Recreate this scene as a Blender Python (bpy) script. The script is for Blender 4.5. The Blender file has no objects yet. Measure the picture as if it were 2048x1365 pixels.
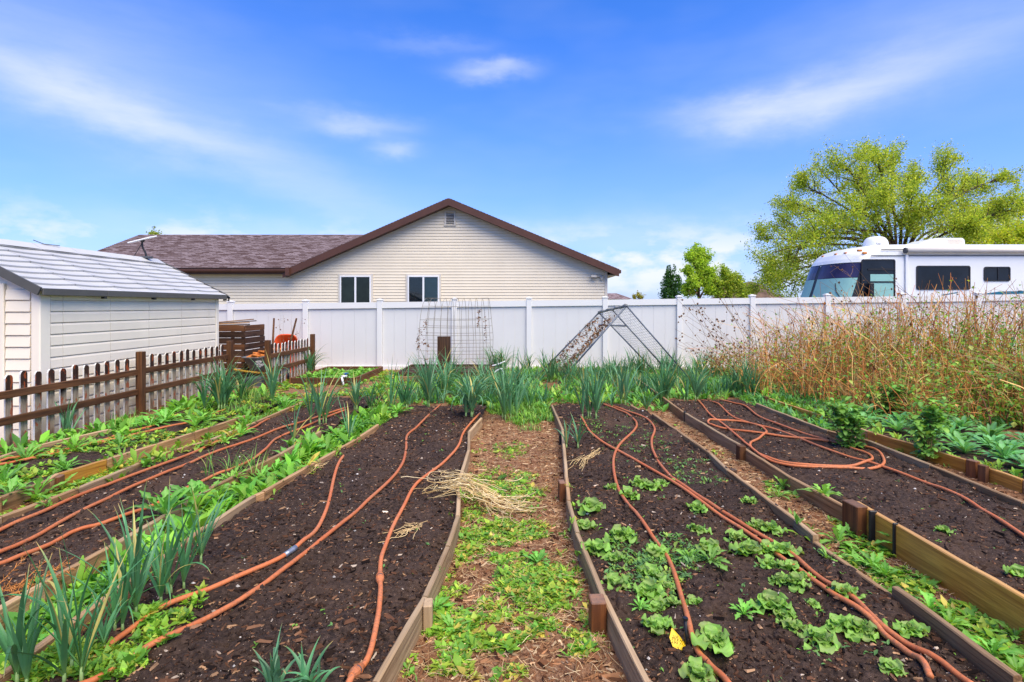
import bpy, math, random
import numpy as np
from mathutils import Vector, Matrix, Euler

R = math.radians
random.seed(7)
rng = np.random.default_rng(11)
scene = bpy.context.scene
COL = scene.collection

# ------------------------------------------------------------------ camera
F, CX, CY, CH = 1090.0, 1043.0, 612.0, 1.65      # focal length (px at 2048), vanishing point, eye height
cam_d = bpy.data.cameras.new('camera')
cam = bpy.data.objects.new('camera', cam_d)
COL.objects.link(cam)
cam.location = (0, 0, CH)
cam.rotation_euler = (R(90), 0, 0)
cam_d.sensor_width = 36.0
cam_d.lens = 36.0 * F / 2048.0
cam_d.shift_x = -(CX - 1024.0) / 2048.0
cam_d.shift_y = -(682.5 - CY) / 2048.0
cam_d.clip_start = 0.05
cam_d.clip_end = 3000
scene.camera = cam

# ------------------------------------------------------------------ light
SUN_EL, SUN_AZ = 58.0, 147.0     # sun high behind the photographer, thin cloud in front of it
sun_d = bpy.data.lights.new('sun', 'SUN')
sun_d.energy = 4.0
sun_d.angle = R(62)
sun_d.color = (1.0, 0.885, 0.64)
sun = bpy.data.objects.new('sun', sun_d)
COL.objects.link(sun)
az = R(SUN_AZ)
sd = Vector((math.sin(az) * math.cos(R(SUN_EL)), math.cos(az) * math.cos(R(SUN_EL)), math.sin(R(SUN_EL))))
sun.rotation_euler = (-sd).to_track_quat('-Z', 'Y').to_euler()
sun.location = (0, -5, 20)

vs = scene.view_settings
scene.display_settings.display_device = 'sRGB'
vs.view_transform = 'Standard'
vs.look = 'None'
vs.exposure = 0.66
vs.gamma = 1.0
vs.use_curve_mapping = False
scene.render.film_transparent = False
scene.cycles.max_bounces = 5
scene.cycles.diffuse_bounces = 3
scene.cycles.transparent_max_bounces = 6
scene.cycles.use_denoising = True

# ------------------------------------------------------------------ world
world = bpy.data.worlds.new('World')
scene.world = world
world.use_nodes = True
wt = world.node_tree
wt.nodes.clear()

class NT:
    """small helper around a node tree"""
    def __init__(s, t): s.t = t
    def n(s, typ, **kw):
        nd = s.t.nodes.new(typ)
        for k, v in kw.items():
            setattr(nd, k, v)
        return nd
    def link(s, a, b): s.t.links.new(a, b)
    def put(s, sock, v):
        if isinstance(v, bpy.types.NodeSocket): s.t.links.new(v, sock)
        else: sock.default_value = v
    def m(s, op, a, b=None, c=None, clamp=False):
        nd = s.n('ShaderNodeMath', operation=op); nd.use_clamp = clamp
        s.put(nd.inputs[0], a)
        if b is not None: s.put(nd.inputs[1], b)
        if c is not None: s.put(nd.inputs[2], c)
        return nd.outputs[0]
    def noise(s, vec, scale, detail=4.0, rough=0.55, dist=0.0):
        nd = s.n('ShaderNodeTexNoise')
        if vec is not None: s.link(vec, nd.inputs['Vector'])
        nd.inputs['Scale'].default_value = scale
        nd.inputs['Detail'].default_value = detail
        nd.inputs['Roughness'].default_value = rough
        nd.inputs['Distortion'].default_value = dist
        return nd.outputs['Fac']
    def mapping(s, vec, scale=(1, 1, 1), loc=(0, 0, 0), rot=(0, 0, 0)):
        nd = s.n('ShaderNodeMapping')
        s.link(vec, nd.inputs['Vector'])
        nd.inputs['Scale'].default_value = scale
        nd.inputs['Location'].default_value = loc
        nd.inputs['Rotation'].default_value = rot
        return nd.outputs[0]
    def ramp(s, fac, stops):
        nd = s.n('ShaderNodeValToRGB')
        s.put(nd.inputs[0], fac)
        e = nd.color_ramp.elements
        while len(e) < len(stops): e.new(0.5)
        for i, (p, c) in enumerate(stops):
            e[i].position = p
            e[i].color = (*c, 1) if len(c) == 3 else c
        return nd.outputs[0]
    def mix(s, fac, a, b, blend='MIX'):
        nd = s.n('ShaderNodeMix', data_type='RGBA', blend_type=blend)
        s.put(nd.inputs[0], fac)
        for sock, v in ((nd.inputs[6], a), (nd.inputs[7], b)):
            if isinstance(v, bpy.types.NodeSocket): s.link(v, sock)
            else: sock.default_value = (*v, 1) if len(v) == 3 else v
        return nd.outputs[2]

W = NT(wt)
sky = W.n('ShaderNodeTexSky', sky_type='NISHITA')
sky.sun_disc = False
sky.sun_elevation = R(SUN_EL)
sky.sun_rotation = R(SUN_AZ)
sky.altitude = 1400
sky.air_density = 1.0
sky.dust_density = 0.6
sky.ozone_density = 2.0
tc = W.n('ShaderNodeTexCoord')
sep = W.n('ShaderNodeSeparateXYZ'); W.link(tc.outputs['Generated'], sep.inputs[0])
n1 = W.noise(W.mapping(tc.outputs['Generated'], (2.2, 2.2, 7.0)), 1.6, 3.0)
n2 = W.noise(W.mapping(tc.outputs['Generated'], (2.5, 2.5, 14.0), (3, 1, 7)), 3.0, 6.0, 0.62)
n3 = W.noise(W.mapping(tc.outputs['Generated'], (4.0, 4.0, 9.0), (1, 5, 2)), 2.4, 5.0, 0.6)
AZ = W.m('ARCTAN2', sep.outputs[0], sep.outputs[1])
EL = W.m('ARCSINE', sep.outputs[2])
AZd = W.m('ADD', AZ, W.m('MULTIPLY', W.m('SUBTRACT', n1, 0.5), 0.26))
ELd = W.m('ADD', EL, W.m('MULTIPLY', W.m('SUBTRACT', n3, 0.5), 0.055))
def dirpx(x, y):
    a = math.atan((x - CX) / F)
    return a, math.atan((CY - y) / F * math.cos(a))
# cirrus wisps and a low bank of cumulus (direction on the sky, angular size, tilt, strength)
WISPS = [((170, 200), 0.17, 0.032, -0.20, 0.62), ((150, 90), 0.26, 0.10, -0.1, 0.30),
         ((960, 140), 0.075, 0.016, 0.0, 0.62), ((700, 250), 0.085, 0.019, 0.03, 0.55), ((800, 303), 0.045, 0.015, -0.05, 0.50),
         ((1480, 222), 0.13, 0.026, -0.03, 0.60), ((1720, 180), 0.20, 0.036, 0.17, 0.50), ((560, 340), 0.30, 0.045, -0.30, 0.34),
         ((840, 85), 0.09, 0.014, 0.05, 0.22), ((1900, 60), 0.3, 0.10, 0.1, 0.22), ((520, 465), 0.22, 0.022, 0.0, 0.36), ((1300, 470), 0.22, 0.03, 0.0, 0.30)]
tot = None
for (px, wa, we, tilt, st) in WISPS:
    a0, e0 = dirpx(*px)
    da = W.m('SUBTRACT', AZd, a0); de = W.m('SUBTRACT', ELd, e0)
    c, s_ = math.cos(tilt), math.sin(tilt)
    u = W.m('DIVIDE', W.m('ADD', W.m('MULTIPLY', da, c), W.m('MULTIPLY', de, s_)), wa)
    v = W.m('DIVIDE', W.m('SUBTRACT', W.m('MULTIPLY', de, c), W.m('MULTIPLY', da, s_)), we)
    g = W.m('MULTIPLY', W.m('EXPONENT', W.m('MULTIPLY', W.m('ADD', W.m('MULTIPLY', u, u), W.m('MULTIPLY', v, v)), -1.0)), st)
    tot = g if tot is None else W.m('ADD', tot, g)
streak = W.m('MULTIPLY_ADD', n2, 0.55, 0.42)
cir = W.m('MULTIPLY', tot, streak)
veil = W.m('MULTIPLY', W.m('SUBTRACT', n1, 0.45, clamp=True), 0.22)          # faint veil everywhere
# puffy bank low over the whole horizon
puff = W.noise(W.mapping(tc.outputs['Generated'], (5, 5, 11), (1.7, 0.2, 0.9)), 1.9, 6.0, 0.55)
bandel = W.m('EXPONENT', W.m('MULTIPLY', W.m('POWER', W.m('DIVIDE', W.m('SUBTRACT', EL, 0.07), 0.055), 2.0), -1.0))
bank = W.m('MULTIPLY', W.m('MULTIPLY', W.m('SUBTRACT', puff, 0.48, clamp=True), 7.0, clamp=True), bandel, clamp=True)
# horizon haze
haze_f = W.m('EXPONENT', W.m('DIVIDE', W.m('MAXIMUM', EL, 0.0), -0.21))
skyc = W.mix(1.0, sky.outputs[0], (0.84, 0.955, 1.42), 'MULTIPLY')
hs = W.n('ShaderNodeHueSaturation'); W.link(skyc, hs.inputs['Color']); hs.inputs['Saturation'].default_value = 1.2
skyc = hs.outputs[0]
CLOUD = (4.3, 4.5, 4.8)
skyc = W.mix(W.m('MULTIPLY', haze_f, 0.93), skyc, (2.35, 2.95, 4.45))
cm = W.m('MINIMUM', W.m('ADD', W.m('ADD', cir, veil), bank), 0.92)
skyc = W.mix(cm, skyc, CLOUD)
bg = W.n('ShaderNodeBackground'); W.link(skyc, bg.inputs[0]); bg.inputs[1].default_value = 0.14
wo = W.n('ShaderNodeOutputWorld'); W.link(bg.outputs[0], wo.inputs[0])

# ------------------------------------------------------------------ helpers
def gp(x, y, z=0.0):
    """photo pixel -> point on the horizontal plane z"""
    Y = F * (CH - z) / (y - CY)
    return np.array([(x - CX) * Y / F, Y, z])
def at(x, y, Y):
    """photo pixel -> point at depth Y"""
    return np.array([(x - CX) * Y / F, Y, CH + (CY - y) * Y / F])

def hash2(i, j, k=0):
    n = (i * 374761393 + j * 668265263 + k * 2147483647 + 12345).astype(np.int64)
    n = (n ^ (n >> 13)) * 1274126177
    n = n & 0x7fffffff
    return ((n ^ (n >> 16)) & 0xffff) / 65535.0
def vnoise(x, y, k=0):
    x = np.asarray(x, float); y = np.asarray(y, float)
    i = np.floor(x).astype(np.int64); j = np.floor(y).astype(np.int64)
    fx = x - i; fy = y - j
    fx = fx * fx * (3 - 2 * fx); fy = fy * fy * (3 - 2 * fy)
    a = hash2(i, j, k); b = hash2(i + 1, j, k); c = hash2(i, j + 1, k); d = hash2(i + 1, j + 1, k)
    return (a * (1 - fx) + b * fx) * (1 - fy) + (c * (1 - fx) + d * fx) * fy
def fbm(x, y, o=4, k=0):
    s = 0; a = 0.5
    for q in range(o):
        s = s + a * vnoise(np.asarray(x) * 2 ** q, np.asarray(y) * 2 ** q, k + q); a *= 0.5
    return s / (1 - 0.5 ** o)

def tag(o, label=None, cat=None, group=None, kind=None):
    if label: o['label'] = label
    if cat: o['category'] = cat
    if group: o['group'] = group
    if kind: o['kind'] = kind
    return o
def thing(name, label, cat, loc=(0, 0, 0), group=None):
    o = bpy.data.objects.new(name, None)
    COL.objects.link(o)
    o.location = loc
    o.empty_display_size = 0.1
    return tag(o, label, cat, group)
WORLDLOC = {}
def wl(o):
    v = Vector((0, 0, 0))
    while o is not None:
        v = v + o.location; o = o.parent
    return v
def mesh(name, V, Fs, mat=None, parent=None, col=None, smooth=False, origin=None):
    """V (n,3) world coordinates, Fs list of int arrays (m,3)/(m,4); child meshes share the parent's axes"""
    V = np.asarray(V, float).reshape(-1, 3)
    me = bpy.data.meshes.new(name)
    me.vertices.add(len(V))
    if not isinstance(Fs, (list, tuple)) or (len(Fs) and np.ndim(Fs[0]) == 1):
        Fs = [Fs]
    Fs = [np.asarray(f, np.int32) for f in Fs if len(f)]
    tl = sum(f.size for f in Fs)
    me.loops.add(tl)
    me.polygons.add(sum(len(f) for f in Fs))
    me.loops.foreach_set('vertex_index', np.concatenate([f.ravel() for f in Fs]))
    st, off = [], 0
    for f in Fs:
        k = f.shape[1]
        st.append(off + np.arange(len(f)) * k); off += f.size
    me.polygons.foreach_set('loop_start', np.concatenate(st).astype(np.int32))
    if parent is not None:
        base = np.array(wl(parent))
        lo = np.array(origin) - base if origin is not None else np.zeros(3)
    else:
        base = np.zeros(3)
        lo = np.array(origin) if origin is not None else np.zeros(3)
    me.vertices.foreach_set('co', (V - base - lo).ravel())
    me.polygons.foreach_set('use_smooth', np.full(len(me.polygons), bool(smooth)))
    if col is not None:
        a = me.attributes.new('Col', 'FLOAT_COLOR', 'POINT')
        c = np.ones((len(V), 4)); c[:, :3] = np.asarray(col).reshape(-1, 3)
        a.data.foreach_set('color', c.ravel())
    me.update(calc_edges=True)
    me.validate()
    if mat is not None: me.materials.append(mat)
    o = bpy.data.objects.new(name, me)
    COL.objects.link(o)
    o.location = lo
    if parent is not None: o.parent = parent
    return o

BOXF = np.array([[0, 3, 2, 1], [4, 5, 6, 7], [0, 1, 5, 4], [1, 2, 6, 5], [2, 3, 7, 6], [3, 0, 4, 7]])
def boxv(x0, x1, y0, y1, z0, z1):
    return np.array([[x0, y0, z0], [x1, y0, z0], [x1, y1, z0], [x0, y1, z0], [x0, y0, z1], [x1, y0, z1], [x1, y1, z1], [x0, y1, z1]], float)
class MB:
    def __init__(s): s.V = []; s.F4 = []; s.F3 = []; s.n = 0; s.C = []
    def add(s, V, F, c=None):
        V = np.asarray(V, float).reshape(-1, 3); F = np.asarray(F, int)
        s.V.append(V)
        (s.F4 if F.shape[1] == 4 else s.F3).append(F + s.n)
        if c is not None: s.C.append(np.broadcast_to(np.asarray(c, float), (len(V), 3)))
        s.n += len(V)
        return s
    def box(s, x0, x1, y0, y1, z0, z1, c=None, bev=0.0):
        if bev <= 0: return s.add(boxv(x0, x1, y0, y1, z0, z1), BOXF, c)
        return s.bbox((x0 + x1) / 2, (y0 + y1) / 2, (z0 + z1) / 2, (x1 - x0) / 2, (y1 - y0) / 2, (z1 - z0) / 2, bev, c)
    def bbox(s, cx, cy, cz, hx, hy, hz, b, c=None):
        b = min(b, hx * .9, hy * .9, hz * .9)
        V = []; idx = {}
        for sx in (-1, 1):
            for sy in (-1, 1):
                for sz in (-1, 1):
                    for ax in range(3):
                        p = [sx * hx, sy * hy, sz * hz]
                        for q in range(3):
                            if q != ax: p[q] -= (sx, sy, sz)[q] * b
                        idx[(sx, sy, sz, ax)] = len(V); V.append([cx + p[0], cy + p[1], cz + p[2]])
        F4 = []; F3 = []
        for ax in range(3):
            o1, o2 = [q for q in range(3) if q != ax]
            for sg in (-1, 1):
                f = []
                for (u, v) in ((-1, -1), (1, -1), (1, 1), (-1, 1)):
                    k = [0, 0, 0]; k[ax] = sg; k[o1] = u; k[o2] = v
                    f.append(idx[(*k, ax)])
                F4.append(f)
        for ax in range(3):
            o1, o2 = [q for q in range(3) if q != ax]
            for u in (-1, 1):
                for v in (-1, 1):
                    k0 = [0, 0, 0]; k0[ax] = -1; k0[o1] = u; k0[o2] = v
                    k1 = list(k0); k1[ax] = 1
                    F4.append([idx[(*k0, o1)], idx[(*k1, o1)], idx[(*k1, o2)], idx[(*k0, o2)]])
        for sx in (-1, 1):
            for sy in (-1, 1):
                for sz in (-1, 1):
                    F3.append([idx[(sx, sy, sz, a)] for a in range(3)])
        V = np.array(V)
        s.V.append(V); s.F4.append(np.array(F4) + s.n); s.F3.append(np.array(F3) + s.n)
        if c is not None: s.C.append(np.broadcast_to(np.asarray(c, float), (len(V), 3)))
        s.n += len(V)
        return s
    def tube(s, P, r, k=8, cap=True, c=None):
        V, F4, F3 = tubes(np.asarray(P, float)[None], np.broadcast_to(np.asarray(r, float), (len(P),))[None], k, cap)
        s.V.append(V); s.F4.append(F4 + s.n)
        if len(F3): s.F3.append(F3 + s.n)
        if c is not None: s.C.append(np.broadcast_to(np.asarray(c, float), (len(V), 3)))
        s.n += len(V)
        return s
    def build(s, name, mat, parent=None, smooth=False, origin=None, xf=None):
        V = np.concatenate(s.V)
        if xf is not None: V = V @ np.array(xf.to_3x3()).T + np.array(xf.translation)
        Fs = []
        if s.F4: Fs.append(np.concatenate(s.F4))
        if s.F3: Fs.append(np.concatenate(s.F3))
        return mesh(name, V, Fs, mat, parent, np.concatenate(s.C) if s.C else None, smooth, origin)
def tubes(P, r, k=5, cap=True):
    """P (N,S,3), r (N,S) -> many tubes"""
    N, S, _ = P.shape
    T = np.gradient(P, axis=1)
    T /= np.linalg.norm(T, axis=2, keepdims=True) + 1e-9
    ref = np.where(np.abs(T[:, :1, 2:3]) > 0.8, np.array([[[1.0, 0.1, 0]]]), np.array([[[0, 0.1, 1.0]]]))
    ref = np.broadcast_to(ref, T.shape)
    A = np.cross(T, ref); A /= np.linalg.norm(A, axis=2, keepdims=True) + 1e-9
    B = np.cross(T, A)
    ang = np.arange(k) * 2 * math.pi / k
    V = P[:, :, None, :] + r[:, :, None, None] * (A[:, :, None, :] * np.cos(ang)[None, None, :, None] + B[:, :, None, :] * np.sin(ang)[None, None, :, None])
    idx = np.arange(N * S * k).reshape(N, S, k)
    a = idx[:, :-1, :]; b = np.roll(a, -1, 2); d = idx[:, 1:, :]; c = np.roll(d, -1, 2)
    F4 = np.stack([a, b, c, d], -1).reshape(-1, 4)
    F3 = np.zeros((0, 3), int)
    if cap and k > 2:
        f = []
        for q in range(1, k - 1):
            f.append(np.stack([idx[:, 0, 0], idx[:, 0, q + 1], idx[:, 0, q]], -1))
            f.append(np.stack([idx[:, -1, 0], idx[:, -1, q], idx[:, -1, q + 1]], -1))
        F3 = np.concatenate(f)
    return V.reshape(-1, 3), F4, F3
def smooth_path(P, n=8):
    """Catmull-Rom through the points"""
    P = np.asarray(P, float)
    Q = np.vstack([2 * P[0] - P[1], P, 2 * P[-1] - P[-2]])
    out = []
    for i in range(1, len(Q) - 2):
        t = np.linspace(0, 1, n, endpoint=False)[:, None]
        a, b, c, d = Q[i - 1], Q[i], Q[i + 1], Q[i + 2]
        out.append(0.5 * (2 * b + (c - a) * t + (2 * a - 5 * b + 4 * c - d) * t ** 2 + (3 * b - a - 3 * c + d) * t ** 3))
    out.append(P[-1:])
    return np.vstack(out)

# ------------------------------------------------------------------ materials
MATS = {}
def mat_base(name):
    m = bpy.data.materials.new(name); m.use_nodes = True
    t = NT(m.node_tree); t.t.nodes.clear()
    out = t.n('ShaderNodeOutputMaterial')
    p = t.n('ShaderNodeBsdfPrincipled')
    t.link(p.outputs[0], out.inputs[0])
    MATS[name] = m
    return m, t, p, out
def bump(t, p, h, strength=0.3, dist=0.02):
    b = t.n('ShaderNodeBump'); b.inputs['Strength'].default_value = strength; b.inputs['Distance'].default_value = dist
    t.link(h, b.inputs['Height']); t.link(b.outputs[0], p.inputs['Normal'])
def plain(name, c, rough=0.5, spec=0.4, metal=0.0, var=0.12, vscale=3.0, bmp=0.0, bscale=60):
    m, t, p, out = mat_base(name)
    tcn = t.n('ShaderNodeTexCoord')
    nz = t.noise(tcn.outputs['Object'], vscale, 5.0, 0.6)
    lo = tuple(x * (1 - var) for x in c); hi = tuple(min(1, x * (1 + var)) for x in c)
    t.link(t.ramp(nz, [(0.3, lo), (0.7, hi)]), p.inputs['Base Color'])
    p.inputs['Roughness'].default_value = rough
    p.inputs['Specular IOR Level'].default_value = spec
    p.inputs['Metallic'].default_value = metal
    if bmp: bump(t, p, t.noise(tcn.outputs['Object'], bscale, 4.0), bmp, 0.005)
    return m
def wood(name, dark, light, grey, greyamt=0.4, rough=0.8, peel=None):
    """grain runs along local X"""
    m, t, p, out = mat_base(name)
    tcn = t.n('ShaderNodeTexCoord'); oi = t.n('ShaderNodeObjectInfo')
    off = t.n('ShaderNodeVectorMath', operation='ADD')
    cmb = t.n('ShaderNodeCombineXYZ')
    t.link(t.m('MULTIPLY', oi.outputs['Random'], 37.0), cmb.inputs[0]); t.link(t.m('MULTIPLY', oi.outputs['Random'], 91.0), cmb.inputs[1])
    t.link(tcn.outputs['Object'], off.inputs[0]); t.link(cmb.outputs[0], off.inputs[1])
    v = off.outputs[0]
    g1 = t.noise(t.mapping(v, (1.6, 34, 34)), 1.0, 6.0, 0.62, 0.6)
    g2 = t.noise(t.mapping(v, (5, 120, 120)), 1.0, 3.0, 0.6)
    g3 = t.noise(v, 2.3, 4.0)
    base = t.ramp(g1, [(0.36, dark), (0.63, light)])
    base = t.mix(t.m('MULTIPLY', g2, 0.45), base, tuple(x * 0.45 for x in dark))
    geo = t.n('ShaderNodeNewGeometry'); sx = t.n('ShaderNodeSeparateXYZ'); t.link(geo.outputs['Normal'], sx.inputs[0])
    top = t.m('MULTIPLY', t.m('MAXIMUM', sx.outputs[2], 0.0), 0.35)
    gm = t.m('ADD', t.m('MULTIPLY', t.m('MULTIPLY', t.m('SUBTRACT', g3, 0.38, clamp=True), 3.0, clamp=True), greyamt), top, clamp=True)
    base = t.mix(gm, base, grey)
    val = t.m('MULTIPLY_ADD', oi.outputs['Random'], 0.5, 0.75)
    base = t.mix(1.0, base, t.ramp(val, [(0, (0, 0, 0)), (1, (1, 1, 1))]), 'MULTIPLY') if False else base
    hsn = t.n('ShaderNodeHueSaturation'); t.link(base, hsn.inputs['Color']); t.link(val, hsn.inputs['Value'])
    base = hsn.outputs[0]
    t.link(base, p.inputs['Base Color'])
    p.inputs['Roughness'].default_value = rough
    p.inputs['Specular IOR Level'].default_value = 0.25
    bump(t, p, t.m('ADD', g1, t.m('MULTIPLY', g2, 0.6)), 0.55, 0.006)
    return m
def leafmat(name, rough=0.45, trans=0.35, spec=0.35, vary=0.18, gain=1.45):
    """colour comes per leaf from the Col attribute; veins and blotches are procedural"""
    m, t, p, out = mat_base(name)
    at_ = t.n('ShaderNodeAttribute'); at_.attribute_name = 'Col'
    tcn = t.n('ShaderNodeTexCoord')
    nz = t.noise(tcn.outputs['Object'], 26.0, 4.0, 0.6)
    hsn = t.n('ShaderNodeHueSaturation'); t.link(at_.outputs['Color'], hsn.inputs['Color'])
    t.link(t.m('MULTIPLY_ADD', nz, vary * 2 * gain, (1 - vary) * gain), hsn.inputs['Value'])
    t.link(hsn.outputs[0], p.inputs['Base Color'])
    p.inputs['Roughness'].default_value = rough
    p.inputs['Specular IOR Level'].default_value = spec
    tr = t.n('ShaderNodeBsdfTranslucent'); 
    tcol = t.mix(1.0, hsn.outputs[0], (1.25, 1.15, 0.6), 'MULTIPLY')
    t.link(tcol, tr.inputs['Color'])
    mx = t.n('ShaderNodeMixShader'); mx.inputs[0].default_value = trans
    t.link(p.outputs[0], mx.inputs[1]); t.link(tr.outputs[0], mx.inputs[2])
    t.link(mx.outputs[0], out.inputs[0])
    return m
def colmat(name, rough=0.85, spec=0.2, grain=(40, 6)):
    m, t, p, out = mat_base(name)
    at_ = t.n('ShaderNodeAttribute'); at_.attribute_name = 'Col'
    tcn = t.n('ShaderNodeTexCoord')
    nz = t.noise(tcn.outputs['Object'], grain[0], grain[1], 0.65)
    hsn = t.n('ShaderNodeHueSaturation'); t.link(at_.outputs['Color'], hsn.inputs['Color'])
    t.link(t.m('MULTIPLY_ADD', nz, 0.8, 0.6), hsn.inputs['Value'])
    t.link(hsn.outputs[0], p.inputs['Base Color'])
    p.inputs['Roughness'].default_value = rough
    p.inputs['Specular IOR Level'].default_value = spec
    return m

M_leaf = leafmat('leaf')
M_leek = leafmat('leek_leaf', 0.4, 0.25, 0.4, 0.12, 1.3)
M_treeleaf = leafmat('tree_leaf', 0.5, 0.5, 0.2, 0.15, 1.6)
M_dry = colmat('dry_plant', 0.85, 0.15)
M_chip = colmat('wood_chip', 0.9, 0.12)
M_bark = colmat('bark', 0.95, 0.1, (12, 6))
M_wood_brown = wood('wood_brown', (0.19, 0.085, 0.03), (0.50, 0.27, 0.11), (0.42, 0.30, 0.18), 0.25)
M_wood_amber = wood('wood_amber', (0.40, 0.15, 0.015), (0.78, 0.37, 0.05), (0.36, 0.28, 0.18), 0.15, 0.6)
M_wood_grey = wood('wood_grey', (0.23, 0.125, 0.055), (0.54, 0.35, 0.175), (0.46, 0.345, 0.22), 0.4)
M_wood_dark = wood('wood_dark', (0.022, 0.011, 0.006), (0.11, 0.05, 0.024), (0.09, 0.07, 0.06), 0.3)
M_wood_rail = wood('wood_rail', (0.07, 0.026, 0.01), (0.20, 0.08, 0.028), (0.17, 0.10, 0.06), 0.2)
M_wood_red = wood('wood_red', (0.12, 0.035, 0.008), (0.30, 0.10, 0.024), (0.24, 0.2, 0.17), 0.12)

def soil_mat():
    m, t, p, out = mat_base('soil')
    tcn = t.n('ShaderNodeTexCoord'); o = tcn.outputs['Object']
    a = t.noise(o, 2.0, 4.0); b = t.noise(o, 38.0, 6.0, 0.7); c = t.noise(o, 150.0, 4.0, 0.7)
    base = t.ramp(b, [(0.30, (0.011, 0.007, 0.006)), (0.48, (0.042, 0.027, 0.021)), (0.70, (0.115, 0.072, 0.052))])
    base = t.mix(t.m('MULTIPLY', t.m('SUBTRACT', a, 0.42, clamp=True), 3.4, clamp=True), base, t.mix(0.55, base, (0.11, 0.066, 0.044)))
    dmp = t.noise(o, 0.9, 5.0, 0.65)
    base = t.mix(t.m('MULTIPLY', t.m('SUBTRACT', dmp, 0.50, clamp=True), 4.0, clamp=True), base, t.mix(0.55, base, (0.012, 0.008, 0.007)))
    vor = t.n('ShaderNodeTexVoronoi'); t.link(o, vor.inputs['Vector']); vor.inputs['Scale'].default_value = 75.0
    speck = t.m('LESS_THAN', vor.outputs['Distance'], 0.17)
    vc = t.n('ShaderNodeSeparateColor'); t.link(vor.outputs['Color'], vc.inputs[0])
    speck = t.m('MULTIPLY', speck, t.m('GREATER_THAN', vc.outputs[0], 0.72))
    base = t.mix(t.m('MULTIPLY', speck, 0.8), base, (0.30, 0.22, 0.16))
    t.link(base, p.inputs['Base Color'])
    p.inputs['Roughness'].default_value = 0.92
    p.inputs['Specular IOR Level'].default_value = 0.18
    bump(t, p, t.m('ADD', t.m('MULTIPLY', b, 1.0), t.m('MULTIPLY', c, 0.4)), 0.9, 0.02)
    return m
M_soil = soil_mat()
def mulch_mat():
    m, t, p, out = mat_base('mulch')
    tcn = t.n('ShaderNodeTexCoord'); o = tcn.outputs['Object']
    a = t.noise(o, 1.3, 4.0); b = t.noise(t.mapping(o, (60, 24, 30), (0, 0, 0), (0, 0, 0.5)), 1.0, 6.0, 0.7, 1.2); c = t.noise(o, 120.0, 4.0, 0.7)
    base = t.ramp(b, [(0.28, (0.075, 0.03, 0.015)), (0.48, (0.25, 0.12, 0.06)), (0.72, (0.50, 0.30, 0.17))])
    base = t.mix(t.m('MULTIPLY', t.m('SUBTRACT', a, 0.45, clamp=True), 2.0, clamp=True), base, t.mix(0.55, base, (0.10, 0.05, 0.028)))
    t.link(base, p.inputs['Base Color'])
    p.inputs['Roughness'].default_value = 0.92
    p.inputs['Specular IOR Level'].default_value = 0.15
    bump(t, p, t.m('ADD', b, t.m('MULTIPLY', c, 0.5)), 0.9, 0.02)
    return m
M_mulch = mulch_mat()
def ground_mat():
    m, t, p, out = mat_base('ground_earth')
    tcn = t.n('ShaderNodeTexCoord'); o = tcn.outputs['Object']
    a = t.noise(o, 0.12, 5.0); b = t.noise(o, 9.0, 5.0, 0.7)
    base = t.mix(a, t.ramp(b, [(0.3, (0.05, 0.035, 0.02)), (0.7, (0.16, 0.11, 0.065))]), (0.07, 0.085, 0.025))
    t.link(base, p.inputs['Base Color']); p.inputs['Roughness'].default_value = 0.95
    bump(t, p, b, 0.6, 0.03)
    return m
M_ground = ground_mat()
M_vinyl = plain('white_vinyl', (0.745, 0.735, 0.71), 0.42, 0.4, 0, 0.02, 1.3)
M_vinyl2 = plain('white_vinyl_panel', (0.68, 0.67, 0.65), 0.5, 0.35, 0, 0.03, 1.1)
M_siding = plain('cream_siding', (0.80, 0.70, 0.535), 0.55, 0.3, 0, 0.05, 0.9)
M_trim_cream = plain('cream_trim', (0.64, 0.58, 0.49), 0.5, 0.3, 0, 0.03)
M_fascia = plain('brown_fascia', (0.088, 0.036, 0.022), 0.45, 0.35, 0, 0.1)
M_white = plain('white_paint', (0.80, 0.80, 0.80), 0.35, 0.5, 0, 0.02)
M_black = plain('black_plastic', (0.012, 0.012, 0.014), 0.45, 0.4)
M_dgrey = plain('dark_grey_plastic', (0.065, 0.072, 0.08), 0.5, 0.4, 0, 0.15)
M_tray = plain('grey_enamel_tray', (0.17, 0.18, 0.19), 0.45, 0.4, 0, 0.2, 7.0)
M_steel = plain('galvanised_steel', (0.36, 0.38, 0.42), 0.42, 0.5, 0.65, 0.25, 9.0)
M_pipe = plain('blue_grey_pipe', (0.11, 0.13, 0.165), 0.42, 0.5, 0.4, 0.25, 8.0)
M_wire = plain('rusty_wire', (0.26, 0.22, 0.16), 0.7, 0.3, 0.25, 0.45, 14.0)
def hose_mat():
    m, t, p, out = mat_base('terracotta_hose')
    tcn = t.n('ShaderNodeTexCoord'); o = tcn.outputs['Object']; oi = t.n('ShaderNodeObjectInfo')
    a = t.noise(o, 3.0, 5.0, 0.6); b = t.noise(o, 60.0, 5.0, 0.65)
    base = t.ramp(a, [(0.3, (0.46, 0.115, 0.032)), (0.7, (0.62, 0.20, 0.07))])
    geo = t.n('ShaderNodeNewGeometry')
    dirt = t.m('MULTIPLY', t.m('SUBTRACT', t.m('ADD', b, t.m('MULTIPLY', a, 0.5)), 0.72, clamp=True), 3.2, clamp=True)
    base = t.mix(t.m('MULTIPLY', dirt, 0.75), base, (0.17, 0.095, 0.06))
    hsn = t.n('ShaderNodeHueSaturation'); t.link(base, hsn.inputs['Color']); t.link(t.m('MULTIPLY_ADD', oi.outputs['Random'], 0.3, 0.82), hsn.inputs['Value'])
    t.link(hsn.outputs[0], p.inputs['Base Color']); p.inputs['Roughness'].default_value = 0.5; p.inputs['Specular IOR Level'].default_value = 0.35
    bump(t, p, b, 0.25, 0.003)
    return m
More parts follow.
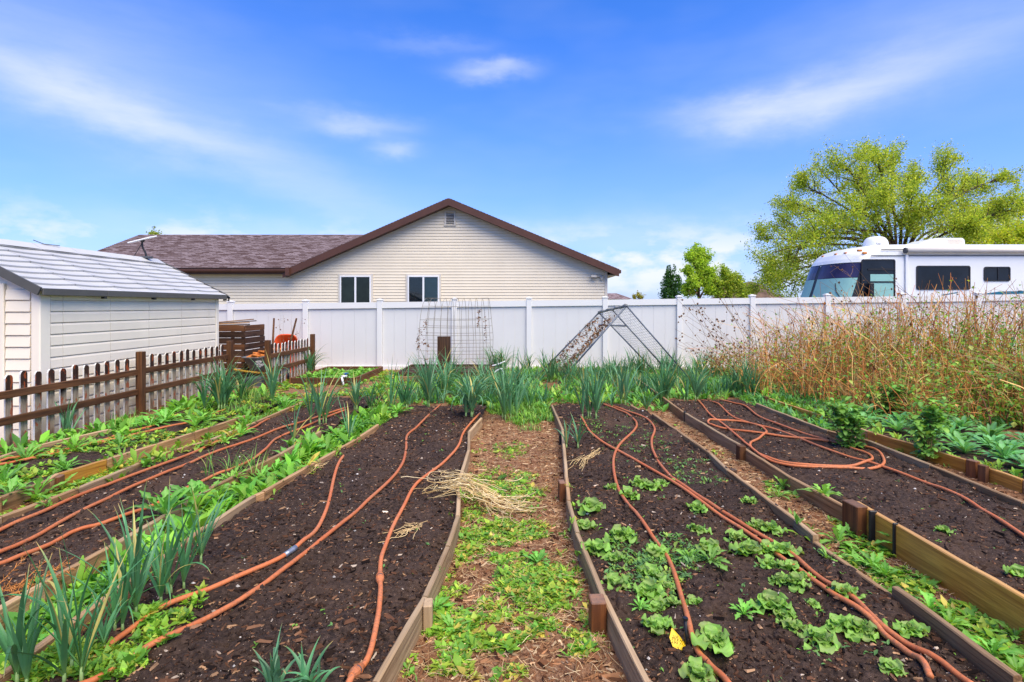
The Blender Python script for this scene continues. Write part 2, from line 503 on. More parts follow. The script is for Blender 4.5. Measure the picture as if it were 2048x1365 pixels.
M_hose = hose_mat()
def shedmat(name, c):
    return plain(name, c, 0.55, 0.35, 0, 0.04, 2.0, 0.08, 120)
M_shed = shedmat('shed_plastic', (0.86, 0.765, 0.61))
M_shedtrim = shedmat('shed_trim', (0.86, 0.775, 0.63))
M_shedroof = plain('shed_roof_plastic', (0.52, 0.515, 0.50), 0.42, 0.5, 0, 0.05, 1.6, 0.08, 90)
M_shedgutter = plain('shed_dark_trim', (0.085, 0.082, 0.075), 0.5, 0.4, 0, 0.12)
M_sheddoor = plain('shed_door_brown', (0.17, 0.105, 0.05), 0.6, 0.3, 0, 0.15)
M_orange = plain('orange_enamel', (0.70, 0.085, 0.018), 0.35, 0.5, 0, 0.12, 5.0)
M_yellow = plain('yellow_paint', (0.62, 0.34, 0.02), 0.45, 0.45, 0, 0.12, 6.0)
M_pvc = plain('pvc_pipe', (0.76, 0.77, 0.78), 0.3, 0.5, 0, 0.03)
M_blue = plain('blue_valve', (0.02, 0.11, 0.34), 0.4, 0.5)
M_terra = plain('terracotta_scrap', (0.55, 0.18, 0.04), 0.8, 0.25, 0, 0.3, 9.0, 0.3)
M_rust = plain('brown_scrap', (0.16, 0.07, 0.032), 0.8, 0.25, 0, 0.35, 9.0, 0.3)
def glassmat(name, c, rough=0.06):
    m, t, p, out = mat_base(name)
    tcn = t.n('ShaderNodeTexCoord')
    nz = t.noise(tcn.outputs['Object'], 1.7, 3.0)
    t.link(t.ramp(nz, [(0.3, tuple(x * 0.6 for x in c)), (0.7, tuple(x * 1.5 for x in c))]), p.inputs['Base Color'])
    p.inputs['Roughness'].default_value = rough; p.inputs['Specular IOR Level'].default_value = 0.3
    return m
M_glass = glassmat('window_glass', (0.014, 0.022, 0.018))
M_glass_rv = glassmat('rv_glass', (0.010, 0.013, 0.020))
M_glass_tint = glassmat('windshield_tint', (0.035, 0.03, 0.075), 0.05)
M_curtain = plain('teal_curtain', (0.26, 0.50, 0.45), 0.6, 0.4, 0, 0.06)
M_screen = plain('insect_screen', (0.035, 0.042, 0.045), 0.8, 0.2)
M_blind = plain('window_blind', (0.10, 0.17, 0.155), 0.6, 0.3)
def clear_glass():
    m, t, p, out = mat_base('clear_pane')
    p.inputs['Base Color'].default_value = (0.9, 0.98, 0.96, 1); p.inputs['Roughness'].default_value = 0.03
    gl = t.n('ShaderNodeBsdfTransparent'); gl.inputs[0].default_value = (0.82, 0.90, 0.90, 1)
    gs = t.n('ShaderNodeBsdfGlossy'); gs.inputs['Roughness'].default_value = 0.03
    fr = t.n('ShaderNodeFresnel'); fr.inputs[0].default_value = 1.5
    mx = t.n('ShaderNodeMixShader'); t.link(fr.outputs[0], mx.inputs[0]); t.link(gl.outputs[0], mx.inputs[1]); t.link(gs.outputs[0], mx.inputs[2])
    t.link(mx.outputs[0], out.inputs[0])
    return m
M_clear = clear_glass()
M_rv = plain('rv_gelcoat', (0.82, 0.82, 0.80), 0.25, 0.5, 0, 0.015)
M_rvtrim = plain('rv_awning', (0.74, 0.67, 0.57), 0.5, 0.4, 0, 0.06)
M_teal = plain('teal_decal', (0.01, 0.13, 0.20), 0.35, 0.5)
M_amberlight = plain('amber_lens', (0.62, 0.20, 0.01), 0.25, 0.5)
def shingle_mat():
    m, t, p, out = mat_base('roof_shingle')
    tcn = t.n('ShaderNodeTexCoord'); o = tcn.outputs['Object']
    br = t.n('ShaderNodeTexBrick'); t.link(t.mapping(o, (1, 1, 0)), br.inputs['Vector'])
    br.inputs['Color1'].default_value = (0.085, 0.048, 0.042, 1); br.inputs['Color2'].default_value = (0.40, 0.32, 0.34, 1)
    br.inputs['Mortar'].default_value = (0.05, 0.03, 0.027, 1)
    br.inputs['Scale'].default_value = 1.0; br.inputs['Brick Width'].default_value = 0.30; br.inputs['Row Height'].default_value = 0.127
    br.inputs['Mortar Size'].default_value = 0.012; br.offset = 0.37
    nz = t.noise(o, 3.0, 5.0, 0.7)
    base = t.mix(t.m('MULTIPLY', nz, 0.5), br.outputs['Color'], (0.15, 0.095, 0.085))
    t.link(base, p.inputs['Base Color']); p.inputs['Roughness'].default_value = 0.9; p.inputs['Specular IOR Level'].default_value = 0.2
    bump(t, p, t.noise(o, 90, 3.0), 0.4, 0.01)
    return m
M_shingle = shingle_mat()
def picket_mat():
    """old stain: near-black heads, bare grey wood, orange undercoat patches; local X runs up the picket"""
    m, t, p, out = mat_base('weathered_picket')
    tcn = t.n('ShaderNodeTexCoord'); oi = t.n('ShaderNodeObjectInfo')
    cmb = t.n('ShaderNodeCombineXYZ'); t.link(t.m('MULTIPLY', oi.outputs['Random'], 53.0), cmb.inputs[2]); t.link(t.m('MULTIPLY', oi.outputs['Random'], 31.0), cmb.inputs[1])
    off = t.n('ShaderNodeVectorMath', operation='ADD'); t.link(tcn.outputs['Object'], off.inputs[0]); t.link(cmb.outputs[0], off.inputs[1])
    v = off.outputs[0]
    g = t.noise(t.mapping(v, (45, 45, 4)), 1.0, 5.0, 0.65)
    patch = t.noise(t.mapping(v, (7, 7, 3.2)), 1.0, 5.0, 0.62, 0.5)
    sx = t.n('ShaderNodeSeparateXYZ'); t.link(tcn.outputs['Object'], sx.inputs[0])
    hgt = t.m('ADD', sx.outputs[2], t.m('MULTIPLY', t.m('SUBTRACT', patch, 0.5), 0.9))
    bare = t.ramp(g, [(0.3, (0.20, 0.13, 0.08)), (0.7, (0.52, 0.41, 0.28))])
    stain = t.ramp(g, [(0.3, (0.016, 0.009, 0.007)), (0.75, (0.085, 0.04, 0.024))])
    f = t.ramp(hgt, [(0.56, (0, 0, 0)), (0.74, (1, 1, 1))])
    base = t.mix(f, bare, stain)
    low = t.ramp(hgt, [(0.10, (1, 1, 1)), (0.26, (0, 0, 0))])
    base = t.mix(t.m('MULTIPLY', low, 0.7), base, (0.10, 0.045, 0.02))
    po = t.m('MULTIPLY', t.m('GREATER_THAN', t.noise(t.mapping(v, (16, 16, 6), (4, 4, 4)), 1.0, 4.0), 0.585), 0.85)
    base = t.mix(po, base, (0.36, 0.075, 0.02))
    t.link(base, p.inputs['Base Color']); p.inputs['Roughness'].default_value = 0.85; p.inputs['Specular IOR Level'].default_value = 0.2
    bump(t, p, g, 0.5, 0.004)
    return m
M_picket = picket_mat()
M_peelwhite = plain('peeling_white_paint', (0.70, 0.68, 0.64), 0.7, 0.3, 0, 0.2, 20.0)
# ================================================================== SETTING: ground and soil
BT = 0.17      # usual top of the bed boards
PATHZ = 0.04   # level of the trodden paths
SOIL = 0.115   # soil level inside the beds
LINES_PX = {
 'A5': [(222, 857), (68, 892), (0, 913)],
 'A4': [(492, 830), (387, 864), (211, 918), (114, 947), (96, 958), (0, 994)],
 'A3': [(600, 806), (510, 844), (419, 880), (320, 908), (153, 976), (0, 1033)],
 'A2': [(640, 862), (558, 908), (419, 976), (217, 1093), (85, 1164)],
 'A1': [(755, 849), (689, 891), (526, 983), (508, 990), (409, 1054), (256, 1161), (60, 1306)],
 'B1': [(963, 835), (938, 863), (937, 900), (919, 957), (915, 1033), (895, 1093), (849, 1193), (749, 1365)],
 'B2': [(1104, 810), (1125, 858), (1133, 956), (1137, 1001), (1155, 1065), (1208, 1189), (1297, 1365)],
 'B3': [(1262, 803), (1306, 827), (1422, 906), (1458, 940), (1593, 1040), (1632, 1072), (1789, 1180), (2037, 1365)],
 'B4': [(1268, 752), (1316, 786), (1368, 824), (1484, 892), (1583, 954), (1696, 1015)],
 'B5': [(1514, 807), (1658, 862), (1739, 882), (1863, 930), (2048, 1004)],
 'B6': [(1530, 793), (1653, 833), (1738, 862), (1934, 919), (2048, 959)],
}
LN = {}
for k, pts in LINES_PX.items():
    P = np.array([gp(x, y, BT)[:2] for x, y in pts])
    if k == 'B4':
        P = np.vstack([P, [[2.40, 3.9], [2.44, 1.7]]])
    if P[-1, 1] > 1.8:
        d = (P[-1] - P[-3]); d = d / max(1e-6, abs(d[1]))
        P = np.vstack([P, [P[-1, 0] + d[0] * 0.15 * (P[-1, 1] - 1.7), 1.7]])
    LN[k] = P
def LX(k, Y):
    P = LN[k][::-1]
    return np.interp(Y, P[:, 1], P[:, 0])
BEDS = {  # name: left line, right line, near end, far end
 'L3': ('A5', 'A4', 1.7, 9.4), 'L2': ('A3', 'A2', 1.7, 9.6), 'L1': ('A1', 'B1', 1.7, 8.75),
 'R1': ('B2', 'B3', 1.7, 8.9), 'R2': ('B4', 'B5', 1.7, 9.3), 'R3': ('B6', None, 1.7, 9.6)}
def bed_lr(n, Y):
    a, b, _, _ = BEDS[n]
    return LX(a, Y), (LX(b, Y) if b else LX(a, Y) + 1.6)
def inbed(x, y):
    for n, (a, b, y0, y1) in BEDS.items():
        if y0 < y < y1:
            l, r = bed_lr(n, y)
            if l < x < r: return True
    return False
def soil_h(n, X, Y):
    a, b, y0, y1 = BEDS[n]
    l, r = bed_lr(n, Y)
    u = (X - l) / (r - l)
    edge = np.clip(np.minimum(u, 1 - u) * 8, 0, 1)
    endf = np.clip((y1 - Y) / 0.5, 0, 1)
    h = 0.035 * (fbm(X * 1.7, Y * 1.7, 3, 3) - 0.5) + 0.075 * (fbm(X * 6, Y * 6, 4, 9) - 0.5) + 0.030 * (fbm(X * 30, Y * 30, 3, 17) - 0.5)
    heap = (1 - edge) * 0.075 * (fbm(X * 2.3 + 5, Y * 2.3, 3, 71) - 0.42)      # soil thrown up against the boards
    return (SOIL - 0.005) + 0.012 * edge + heap + h - (1 - endf) * 0.10
def path_h(X, Y):
    return PATHZ + 0.03 * (fbm(X * 1.3, Y * 1.3, 3, 40) - 0.5) + 0.030 * (fbm(X * 9, Y * 9, 3, 31) - 0.5)
def hgt(x, y):
    for n, (a, b, y0, y1) in BEDS.items():
        if y0 < y < y1:
            l, r = bed_lr(n, y)
            if l < x < r: return float(soil_h(n, np.array(x), np.array(y)))
    return float(path_h(np.array(x), np.array(y)))

# one sheet to the horizon, with the garden's own finely modelled ground laid on it
S = 1500.0
g = mesh('ground', [[-S, -S, -0.08], [S, -S, -0.08], [S, S, -0.08], [-S, S, -0.08]], np.array([[0, 1, 2, 3]]), M_ground)
tag(g, kind='structure')
ys = np.concatenate([np.geomspace(1.2, 14.6, 240)])
xs = np.concatenate([np.linspace(-12, -5.0, 50), np.linspace(-4.97, 4.97, 250), np.linspace(5.0, 16, 60)])
GX, GY = np.meshgrid(xs, ys)
GZ = path_h(GX, GY)
nx, ny = len(xs), len(ys)
ii = np.arange(nx * ny).reshape(ny, nx)
GF = np.stack([ii[:-1, :-1], ii[:-1, 1:], ii[1:, 1:], ii[1:, :-1]], -1).reshape(-1, 4)
o = mesh('garden_path_ground', np.stack([GX, GY, GZ], -1), GF, M_mulch, smooth=True)
tag(o, kind='structure')
for n, (a, b, y0, y1) in BEDS.items():
    nu = 64
    ys = np.geomspace(y0, y1, 300 if n in ('L1', 'R1', 'R2', 'L2') else 170)
    u = np.linspace(0, 1, nu)
    YY = np.repeat(ys[:, None], nu, 1)
    l, r = bed_lr(n, ys)
    XX = l[:, None] + (r - l)[:, None] * u[None]
    ZZ = soil_h(n, XX, YY)
    ii = np.arange(nu * len(ys)).reshape(len(ys), nu)
    FF = np.stack([ii[:-1, :-1], ii[:-1, 1:], ii[1:, 1:], ii[1:, :-1]], -1).reshape(-1, 4)
    o = mesh('bed_soil', np.stack([XX, YY, ZZ], -1), FF, M_soil, smooth=True)
    tag(o, kind='structure')

# ------------------------------------------------------------------ loose chips and straw (nobody could count them)
def slivers(P, az, L, Wd, H, tilt, col):
    """tapered wooden slivers: 6 vertices, 5 faces"""
    N = len(P)
    T = np.array([[-.5, -.5, 0], [-.5, .5, 0], [-.42, 0.05, 1], [.5, -.3, 0.1], [.5, .35, 0], [.40, 0, .8]])
    V = np.repeat(T[None], N, 0) + rng.normal(0, 0.07, (N, 6, 3))
    V = V * np.stack([L, Wd, H], -1)[:, None, :]
    V[:, :, 2] += V[:, :, 0] * np.tan(tilt)[:, None]
    c, s = np.cos(az)[:, None], np.sin(az)[:, None]
    X = V[:, :, 0] * c - V[:, :, 1] * s; Y = V[:, :, 0] * s + V[:, :, 1] * c
    V = np.stack([X, Y, V[:, :, 2]], -1) + P[:, None, :]
    base = (np.arange(N) * 6)[:, None, None]
    F3 = (np.array([[0, 1, 2], [3, 5, 4]])[None] + base).reshape(-1, 3)
    F4 = (np.array([[0, 3, 4, 1], [0, 2, 5, 3], [1, 4, 5, 2]])[None] + base).reshape(-1, 4)
    return V.reshape(-1, 3), [F4, F3], np.repeat(col, 6, 0)
def pal(cols, w, n, jit=0.2):
    cols = np.array(cols); w = np.array(w, float); w /= w.sum()
    c = cols[rng.choice(len(cols), n, p=w)]
    return c * (1 + rng.normal(0, jit, (n, 1))).clip(0.4, 1.8)
def scatter_bed(n, cnt):
    a, b, y0, y1 = BEDS[n]
    # more of them near the camera, where they can be seen
    Y = 1.9 + (y1 - 0.4 - 1.9) * rng.random(cnt) ** 1.5
    l, r = bed_lr(n, Y)
    X = l + (r - l) * (0.02 + 0.96 * rng.random(cnt))
    return X, Y, soil_h(n, X, Y)
SOILC = [(0.010, 0.006, 0.005), (0.03, 0.017, 0.012), (0.09, 0.042, 0.024), (0.20, 0.10, 0.055), (0.34, 0.20, 0.11), (0.45, 0.36, 0.28)]
for n, cnt in (('L1', 17000), ('R1', 17000), ('L2', 10000), ('R2', 10000), ('L3', 1500), ('R3', 900)):
    X, Y, Z = scatter_bed(n, cnt)
    # denser drifts of chips
    k = (fbm(X * 2.2, Y * 2.2, 3, 61) > 0.40) | (rng.random(cnt) < 0.35)
    X, Y, Z = X[k], Y[k], Z[k]; m_ = len(X)
    L = rng.gamma(1.7, 0.0085, m_).clip(0.005, 0.075)
    V, Fs, C = slivers(np.stack([X, Y, Z + 0.001], -1), rng.random(m_) * 6.28, L, L * rng.uniform(.16, .5, m_), 0.002 + L * rng.uniform(.08, .25, m_), rng.normal(0, .16, m_), pal(SOILC, [4, 6, 5, 2.6, 0.9, 0.35], m_))
    o = mesh('soil_debris', V, Fs, M_chip, col=C)
    tag(o, 'bark bits and chips strewn over the dark soil of ' + {'L1': 'the bed left of the central path', 'R1': 'the lettuce bed', 'L2': 'the bed with three straight hoses', 'R2': 'the bed with the looped hose', 'L3': 'the bed along the picket fence', 'R3': 'the far right bed'}[n], 'wood chips', kind='stuff')
# soft clods
for n, cnt in (('L1', 1500), ('R1', 1500), ('L2', 900), ('R2', 900)):
    X, Y, Z = scatter_bed(n, cnt)
    k = fbm(X * 1.6, Y * 1.6, 3, 83) > .42; X, Y, Z = X[k], Y[k], Z[k]; cnt = len(X)
    s = rng.gamma(2.2, 0.0048, cnt).clip(0.004, 0.032)
    a_ = np.arange(6) * math.pi / 3
    T = np.vstack([np.column_stack([np.cos(a_), np.sin(a_), np.full(6, -.25)]), np.column_stack([.72 * np.cos(a_ + .5), .72 * np.sin(a_ + .5), np.full(6, .45)]), [[0, 0, .72]]])
    V = T[None] * (1 + rng.normal(0, .22, (cnt, 13, 1))) * s[:, None, None] * rng.uniform(.7, 1.35, (cnt, 1, 3)) + np.stack([X, Y, Z], -1)[:, None]
    FO = np.array([[i, (i + 1) % 6, 6 + i] for i in range(6)] + [[(i + 1) % 6, 6 + (i + 1) % 6, 6 + i] for i in range(6)] + [[6 + i, 6 + (i + 1) % 6, 12] for i in range(6)])
    o = mesh('soil_clods', V, [(FO[None] + (np.arange(cnt) * 13)[:, None, None]).reshape(-1, 3)], M_soil, smooth=True)
    tag(o, 'loose dark clods of earth on ' + {'L1': 'the bed left of the central path', 'R1': 'the lettuce bed', 'L2': 'the bed with three straight hoses', 'R2': 'the bed with the looped hose'}[n], 'soil', kind='stuff')
# pale pebbles and grit
for n, cnt in (('L1', 700), ('R1', 700), ('L2', 600), ('R2', 600)):
    X, Y, Z = scatter_bed(n, cnt)
    s = rng.gamma(1.6, 0.0022, cnt).clip(0.0015, 0.013)
    O = np.array([[1, 0, 0], [0, 1, 0], [-1, 0, 0], [0, -1, 0], [0, 0, .8], [0, 0, -.6]])
    V = (O[None] * (1 + rng.normal(0, .2, (cnt, 6, 1)))) * s[:, None, None] * rng.uniform(.7, 1.3, (cnt, 1, 3)) + np.stack([X, Y, Z + s * .3], -1)[:, None]
    FO = np.array([[0, 1, 4], [1, 2, 4], [2, 3, 4], [3, 0, 4], [1, 0, 5], [2, 1, 5], [3, 2, 5], [0, 3, 5]])
    Fs = (FO[None] + (np.arange(cnt) * 6)[:, None, None]).reshape(-1, 3)
    o = mesh('soil_grit', V, [Fs], M_chip, col=np.repeat(pal([(0.5, 0.46, 0.42), (0.36, 0.28, 0.22), (0.5, 0.47, 0.44), (0.45, 0.26, 0.15)], [2, 3, .7, 3], cnt), 6, 0))
    tag(o, 'pale grit and pebbles on the soil of ' + {'L1': 'the bed left of the central path', 'R1': 'the lettuce bed', 'L2': 'the bed with three straight hoses', 'R2': 'the bed with the looped hose'}[n], 'pebbles', kind='stuff')
MULC = [(0.05, 0.02, 0.011), (0.17, 0.075, 0.036), (0.30, 0.145, 0.07), (0.42, 0.25, 0.135), (0.52, 0.37, 0.22)]
def scatter_path(fl, fr, y0, y1, cnt, p=1.5):
    Y = y0 + (y1 - y0) * rng.random(cnt) ** p
    l, r = fl(Y), fr(Y)
    X = l + (r - l) * (0.03 + 0.94 * rng.random(cnt))
    return X, Y, path_h(X, Y)
PATHS = {'centre': (lambda Y: LX('B1', Y), lambda Y: LX('B2', Y), 1.9, 8.6, 8000), 'second': (lambda Y: LX('B3', Y), lambda Y: LX('B4', Y), 1.9, 9.5, 5200),
         'third': (lambda Y: LX('B5', Y), lambda Y: LX('B6', Y), 3.2, 8.5, 1800), 'left': (lambda Y: LX('A2', Y), lambda Y: LX('A1', Y), 2.0, 8.0, 1500), 'fence': (lambda Y: Y * 0 - 5.8, lambda Y: LX('A5', Y), 4.6, 10.5, 1600), 'left2': (lambda Y: LX('A4', Y), lambda Y: LX('A3', Y), 3.5, 8.0, 900)}
PLAB = {'centre': 'the central path', 'second': 'the narrow path right of the lettuce bed', 'third': 'the path beside the far right bed', 'left': 'the weedy strip at left', 'fence': 'the picket fence foot', 'left2': 'the second weedy strip from the fence'}
for k, (fl, fr, y0, y1, cnt) in PATHS.items():
    X, Y, Z = scatter_path(fl, fr, y0, y1, cnt)
    L = rng.gamma(2.4, 0.011, cnt).clip(0.008, 0.09)
    V, Fs, C = slivers(np.stack([X, Y, Z + 0.002], -1), rng.random(cnt) * 6.28, L, L * rng.uniform(.12, .42, cnt), 0.002 + L * rng.uniform(.06, .2, cnt), rng.normal(0, .14, cnt), pal(MULC, [2, 4, 4, 2.5, 1.2], cnt))
    o = mesh('path_mulch', V, Fs, M_chip, col=C)
    tag(o, 'reddish wood chip mulch lying on ' + PLAB[k], 'mulch', kind='stuff')
    # dry straw: thin bent stems
    if k in ('centre', 'second', 'left'):
        ns = int(cnt * 0.30)
        X, Y, Z = scatter_path(fl, fr, y0, y1, ns)
        aa = rng.random(ns) * 6.28; L = rng.uniform(.03, .13, ns); bend = rng.normal(0, .5, ns)
        tt = np.linspace(-.5, .5, 4)
        ang = aa[:, None] + bend[:, None] * tt[None]
        P = np.stack([X[:, None] + np.cos(ang) * L[:, None] * tt, Y[:, None] + np.sin(ang) * L[:, None] * tt, Z[:, None] + 0.008 + rng.uniform(0, .014, (ns, 4))], -1)
        V, F4, F3 = tubes(P, np.full((ns, 4), 0.0011), 3, False)
        o = mesh('path_straw', V, [F4], M_chip, col=np.repeat(pal([(0.52, 0.36, 0.18), (0.62, 0.47, 0.27), (0.36, 0.2, 0.09)], [3, 2, 2], ns), 12, 0))
        tag(o, 'dry straw stems scattered along ' + PLAB[k], 'straw', kind='stuff')

# ================================================================== RAISED BED BOARDS
def board(parent, p0, p1, ztop, zbot, th, mat, name='board', wob=0.004, label=None):
    p0 = np.array(p0[:2]); p1 = np.array(p1[:2])
    d = p1 - p0; L = np.hypot(*d)
    ns = max(4, int(L / 0.12))
    t = np.linspace(-L / 2, L / 2, ns + 1)
    mid = (p0 + p1) / 2
    zc = (ztop + zbot) / 2; hz = (ztop - zbot) / 2
    b = 0.006
    prof = np.array([[-th / 2, -hz], [th / 2, -hz], [th / 2, hz - b], [th / 2 - b, hz], [-th / 2 + b, hz], [-th / 2, hz - b]])
    V = np.zeros((ns + 1, 6, 3))
    seed = random.random() * 50
    V[:, :, 0] = t[:, None]
    V[:, :, 1] = prof[None, :, 0] + (fbm(t * 1.5 + seed, t * 0, 2, 5) - .5)[:, None] * wob * 2
    V[:, :, 2] = prof[None, :, 1]
    V[:, 2:, 2] += ((fbm(t * 6 + seed, t * 0 + 3, 3, 8) - .5) * wob * 2.4)[:, None]
    V[:, 3:5, 1] += rng.normal(0, 0.0015, (ns + 1, 2))
    ii = np.arange((ns + 1) * 6).reshape(ns + 1, 6)
    a = ii[:-1]; c = ii[1:]
    F4 = np.stack([a, np.roll(a, -1, 1), np.roll(c, -1, 1), c], -1).reshape(-1, 4)
    e0 = ii[0][[0, 5, 4, 3]], ii[0][[0, 3, 2, 1]]; e1 = ii[-1][[0, 1, 2, 3]], ii[-1][[0, 3, 4, 5]]
    o = mesh(name, V, [np.vstack([F4, *e0, *e1])], mat)
    o.parent = parent
    pl = wl(parent)
    o.location = Vector((mid[0], mid[1], zc)) - pl
    o.rotation_euler = (0, 0, math.atan2(d[1], d[0]))
    if label: o['label'] = label
    return o
def stake(parent, x, y, w, d, z0, z1, mat, rz=0.0, tilt=0.0, name='stake', label=None):
    mb = MB(); mb.bbox(0, 0, 0, (z1 - z0) / 2, w / 2, d / 2, 0.005)
    o = mb.build(name, mat)
    o.parent = parent
    o.location = Vector((x, y, (z0 + z1) / 2)) - wl(parent)
    o.rotation_euler = (Matrix.Rotation(rz, 4, 'Z') @ Matrix.Rotation(tilt, 4, 'X') @ Matrix.Rotation(R(90), 4, 'Y')).to_euler()
    if label: o['label'] = label
    return o
def chain(parent, k, mat, tops=None, th=0.036, i0=0, i1=None, side=0.0):
    P = LN[k]
    i1 = len(P) - 1 if i1 is None else i1
    for i in range(i0, i1):
        zt = BT if tops is None else tops.get(i, BT)
        m = mat[i % len(mat)] if isinstance(mat, list) else mat
        a = P[i] + [side, 0]; b = P[i + 1] + [side, 0]
        u = (b - a) / np.hypot(*(b - a))
        board(parent, a + u * 0.004, b - u * 0.004, zt + random.uniform(-.004, .004), -0.02, th, m)
fr = {}
def frame(n, label):
    a, b, y0, y1 = BEDS[n]
    l, r = bed_lr(n, 4.0)
    fr[n] = thing('raised_bed_frame', label, 'garden bed', ((l + r) / 2, 4.0, 0), 'timber edgings of the long vegetable beds')
    return fr[n]
t = frame('L3', 'weathered timber edging of the weedy bed along the picket fence')
chain(t, 'A5', M_wood_grey); chain(t, 'A4', [M_wood_brown, M_wood_brown, M_wood_amber, M_wood_brown])
q = gp(117, 950, .17); stake(t, q[0] - .02, q[1], .09, .09, -.05, .16, M_wood_red, .3)
t = frame('L2', 'timber edging of the left bed crossed by three straight terracotta hoses')
chain(t, 'A3', [M_wood_brown, M_wood_grey]); chain(t, 'A2', [M_wood_grey, M_wood_brown])
t = frame('L1', 'timber edging of the dark bed directly left of the central path')
chain(t, 'A1', [M_wood_brown, M_wood_brown, M_wood_brown, M_wood_grey]); chain(t, 'B1', M_wood_grey, th=0.03)
q = gp(560, 950, .1); stake(t, LX('A1', 5.05) - .05, 5.05, .05, .035, -.02, .15, M_wood_dark, 0.4)
q = gp(851, 1205, .17); stake(t, LX('B1', q[1]) + .035, q[1], .075, .045, -.05, .175, M_wood_grey, 0.1, 0.04)
t = frame('R1', 'timber edging of the lettuce bed directly right of the central path')
chain(t, 'B2', [M_wood_grey, M_wood_grey, M_wood_brown, M_wood_grey], th=0.03)
chain(t, 'B3', [M_wood_brown, M_wood_brown, M_wood_grey, M_wood_brown, M_wood_grey], tops={5: .135, 0: .12, 6: .195})
q = gp(1119, 872, .15); stake(t, LX('B2', q[1]) - .03, q[1], .05, .03, -.02, .185, M_black, 0, 0, 'strap', 'black plastic strap over the board joint')
q = gp(1126, 965, .19); stake(t, LX('B2', q[1]) - .045, q[1], .085, .05, -.05, .20, M_wood_red, .1, .05)
q = gp(1204, 1195, .19); stake(t, LX('B2', q[1]) - .055, q[1] - .02, .085, .075, -.06, .20, M_wood_red, .05, .06)
q = gp(1462, 935, .17); stake(t, LX('B3', q[1]) + .05, q[1] - .02, .06, .05, -.02, .16, M_wood_dark, .2)
for yy in (q[1], 4.05, 5.6):
    stake(t, LX('B3', yy) - .0, yy, .042, .012, 0, .176, M_black, 0, 0, 'strap')
t = frame('R2', 'timber edging of the bed that holds the looped hose')
chain(t, 'B4', [M_wood_brown, M_wood_brown, M_wood_grey, M_wood_brown, M_wood_brown, M_wood_amber, M_wood_amber, M_wood_amber], tops={6: .252, 5: .18})
chain(t, 'B5', [M_wood_grey, M_wood_brown])
q = gp(1499, 893, .19); stake(t, LX('B4', q[1]) - .05, q[1], .085, .07, -.05, .20, M_wood_rail, .1)
q = gp(1708, 1012, .25); stake(t, 2.345, q[1] + .02, .15, .085, -.05, .262, M_wood_red, .12)
stake(t, 2.375, q[1] - .13, .02, .05, 0, .265, M_black, 0, 0, 'strap'); stake(t, 2.39, q[1] - .33, .014, .035, .05, .262, M_black, 0, 0, 'strap')
q = gp(1369, 826, .17); stake(t, LX('B4', q[1]) - .01, q[1], .05, .03, 0, .185, M_black, 0, 0, 'strap')
t = frame('R3', 'timber edging of the far right bed full of leafy rosettes')
chain(t, 'B6', [M_wood_amber, M_wood_brown, M_wood_amber])
q = gp(1533, 795, .18); stake(t, q[0], q[1], .07, .07, -.02, .19, M_wood_rail)
q = gp(1945, 922, .2); stake(t, LX('B6', q[1]) - .055, q[1] + .02, .09, .06, -.05, .20, M_wood_red, .3); stake(t, LX('B6', q[1] - .1) - .055, q[1] - .1, .07, .05, -.05, .19, M_wood_rail, .3)

# ================================================================== HOSES
HR = 0.0135
def hose(pts, label, extra=None, r=HR, close=False):
    P = []
    for (x, y) in pts:
        q = gp(x, y, SOIL + 0.02)
        P.append([q[0], q[1], 0])
    P = smooth_path(P, 10)
    # resample so that thickness reads evenly, then lay it on the soil
    for i in range(len(P)):
        P[i, 2] = hgt(P[i, 0], P[i, 1])
    z = P[:, 2].copy()
    k = 6
    zp = np.pad(z, k, mode='edge')
    P[:, 2] = np.convolve(zp, np.ones(2 * k + 1) / (2 * k + 1), 'valid') + r * 0.80 + 0.005 + 0.003 * np.sin(np.arange(len(P)) * .37)
    mid = P[len(P) // 2]
    t = thing('garden_hose', label, 'hose', (mid[0], mid[1], 0), 'terracotta garden hoses on the beds')
    MB().tube(P, r, 9).build('hose_line', M_hose, t, smooth=True)
    for (x, y, kind) in (extra or []):
        q = gp(x, y, SOIL + 0.02); i = int(np.argmin(np.hypot(P[:, 0] - q[0], P[:, 1] - q[1])))
        i = min(max(i, 1), len(P) - 2)
        c = P[i]; d = P[i + 1] - P[i - 1]; d /= np.linalg.norm(d)
        if kind == 'coupling':
            MB().tube([c - d * .045, c - d * .015, c + d * .015, c + d * .045], [r * 1.25, r * 1.35, r * 1.2, r * 1.3], 10).build('coupling', M_steel, t, smooth=True)
        else:
            MB().tube([c - d * .05, c - d * .012, c - d * .010], [r * 1.15, r * 1.75, r * 1.75], 12).build('connector', M_hose, t, smooth=False)
            MB().tube([c - d * .009, c + d * .003], [r * 1.55, r * 1.55], 12).build('washer', M_dgrey, t)
            MB().tube([c + d * .004, c + d * .022, c + d * .05], [r * 1.75, r * 1.7, r * 1.1], 12).build('connector', M_hose, t)
    return P
